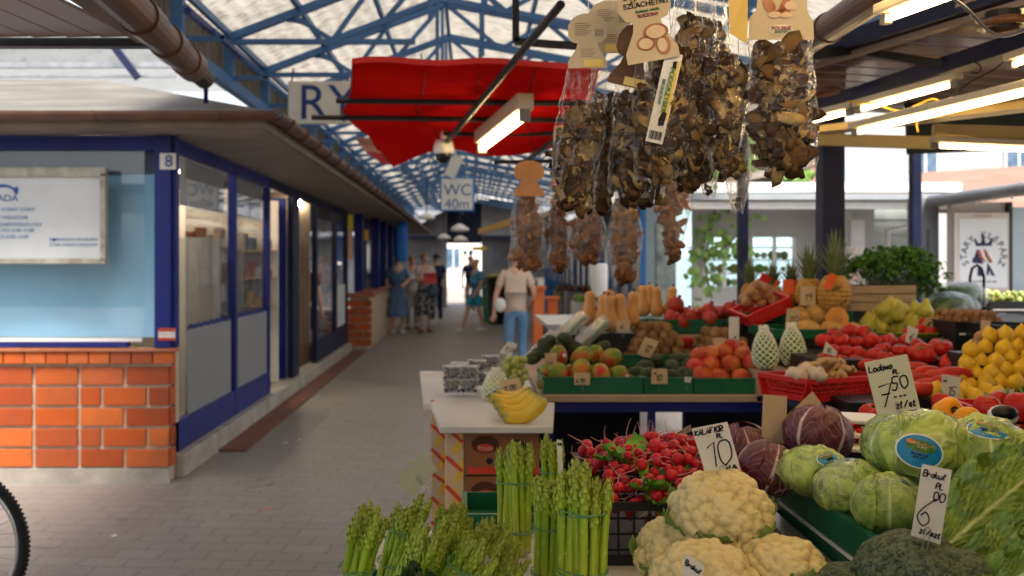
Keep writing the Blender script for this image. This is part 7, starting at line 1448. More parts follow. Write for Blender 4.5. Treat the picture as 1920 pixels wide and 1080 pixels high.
# blueberry punnets
berry = mat('blueberry_skin', (.02, .022, .05), (.05, .055, .10), 30, .6)
pun = MB(); pun.lathe([(.045, 0), (.058, .055), (.060, .055), (.060, .06), (.02, .062), (.001, .062)], 4, Matrix.Rotation(R(45), 4, 'Z')); punm = pun.mesh('punnet_shell', filmmat('punnet_plastic', (.95, .96, .97), .1, 40, .3, .9, .16))
bb = MB(); rr_ = random.Random(1)
for i in range(60): bb.ball((rr_.uniform(-.032, .032), rr_.uniform(-.032, .032), rr_.uniform(.008, .05)), .0075, 6, 4)
bbm = bb.mesh('blueberries', berry, True)
for i, (px, py, Y) in enumerate(((848, 735, 4.25), (880, 735, 4.25), (848, 712, 4.28), (880, 712, 4.28), (862, 722, 4.42), (898, 722, 4.40), (862, 705, 4.5), (895, 700, 4.5), (920, 690, 4.7))):
    t = thing('berry_punnet', 'clear plastic punnet of blueberries in the stack on the white board' if i < 8 else 'single clear punnet of blueberries behind the stack', 'punnet', P(px, py, Y), R(rng.uniform(-8, 8)), 'stacked berry punnets' if i < 8 else None); obj('punnet_shell', punm, t); o = obj('blueberries', bbm, t); o['kind'] = 'stuff'
mb = MB(); mb.add([P(878, 690, 4.75), P(912, 676, 4.75), P(914, 688, 4.7), P(905, 692, 4.7)], [(0, 1, 2, 3)]); mb.add([P(878, 690, 4.755), P(912, 676, 4.755), P(914, 688, 4.705), P(905, 692, 4.705)], [(3, 2, 1, 0)]); tag(mb.build('red_paper', redp), 'red paper corner sticking out behind the punnets', 'paper')
# cucumber packs
for i, (px, py, Y, a) in enumerate(((1072, 612, 4.75, 40), (1112, 622, 4.7, 40), (1018, 650, 4.75, 45))):
    t = thing('vegetable_pack', ['clear blue edged pack of green vegetables farthest back', 'clear pack of green vegetables leaning over the avocados', 'blue edged tray leaning at the table corner'][i], 'pack', P(px, py, Y)); t.rotation_euler = (R(25), R(-a), R(10))
    mb = MB(); mb.bx(-.09, .09, -.035, .035, -.022, .022); mb.build('pack_film', MATS.get('pf') or MATS.setdefault('pf', filmmat('pack_plastic', (.85, .9, .95), .15, 30, .5, .9, .25)), t, bevel=.01)
    mb = MB(); [mb.tube([(-.075, -.02+.013*k_, -.008), (.075, -.02+.013*k_, .006)], .009, 8) for k_ in range(4)]; mb.build('vegetables', mat('pack_green', (.08, .2, .03), (.14, .28, .05), 9, .5), t, True)
t = lattice_crate('red_basket', 'red crate behind the kiwis and squashes', X(1130, 4.98), X(1290, 4.98), 4.90, 5.1, 1.02, 1.13, redp, 12, 3, 'basket', taper=.0)
lim = mat('lime_skin', (.16, .26, .02), (.26, .36, .04), 9, .4); limm = fruitmesh('lime', ovprof(.022, .025, 10, .9), lim, 14)
for px, py, Y in ((1202, 612, 4.95), (1222, 616, 4.95), (1192, 618, 4.9), (1148, 606, 4.98)): place('lime', 'green lime between the squashes and kiwis', 'lime', limm, P(px, py, Y), 1, None, 'limes near the squashes')
# zucchini, peppers and packs behind the front row
zm = mat('zucchini_skin', (.015, .045, .012), (.05, .11, .03), 14, .35, sc=(8, 8, 1)); zme = fruitmesh('zucchini', ovprof(.020, .075, 14, .5), zm, 16)
for i, (px, py, Y) in enumerate(((1290, 862, 2.6), (1296, 876, 2.52), (1305, 850, 2.66))): place('zucchini', 'dark green zucchini lying behind the radish crate', 'zucchini', zme, P(px, py, Y), 1, (0, R(80), R(15*i)), 'zucchini behind the radishes')
ypm = mat('orange_pepper_skin', (.80, .30, .008), (.85, .38, .015), 5, .3); mb = MB()
def pepf(u, v):
    a = u*2*math.pi; r_ = .045*math.sin(math.pi*(.03+.94*v))**.55*(1+.10*math.cos(a*4)*(.5+.5*v))*(1.05-.2*v); z = .045-.09*v; z -= .018*math.exp(-(r_/.018)**2) if v < .3 else 0; return (r_*math.cos(a), r_*math.sin(a), z)
mb.grid(pepf, 49, 26); pepme = mb.mesh('bell_pepper', ypm, True); mb = MB(); mb.grid(pepf, 49, 26); pepred = mb.mesh('bell_pepper', MATS['tomato_skin'], True)
ps_ = MB(); ps_.tube([(0, 0, .028), (.003, 0, .05), (.008, 0, .058)], [.006, .004, .005], 8); psm = ps_.mesh('stalk', mat('pepper_stalk', (.1, .22, .03), (.16, .3, .05), 9, .5), True)
for lab, px, py, Y, me_, s, rt in (('large orange bell pepper above the wrapped lettuce', 1778, 775, 2.75, pepme, 1.0, (1.2, .3, 0)), ('second orange bell pepper partly behind the lettuce', 1815, 790, 2.65, pepme, .9, (1.4, -.4, 1)), ('red bell pepper with green stalk beneath the 7.50 card', 1632, 778, 2.95, pepred, .8, (.4, .3, 0)), ('red bell pepper at the white packet', 1655, 785, 2.85, pepred, .8, (.2, -.3, 1)), ('red bell pepper behind the orange ones', 1765, 755, 3.0, pepred, .7, (.5, .3, 2)), ('red bell pepper under the white edge tag', 1850, 768, 2.75, pepred, .9, (.5, .3, 2)), ('red bell pepper near the edge beside the mushroom pack', 1875, 758, 2.85, pepred, .9, (.5, -.3, 2)), ('red bell pepper at the edge of the stall', 1915, 765, 2.7, pepred, 1.0, (.5, -.3, 3))): place('bell_pepper', lab, 'pepper', me_, P(px, py, Y), s, rt, None, [('stalk', psm)])
t = lattice_crate('red_basket', 'red basket with yellow mesh in front of the lemons', X(1812, 3.1), X(2000, 3.1), 2.95, 3.2, .98, 1.06, redp, 14, 4, 'basket', rot=R(-6), taper=.02)
mb = MB(); mb.bx(1.2, 2.3, 2.5, 2.95, .0, .945); tag(mb.build('pepper_stand', black), 'dark stand behind the green lettuce crates', 'stand')
t = thing('mushroom_pack', 'pale pack with black and white print among the red peppers', 'pack', P(1880, 782, 2.6)); mb = MB(); mb.ball(P(1880, 780, 2.6), .032, 14, 8, (1.2, 1, .9)); W(mb, 'pack', whitepl, t, True); mb = MB(); mb.ball(P(1884, 774, 2.585), .028, 14, 8, (1.2, 1, .7)); W(mb, 'dark_print', black, t, True)
wp = thing('tomato_packet', 'white packet of small red tomatoes behind the largest lettuce', 'packet', P(1612, 830, 2.45)); mb = MB()
for i in range(3): mb.box(P(1618, 785+i*26, 2.5-.03*i), (.11, .09, .010), rot=(R(6), R(4), R(8)))
W(mb, 'packet', whitepl, wp, bevel=.003); mb = MB(); rr_ = random.Random(2)
for i in range(60): mb.ball(P(rr_.uniform(1588, 1640), rr_.uniform(795, 850), 2.45+rr_.uniform(-.01, .06)), .008, 7, 5)
W(mb, 'small_tomatoes', MATS['tomato_skin'], wp, True)
mb = MB(); mb.bx(.66, 1.2, 2.42, 2.75, 0, .90); mb.bx(1.2, 1.5, 2.42, 2.5, 0, .93); tag(mb.build('radicchio_stand', MATS['dark_cloth_and_shade']), 'dark stand under the radicchio heads', 'stand')
mb = MB(); mb.beam((.70, 2.44, .905), (.735, 1.7, .86), .04, .02); tag(mb.build('metal_rim', steel), 'grey metal rim along the table beside the green crates', 'rim')
# small tags
for lab, c4, Y, lines, m_ in (
 ('small tag on the mango tray', [(1076, 699), (1107, 699), (1106, 722), (1077, 722)], 4.14, [('6,90', .12, .8, .3)], papert), ('small tag on the avocado tray reading 10', [(1222, 692), (1251, 691), (1252, 720), (1221, 720)], 4.14, [('10', .25, .8, .4), ('mix', .15, .35, .2)], papert),
 ('tilted tag standing in the kiwis', [(1210, 631), (1236, 640), (1219, 672), (1194, 664)], 4.55, [('12', .3, .7, .35)], papert), ('tall white tag above the red apples', [(1367, 594), (1386, 594), (1386, 638), (1366, 638)], 4.58, [], paper), ('tag beside the tall white tag', [(1336, 634), (1362, 632), (1364, 652), (1338, 656)], 4.5, [], papert),
 ('tag on the melons reading 20', [(1476, 578), (1500, 580), (1498, 612), (1472, 616)], 4.5, [('20', .2, .75, .35)], papert), ('tag reading 19 in front of the pineapples', [(1501, 537), (1530, 537), (1529, 572), (1500, 573)], 4.7, [('19', .25, .8, .4)], papert), ('tag in the pears bowl', [(1737, 594), (1764, 596), (1750, 620), (1724, 616)], 4.5, [('12', .3, .7, .3)], papert),
 ('white tag between the tomatoes and the bowl reading 6', [(1704, 610), (1723, 618), (1714, 648), (1697, 640)], 4.1, [('6', .35, .75, .4)], paper), ('white tag behind the ginger basket', [(1549, 640), (1571, 660), (1568, 668), (1543, 662)], 3.95, [('12', .2, .7, .4)], paper), ('tag reading 15 in the lemon heap front', [(1766, 702), (1802, 708), (1797, 751), (1767, 745)], 3.35, [('15', .3, .85, .4), ('mix', .1, .3, .16)], paper),
 ('tag reading 15 in the walnut box', [(1840, 600), (1858, 602), (1855, 646), (1837, 644)], 3.95, [('15', .15, .8, .3)], papert), ('white tag reading 2,00 on the red edge basket', [(1870, 731), (1902, 730), (1901, 758), (1868, 755)], 2.9, [('2,00', .15, .85, .3)], paper), ('tag on the bananas and grapes reading 7,00', [(937, 714), (974, 708), (978, 732), (941, 740)], 3.95, [('7,00', .15, .8, .35)], papert),
 ('blank tag by the small avocados', [(1022, 662), (1044, 662), (1044, 680), (1022, 680)], 4.3, [], papert), ('tag among the squashes reading 6', [(1156, 600), (1182, 601), (1180, 622), (1156, 621)], 4.65, [('6', .3, .8, .4)], papert), ('white tag at the back edge of the berry board', [(952, 640), (970, 646), (958, 668), (936, 662)], 5.2, [('9,00', .15, .7, .3)], paper), ('small white tag next to the avocado tray tag', [(1284, 706), (1297, 708), (1295, 718), (1283, 716)], 4.15, [], paper)):
    pcard('price_tag', lab, c4, Y, lines, m_, pen=.0016, cat='price tag')
# ================================================================== PEOPLE (down the alley, out of focus)
def skinobj(name, verts, edges, radii, m, parent, root=0, sub=1):
    me = bpy.data.meshes.new(name); me.from_pydata([tuple(v) for v in verts], edges, []); me.materials.append(m)
    o = obj(name, me, parent); o.modifiers.new('skin', 'SKIN'); d = me.skin_vertices[0].data
    for i, r_ in enumerate(radii): d[i].radius = r_ if isinstance(r_, tuple) else (r_, r_)
    d[root].use_root = True; s = o.modifiers.new('sub', 'SUBSURF'); s.levels = sub; s.render_levels = sub
    o.modifiers['skin'].use_smooth_shade = True; return o
skinm = mat('skin', (.62, .36, .26), (.68, .42, .31), 8, .5, sss=.05)
def person(label, px, Y, h, face, pose, cloth, hair=(.05, .03, .02), hairlong=.02, skirt=None, look=0, held=None):
    """pose: joints in a 1.7 m figure that looks along -Y; sides l (x<0) and r (x>0): elbow, hand, knee, foot"""
    k_ = h/1.7; t = thing('person', label, 'person', (X(px, Y), Y, 0), face); t.scale = (k_,)*3
    e = dict(le=(-.24, .02, 1.13), lh=(-.25, -.05, .88), re=(.24, .02, 1.13), rh=(.25, -.05, .88), lk=(-.10, -.01, .50), lf=(-.10, .03, .08), rk=(.10, -.01, .50), rf=(.10, .03, .08)); e.update(pose)
    V = Vector; v = [V((0, 0, .95)), V((0, .01, 1.12)), V((0, 0, 1.30)), V((0, .01, 1.42)), V((0, .005, 1.49)), V((0, -.01, 1.55)), V((0, -.005, 1.62)), V((0, 0, 1.67))]
    r_ = [(.135, .10), (.115, .085), (.14, .095), (.085, .06), .05, (.062, .07), (.078, .092), (.06, .07)]; ed = [(i, i+1) for i in range(7)]
    def add(p, rr_, par): v.append(V(p)); r_.append(rr_); ed.append((par, len(v)-1)); return len(v)-1
    nose = add((0, -.105, 1.595), .012, 5)
    for s in ('l', 'r'):
        sg = -1 if s == 'l' else 1; sh = add((sg*.165, .01, 1.385), .055, 3); el = V(e[s+'e']); ha = V(e[s+'h']); a = add(el, .040, sh); d = (ha-el).normalized(); wr = add(ha, .024, a); pm = add(ha+d*.05, (.036, .018), wr)
        q = d.cross(V((0, 1, 0))); q = q.normalized() if q.length > .1 else V((1, 0, 0))
        for i_, off in enumerate((-.028, -.010, .010, .028)): f1 = add(ha+d*(.085+.008*(1-abs(i_-1.5)))+q*off, .009, pm); add(ha+d*(.125+.01*(1-abs(i_-1.5)))+q*off+V((0, -.012, 0)), .007, f1)
        add(ha+d*.07-q*.05*sg+V((0, -.02, 0)), .010, wr)
        hp = add((sg*.085, 0, .90), .085, 0); kn = add(e[s+'k'], .058, hp); an = add(e[s+'f'], .036, kn)
    skinobj('body', v, ed, r_, skinm, t)
    for s in ('l', 'r'):
        f = V(e[s+'f']); mb = MB(); mb.grid(lambda a, b: (f.x+.045*math.cos(a*6.283)*(1 if math.sin(a*6.283) > 0 else .9), f.y-.06+.13*math.sin(a*6.283)*(-1), max(f.z-.075, f.z-.08+.07*b*(1-.25*max(0, math.sin(a*6.283))))), 17, 5)
        mb.add([(f.x+.045*math.cos(a), f.y-.06-.13*math.sin(a), f.z-.012-.018*max(0, math.sin(a))) for a in [i*6.283/16 for i in range(16)]], [tuple(range(16))]); mb.build('shoe', cloth.get('shoe', whitepl), t, True)
    # face
    for sg in (-1, 1):
        mb = MB(); mb.ball((sg*.03, -.088, 1.615), .009, 8, 6); mb.build('eye', whitepl, t, True)
        mb = MB(); mb.ball((sg*.083, .0, 1.60), .02, 8, 6, (.4, .8, 1.4)); mb.build('ear', skinm, t, True)
    mb = MB(); mb.ball((0, -.088, 1.562), .014, 8, 5, (1.4, .5, .4)); mb.build('mouth', mat('lips', (.45, .14, .11), None, 5, .5), t, True)
    hm = mat('hair_%d' % len(MATS), hair, tuple(x*1.8+.01 for x in hair), 30, .6); mb = MB()
    def hf(a, b):
        an = a*2*math.pi; el_ = b*(math.pi*.52+ (.0)); rad_ = .1; c, s = math.cos(an), math.sin(an); back = max(0, s); x = .093*c*math.sin(el_); y = .012+.105*s*math.sin(el_); z = 1.625+.088*math.cos(el_)
        if b > .8: z -= back*hairlong*(b-.8)*5; y += .0
        if s < -.3 and b > .7: z += .05*(b-.7)*3.3*min(1, (-s-.3)*3)
        return (x*(1+.04*noise.noise(V((c*3, s*3, b*5)))), y, z)
    mb.grid(hf, 25, 12); o = mb.build('hair', hm, t, True)
    sc_ = cloth.get('shirt')
    if sc_:
        vv = [V((0, 0, .88)), V((0, 0, 1.02)), V((0, .01, 1.14)), V((0, 0, 1.30)), V((0, .01, 1.43))]; rr2 = [(.15, .115), (.15, .112), (.142, .108), (.16, .115), (.088, .068)]; ee = [(0, 1), (1, 2), (2, 3), (3, 4)]
        for s in ('l', 'r'):
            sg = -1 if s == 'l' else 1; vv.append(V((sg*.16, .01, 1.385))); rr2.append(.075); ee.append((3, len(vv)-1)); vv.append(V((sg*.165, .01, 1.385)).lerp(V(e[s+'e']), cloth.get('sleeve', .65))); rr2.append(.062); ee.append((len(vv)-2, len(vv)-1))
        skinobj('shirt', vv, ee, rr2, sc_, t, 1)
    if cloth.get('trousers'):
        u = cloth.get('leg', 1.0); vv = [V((0, 0, 1.0)), V((0, 0, .92))]; rr2 = [(.145, .108), (.15, .115)]; ee = [(0, 1)]
        for s in ('l', 'r'):
            sg = -1 if s == 'l' else 1; vv.append(V((sg*.09, 0, .86))); rr2.append(.098); ee.append((1, len(vv)-1)); kn, an = V(e[s+'k']), V(e[s+'f'])
            vv.append(kn if u >= 1 else V((sg*.09, 0, .86)).lerp(kn, u+.35)); rr2.append(.07 if u >= 1 else .095); ee.append((len(vv)-2, len(vv)-1))
            if u >= 1: vv.append(an+V((0, 0, .03))); rr2.append(.055); ee.append((len(vv)-2, len(vv)-1))
        skinobj('trousers', vv, ee, rr2, cloth['trousers'], t, 1)
    if skirt:
        z0, z1, w0, w1, m_ = skirt; mb = MB()
        mb.grid(lambda a, b: ((w0+(w1-w0)*b**.8)*(1+.07*b*math.sin(a*6.283*7+face))*math.cos(a*6.283), .75*(w0+(w1-w0)*b**.8)*(1+.07*b*math.sin(a*6.283*7))*math.sin(a*6.283), z0+(z1-z0)*b), 57, 14); mb.build('skirt', m_, t, True)
    return t
denim = mat('light_denim', (.10, .22, .40), (.16, .30, .50), 12, .8); denimd = mat('washed_blue_dress', (.06, .12, .24), (.13, .22, .38), 7, .8); beige = mat('beige_shirt_cloth', (.60, .47, .38), (.68, .54, .45), 4, .8)
teal = mat('blue_shirt_cloth', (.06, .22, .40), (.09, .28, .48), 3, .8); tealb = mat('turquoise_shorts', (.01, .26, .46), (.03, .36, .58), 8, .8, spots=((.3, .35, .1), 20, .68)); greyp = mat('grey_patterned_skirt', (.02, .02, .022), (.35, .35, .34), 14, .8, lo=.47, hi=.55); paleb = mat('pale_blouse', (.55, .48, .46), (.65, .58, .55), 14, .8); whites = mat('white_cloth', (.6, .6, .6), (.68, .68, .68), 5, .8); navyc = mat('navy_cloth', (.012, .018, .05), (.02, .03, .08), 5, .8); tan = mat('sandal_tan', (.3, .15, .08), (.35, .2, .11), 5, .6)
person('person in a beige t-shirt and light jeans walking away past the white table', 967, 13.2, 1.66, R(176), dict(le=(-.25, .04, 1.14), lh=(-.20, -.13, .96), re=(.26, .03, 1.12), rh=(.30, .02, .86), lk=(-.09, -.08, .5), rk=(.09, .02, .5), rf=(.09, .06, .08)), dict(shirt=beige, trousers=denim, sleeve=.75), (.16, .10, .06), .06)
person('person in a blue t-shirt and turquoise shorts striding to the kiosks', 892, 21.5, 1.58, R(-62), dict(lf=(-.10, -.30, .09), lk=(-.10, -.17, .5), rf=(.1, .16, .12), rk=(.1, .03, .5), rh=(.18, -.10, .92), lh=(-.22, -.12, .92)), dict(shirt=teal, trousers=tealb, leg=.42, sleeve=.8), (.42, .28, .14), .0)
person('person in a long open blue dress over a white top at the brick counter', 746, 21.2, 1.68, R(12), dict(lh=(-.24, .0, .86), rh=(.10, -.24, 1.05), re=(.22, -.05, 1.13)), dict(shirt=denimd, sleeve=.9, shoe=whites), (.03, .02, .018), .02, (1.0, .36, .165, .24, denimd))
person('person in a pale blouse and grey patterned skirt holding red papers', 797, 21.6, 1.70, R(25), dict(lh=(.02, -.27, 1.10), le=(-.22, -.06, 1.13), rh=(.10, -.25, 1.12), re=(.22, -.05, 1.14)), dict(shirt=paleb, sleeve=.6, shoe=tan), (.22, .1, .05), .03, (1.0, .38, .16, .24, greyp))
person('person in pale grey clothes standing behind the two women', 773, 22.6, 1.66, R(20), dict(), dict(shirt=whites, trousers=mat('stone_trousers', (.35, .33, .3), (.42, .4, .37), 5, .8), shoe=tan), (.25, .15, .08), .05)
person('person in dark navy clothes in the shade beyond the skirt', 818, 24.5, 1.72, R(200), dict(), dict(shirt=navyc, trousers=navyc), (.02, .015, .01), .02)
person('person in a dark top far behind the striding one', 882, 29, 1.7, R(170), dict(), dict(shirt=navyc, trousers=mat('khaki', (.3, .25, .18), None, 5, .8)), (.3, .18, .08), .02)
person('person with a brown bag standing inside the kiosk doorway', X(572, 13.6)*F/13.6+883, 13.9, 1.62, R(160), dict(), dict(shirt=mat('dark_brown_cloth', (.06, .02, .01), (.1, .035, .02), 4, .8), trousers=navyc, leg=.45), (.03, .02, .015), .05)
mb = MB(); mb.box(P(806, 519, 21.3), (.28, .02, .18), rot=(R(20), 0, 0)); mb.box(P(806, 527, 21.28), (.3, .02, .12), rot=(R(-20), 0, 0)); tag(mb.build('red_papers', mat('red_paper', (.6, .06, .08), (.66, .1, .12), 5, .6)), 'red papers held open by the person in the pale blouse', 'papers')
mb = MB(); mb.ball((0, 0, 0), .13, 12, 8, (1, .5, 1.2)); hb_ = mb.mesh('handbag', mat('blue_grey_bag', (.07, .1, .16), (.1, .14, .2), 5, .5), True); o = obj('handbag', hb_); o.location = P(811, 545, 21.5); tag(o, 'blue grey handbag on the arm of the skirt wearer', 'bag')
o = obj('handbag', hb_); o.location = P(938, 572, 13.0); o.scale = (.6,)*3; o.data = hb_.copy(); o.data.materials[0] = whites; tag(o, 'small white bag in the left hand of the beige shirt walker', 'bag')
# ---- bicycle at the left edge
bk = thing('bicycle', 'parked bicycle of which only the front wheel shows at the left edge', 'bicycle', (X(-100, 4.05), 4.05, 0)); cxw, cyw, czw = X(-103, 4.05), 4.05, .345
def ring(r_, tr, n=48, m=8): return [(cxw+r_*math.cos(a), cyw, czw+r_*math.sin(a)) for a in [2*math.pi*i/n for i in range(n+1)]], tr
wh = thing('front_wheel', None, None); bpy.data.objects.remove(wh)
mb = MB(); p_, tr = ring(.322, .019, 72); mb.tube(p_, tr, 10, False)
for i in range(110):
    a = 2*math.pi*i/110
    for s in (-1, 1): mb.box((cxw+.338*math.cos(a), cyw+s*.011, czw+.338*math.sin(a)), (.007, .007, .011), rot=(0, -a, 0))
tyre = W(mb, 'tyre', mat('tyre_rubber', (.012, .012, .012), (.022, .022, .022), 20, .7), bk)
mb = MB(); p_, tr = ring(.296, .011, 72); mb.tube(p_, tr, 8, False); W(mb, 'rim', mat('silver_rim', (.5, .5, .5), (.6, .6, .6), 10, .3, metal=.8), bk, True)
mb = MB()
for i in range(32):
    a = 2*math.pi*i/32; b_ = a+(.9 if i % 2 else -.9); s = (-1)**(i//2); mb.tube([(cxw+.025*math.cos(b_), cyw+s*.03, czw+.025*math.sin(b_)), (cxw+.29*math.cos(a), cyw, czw+.29*math.sin(a))], .0012, 4)
W(mb, 'spokes', steel, bk); mb = MB(); mb.tube([(cxw, cyw-.05, czw), (cxw, cyw+.05, czw)], .02, 12); W(mb, 'hub', steel, bk, True)
mb = MB()
for s in (-.045, .045): mb.tube([(cxw, cyw+s, czw), (cxw-.06, cyw+s, czw+.36)], .011, 8)
mb.tube([(cxw-.06, cyw, czw+.36), (cxw-.13, cyw, czw+.62)], .016, 8); W(mb, 'fork', darkmetal, bk, True)
mb = MB(); a, b_, c, d = Vector((cxw-.11, cyw, czw+.52)), Vector((cxw-.62, cyw, czw-.06)), Vector((cxw-.78, cyw, czw+.5)), Vector((cxw-1.05, cyw, czw)); 
for p, q in ((a, b_), (a, c), (b_, c), (b_, d), (c, d)): mb.tube([p, q], .014, 8)
W(mb, 'frame', mat('bicycle_red', (.3, .02, .02), None, 4, .3), bk, True); mb = MB(); mb.tube([(d.x+.322*math.cos(t_), cyw, czw+.322*math.sin(t_)) for t_ in [2*math.pi*i/48 for i in range(49)]], .019, 8, False); W(mb, 'rear_tyre', MATS['tyre_rubber'], bk)
mb = MB(); mb.ball(tuple(c+Vector((0, 0, .1))), .1, 10, 6, (1.3, .7, .35)); W(mb, 'saddle', black, bk, True); mb = MB(); mb.tube([(cxw-.05, cyw-.28, czw+.68), (cxw-.13, cyw, czw+.62), (cxw-.05, cyw+.28, czw+.68)], .013, 8); W(mb, 'handlebar', darkmetal, bk, True)
# ---- side table, bench, bins, other things down the alley
t = thing('side_table', 'long white topped table behind the squashes', 'table', (1.2, 9.6, 0)); mb = MB(); mb.bx(X(1003, 10.2), X(1003, 10.2)+1.5, 8.6, 10.2, .93, .97); W(mb, 'tabletop', laminate, t, bevel=.004)
for x in (.75, 2.0): 
    for y in (8.7, 10.1): mb = MB(); mb.bx(x-.02, x+.02, y, y+.04, 0, .93); W(mb, 'leg', darkmetal, t)
t = thing('bench', 'worn wooden bench with thin legs beside the walking person', 'bench', (.95, 11.5, 0)); mb = MB(); mb.bx(X(1003, 11), X(1003, 11)+.75, 11, 11.35, .44, .48); mb.bx(X(1003, 11), X(1003, 11)+.75, 11.02, 11.05, .3, .34); W(mb, 'seat', mat('worn_bench_wood', (.3, .24, .18), (.4, .33, .26), 6, .7), t)
for x in (X(1008, 11), X(1016, 11)+.0, X(1003, 11)+.7): mb = MB(); mb.bx(x-.015, x+.015, 11.03, 11.3, 0, .44); W(mb, 'leg', mat('worn_bench_wood', (.3, .2, .1)), t)
mb = MB(); mb.lathe([(.001, 0), (.075, 0), (.08, .28), (.07, .3), (.001, .3)], 18, Matrix.Translation(P(1123, 556, 9.0))); tag(mb.build('paper_roll', whites, smooth=True), 'thick white paper roll standing on the side table', 'roll')
for lab, px, y, w_, h, m_ in (('green rubbish bin beside the striding person', 918, 25, .2, .85, mat('bin_green', (.01, .16, .06), (.015, .22, .09), 4, .5)), ('black bin by the green one with pale greens on top', 933, 24.5, .3, 1.15, black)):
    t = thing('rubbish_bin', lab, 'bin', (X(px, y), y, 0)); mb = MB(); mb.lathe([(.001, 0), (w_*.8, 0), (w_, h), (.001, h)], 16); mb.build('bin_body', m_, t); mb = MB(); mb.lathe([(w_*1.05, h), (w_*1.08, h+.04), (w_*.5, h+.09), (.001, h+.1)], 16); mb.build('lid', m_ if px < 930 else mat('pale_greens', (.35, .42, .12), (.45, .5, .2), 12, .7), t)
for i in range(5):
    lab = ['stack of brown goods on the counter behind the orange posts', 'white goods behind the narrow orange post', 'dark goods crate farther along the far row', 'small pale box under the far eave', 'brown crate beside the blue post'][i]
    t = thing('goods_crate', lab, 'crate', (1.9+.12*i, 14.2+2.6*i, .0)); mb = MB(); mb.bx(-.3, .3, -.4, .4, 0, .75+.1*(i % 3)); mb.build('crate_body', [MATS['brown_grey_roof'], whitewall, shut, concrete, woodm][i], t, bevel=.01)
    mb = MB(); rr_ = random.Random(i); [mb.ball((rr_.uniform(-.25, .25), rr_.uniform(-.35, .35), .8+.1*(i % 3)), .07, 8, 5) for _ in range(16)]; o = mb.build('goods', MATS['shelved_greens'] if i % 2 else MATS['packed_goods'], t, True); o['kind'] = 'stuff'
t = thing('fruit_stall_canopy', 'brown sloped canopy with yellow edge on the far side of the alley', 'canopy', (2.0, 20, 2.3)); mb = MB(); mb.add([P(898, 432, 26), P(960, 410, 20), P(1080, 400, 18), P(1080, 380, 24)], [(0, 1, 2, 3)]); o = W(mb, 'cover', MATS['brown_grey_roof'], t); mb = MB(); mb.beam(P(898, 434, 26), P(960, 416, 20), .05, .14); W(mb, 'edge_trim', mat('orange_yellow_trim', (.7, .3, .03), (.75, .42, .05), 4, .5), t)
for lab, px, py, y, w_, h, m_ in (('yellow shop sign near the bright mouth of the alley', 899, 466, 27, .38, .1, MATS['yellow_poster']), ('small green sign left of the yellow sign', 872, 474, 27.5, .1, .12, MATS['bin_green']), ('round blue sign left of the yellow sign', 883, 474, 27.2, .12, .14, MATS['border_blue'])):
    t = thing('shop_sign', lab, 'sign', P(px, py, y)); mb = MB(); mb.box(P(px, py, y), (w_, .04, h)); W(mb, 'panel', m_, t, bevel=.01); mb = MB(); mb.beam(P(px, py, y)+Vector((0, 0, h/2)), P(px, py, y)+Vector((0, 0, h/2+.6)), .015); W(mb, 'hanger', darkmetal, t)
for i, (px, py, y) in enumerate(((862, 430, 18), (863, 450, 22), (800, 408, 20), (832, 446, 24))):
    t = thing('alley_lamp', ['white hanging lamp below the toilet sign', 'lower white hanging lamp farther along', 'small white lamp by the left gutter', 'dim grey lamp under the dark roof'][i], 'lamp', P(px, py, y)); mb = MB(); mb.lathe([(.001, .1), (.05, .09), (.16, .02), (.17, -.03), (.001, -.05)], 14, Matrix.Translation(P(px, py, y))); W(mb, 'lamp_shade', whitepl, t, True); mb = MB(); mb.beam(P(px, py, y)+Vector((0, 0, .09)), P(px, py, y)+Vector((0, 0, .9)), .02); W(mb, 'rod', darkmetal, t)
# far shaded stalls closing the alley, leaving a bright gap
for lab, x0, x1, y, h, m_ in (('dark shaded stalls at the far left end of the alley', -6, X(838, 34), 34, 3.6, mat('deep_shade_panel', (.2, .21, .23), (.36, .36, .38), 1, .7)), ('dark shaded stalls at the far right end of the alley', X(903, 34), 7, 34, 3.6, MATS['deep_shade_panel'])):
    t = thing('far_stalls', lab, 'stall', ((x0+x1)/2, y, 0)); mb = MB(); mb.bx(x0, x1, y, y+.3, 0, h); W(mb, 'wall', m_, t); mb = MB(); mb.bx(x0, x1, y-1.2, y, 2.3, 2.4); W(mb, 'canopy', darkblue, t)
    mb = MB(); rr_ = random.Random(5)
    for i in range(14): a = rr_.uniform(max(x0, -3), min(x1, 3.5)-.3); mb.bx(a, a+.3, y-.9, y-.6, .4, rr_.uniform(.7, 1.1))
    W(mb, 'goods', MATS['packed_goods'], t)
mb = MB(); mb.bx(X(838, 34)+.002, X(903, 34)-.002, 34.01, 34.2, Z(456, 34), 3.59); tag(mb.build('dark_lintel', darkblue), 'dark beam above the bright gap at the alley end', 'beam')
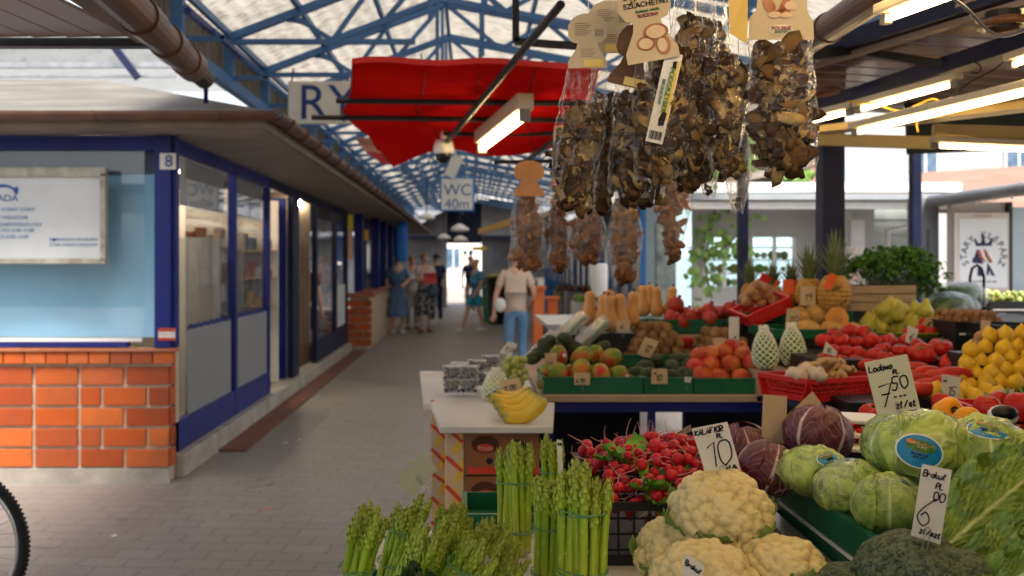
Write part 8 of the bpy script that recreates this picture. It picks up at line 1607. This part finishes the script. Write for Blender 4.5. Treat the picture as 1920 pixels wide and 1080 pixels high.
# vine leaves hanging outside the stall
vm = mat('vine_leaf', (.12, .28, .05), (.3, .45, .12), 6, .5, rand=.2)
def vine(label, pts, n, s, seed, Y):
    t = thing('vine', label, 'vine', P(*pts[0], Y)); rr_ = random.Random(seed); mb = MB(); st2 = MB(); ps3 = [P(a, b, Y) for a, b in pts]
    st2.tube(ps3, .012, 6); W(st2, 'stem', mat('vine_stem', (.12, .08, .04), (.2, .14, .08), 9, .8), t)
    for i in range(n):
        k_ = rr_.random()*(len(ps3)-1); j = min(int(k_), len(ps3)-2); c = ps3[j].lerp(ps3[j+1], k_-j)+Vector((rr_.gauss(0, .10), rr_.gauss(0, .12), rr_.gauss(0, .10)))
        q = rr_.uniform(.6, 1.2)*s; mb.add([(0, 0, 0), (q*.6, .0, q*.3), (q*.5, 0, q*.9), (0, q*.1, q*1.3), (-q*.5, 0, q*.9), (-q*.6, 0, q*.3)], [(0, 1, 2, 3), (0, 3, 4, 5)], Matrix.Translation(c) @ Euler((rr_.uniform(-1, 1), rr_.uniform(-1.5, 1.5), rr_.uniform(-1, 1))).to_matrix().to_4x4())
    W(mb, 'leaves', vm, t)
vine('climbing vine with bright green leaves beside the shelving window', [(1345, 375), (1330, 440), (1322, 500), (1335, 560)], 90, .07, 1, 11.6)
vine('vine leaves trailing left of the shelving window frame', [(1400, 420), (1370, 455), (1350, 470), (1322, 470)], 90, .06, 2, 11.6)
0 and vine('vine foliage around the lower shelves outside the stall', [(1315, 530), (1350, 545), (1385, 560), (1420, 600)], 60, .07, 3, 11.5)
def treetop(label, px, py, Y, r_, n, seed):
    t = thing('tree', label, 'tree', (X(px, Y), Y, 0)); rr_ = random.Random(seed); mb = MB(); c0 = P(px, py, Y); tr = MB(); tr.tube([(c0.x, Y, 0), (c0.x+.1, Y, c0.z*.6), (c0.x, Y, c0.z)], [.16, .12, .06], 8); W(tr, 'trunk', MATS['vine_stem'], t)
    for i in range(n):
        d = Vector((rr_.gauss(0, 1), rr_.gauss(0, 1), rr_.gauss(0, .7))); d = d.normalized()*r_*rr_.random()**.4; c = c0+d*(1+.3*noise.noise(d*2)); q = rr_.uniform(.08, .16)
        mb.add([(0, 0, 0), (q*.6, .0, q*.3), (0, 0, q*1.3), (-q*.6, 0, q*.3)], [(0, 1, 2, 3)], Matrix.Translation(c) @ Euler((rr_.uniform(-1.5, 1.5), rr_.uniform(-1.5, 1.5), rr_.uniform(-1, 1))).to_matrix().to_4x4())
    W(mb, 'crown', vm, t)
treetop('green tree crown peeking behind the hanging bags above the terracotta roof', 1440, 315, 17, .75, 900, 4)
treetop('tree with pale green leaves outside behind the empty clear bag', 1330, 350, 16, .8, 700, 5)
# paving litter
for i, (px, py) in enumerate(((494, 958), (556, 826), (530, 832), (592, 745), (205, 1008))):
    Y = 1.5*F/(py-493); mb = MB(); mb.add([(0, 0, 0), (.03, .005, .002), (.035, .02, .006), (.01, .025, .003)], [(0, 1, 2, 3)]); o = mb.build('litter_scrap', tagr if i == 0 else whites); o.location = (X(px, Y), Y, .004); o.scale = (1, 1.6, 1); tag(o, ['small orange scrap on the paving in front of the kiosk corner', 'tiny white scrap on the paving below the doorway', 'second tiny white scrap beside it', 'tiny white scrap farther up the alley', 'tiny pale scrap in front of the brick wall'][i], 'litter')
# goods that carry on to the right of the stand
for i in range(26):
    place('orange', 'orange in the flat tray past the lemons', 'orange', mlm, (2.35+.075*(i % 7)+rng.uniform(-.01, .01), 3.62+.08*(i//7), 1.075), .62, None, 'oranges past the lemons')
tray('fruit_tray', 'green tray of oranges past the lemons', 2.30, 2.92, 3.55, 3.95, 1.005, 1.05)
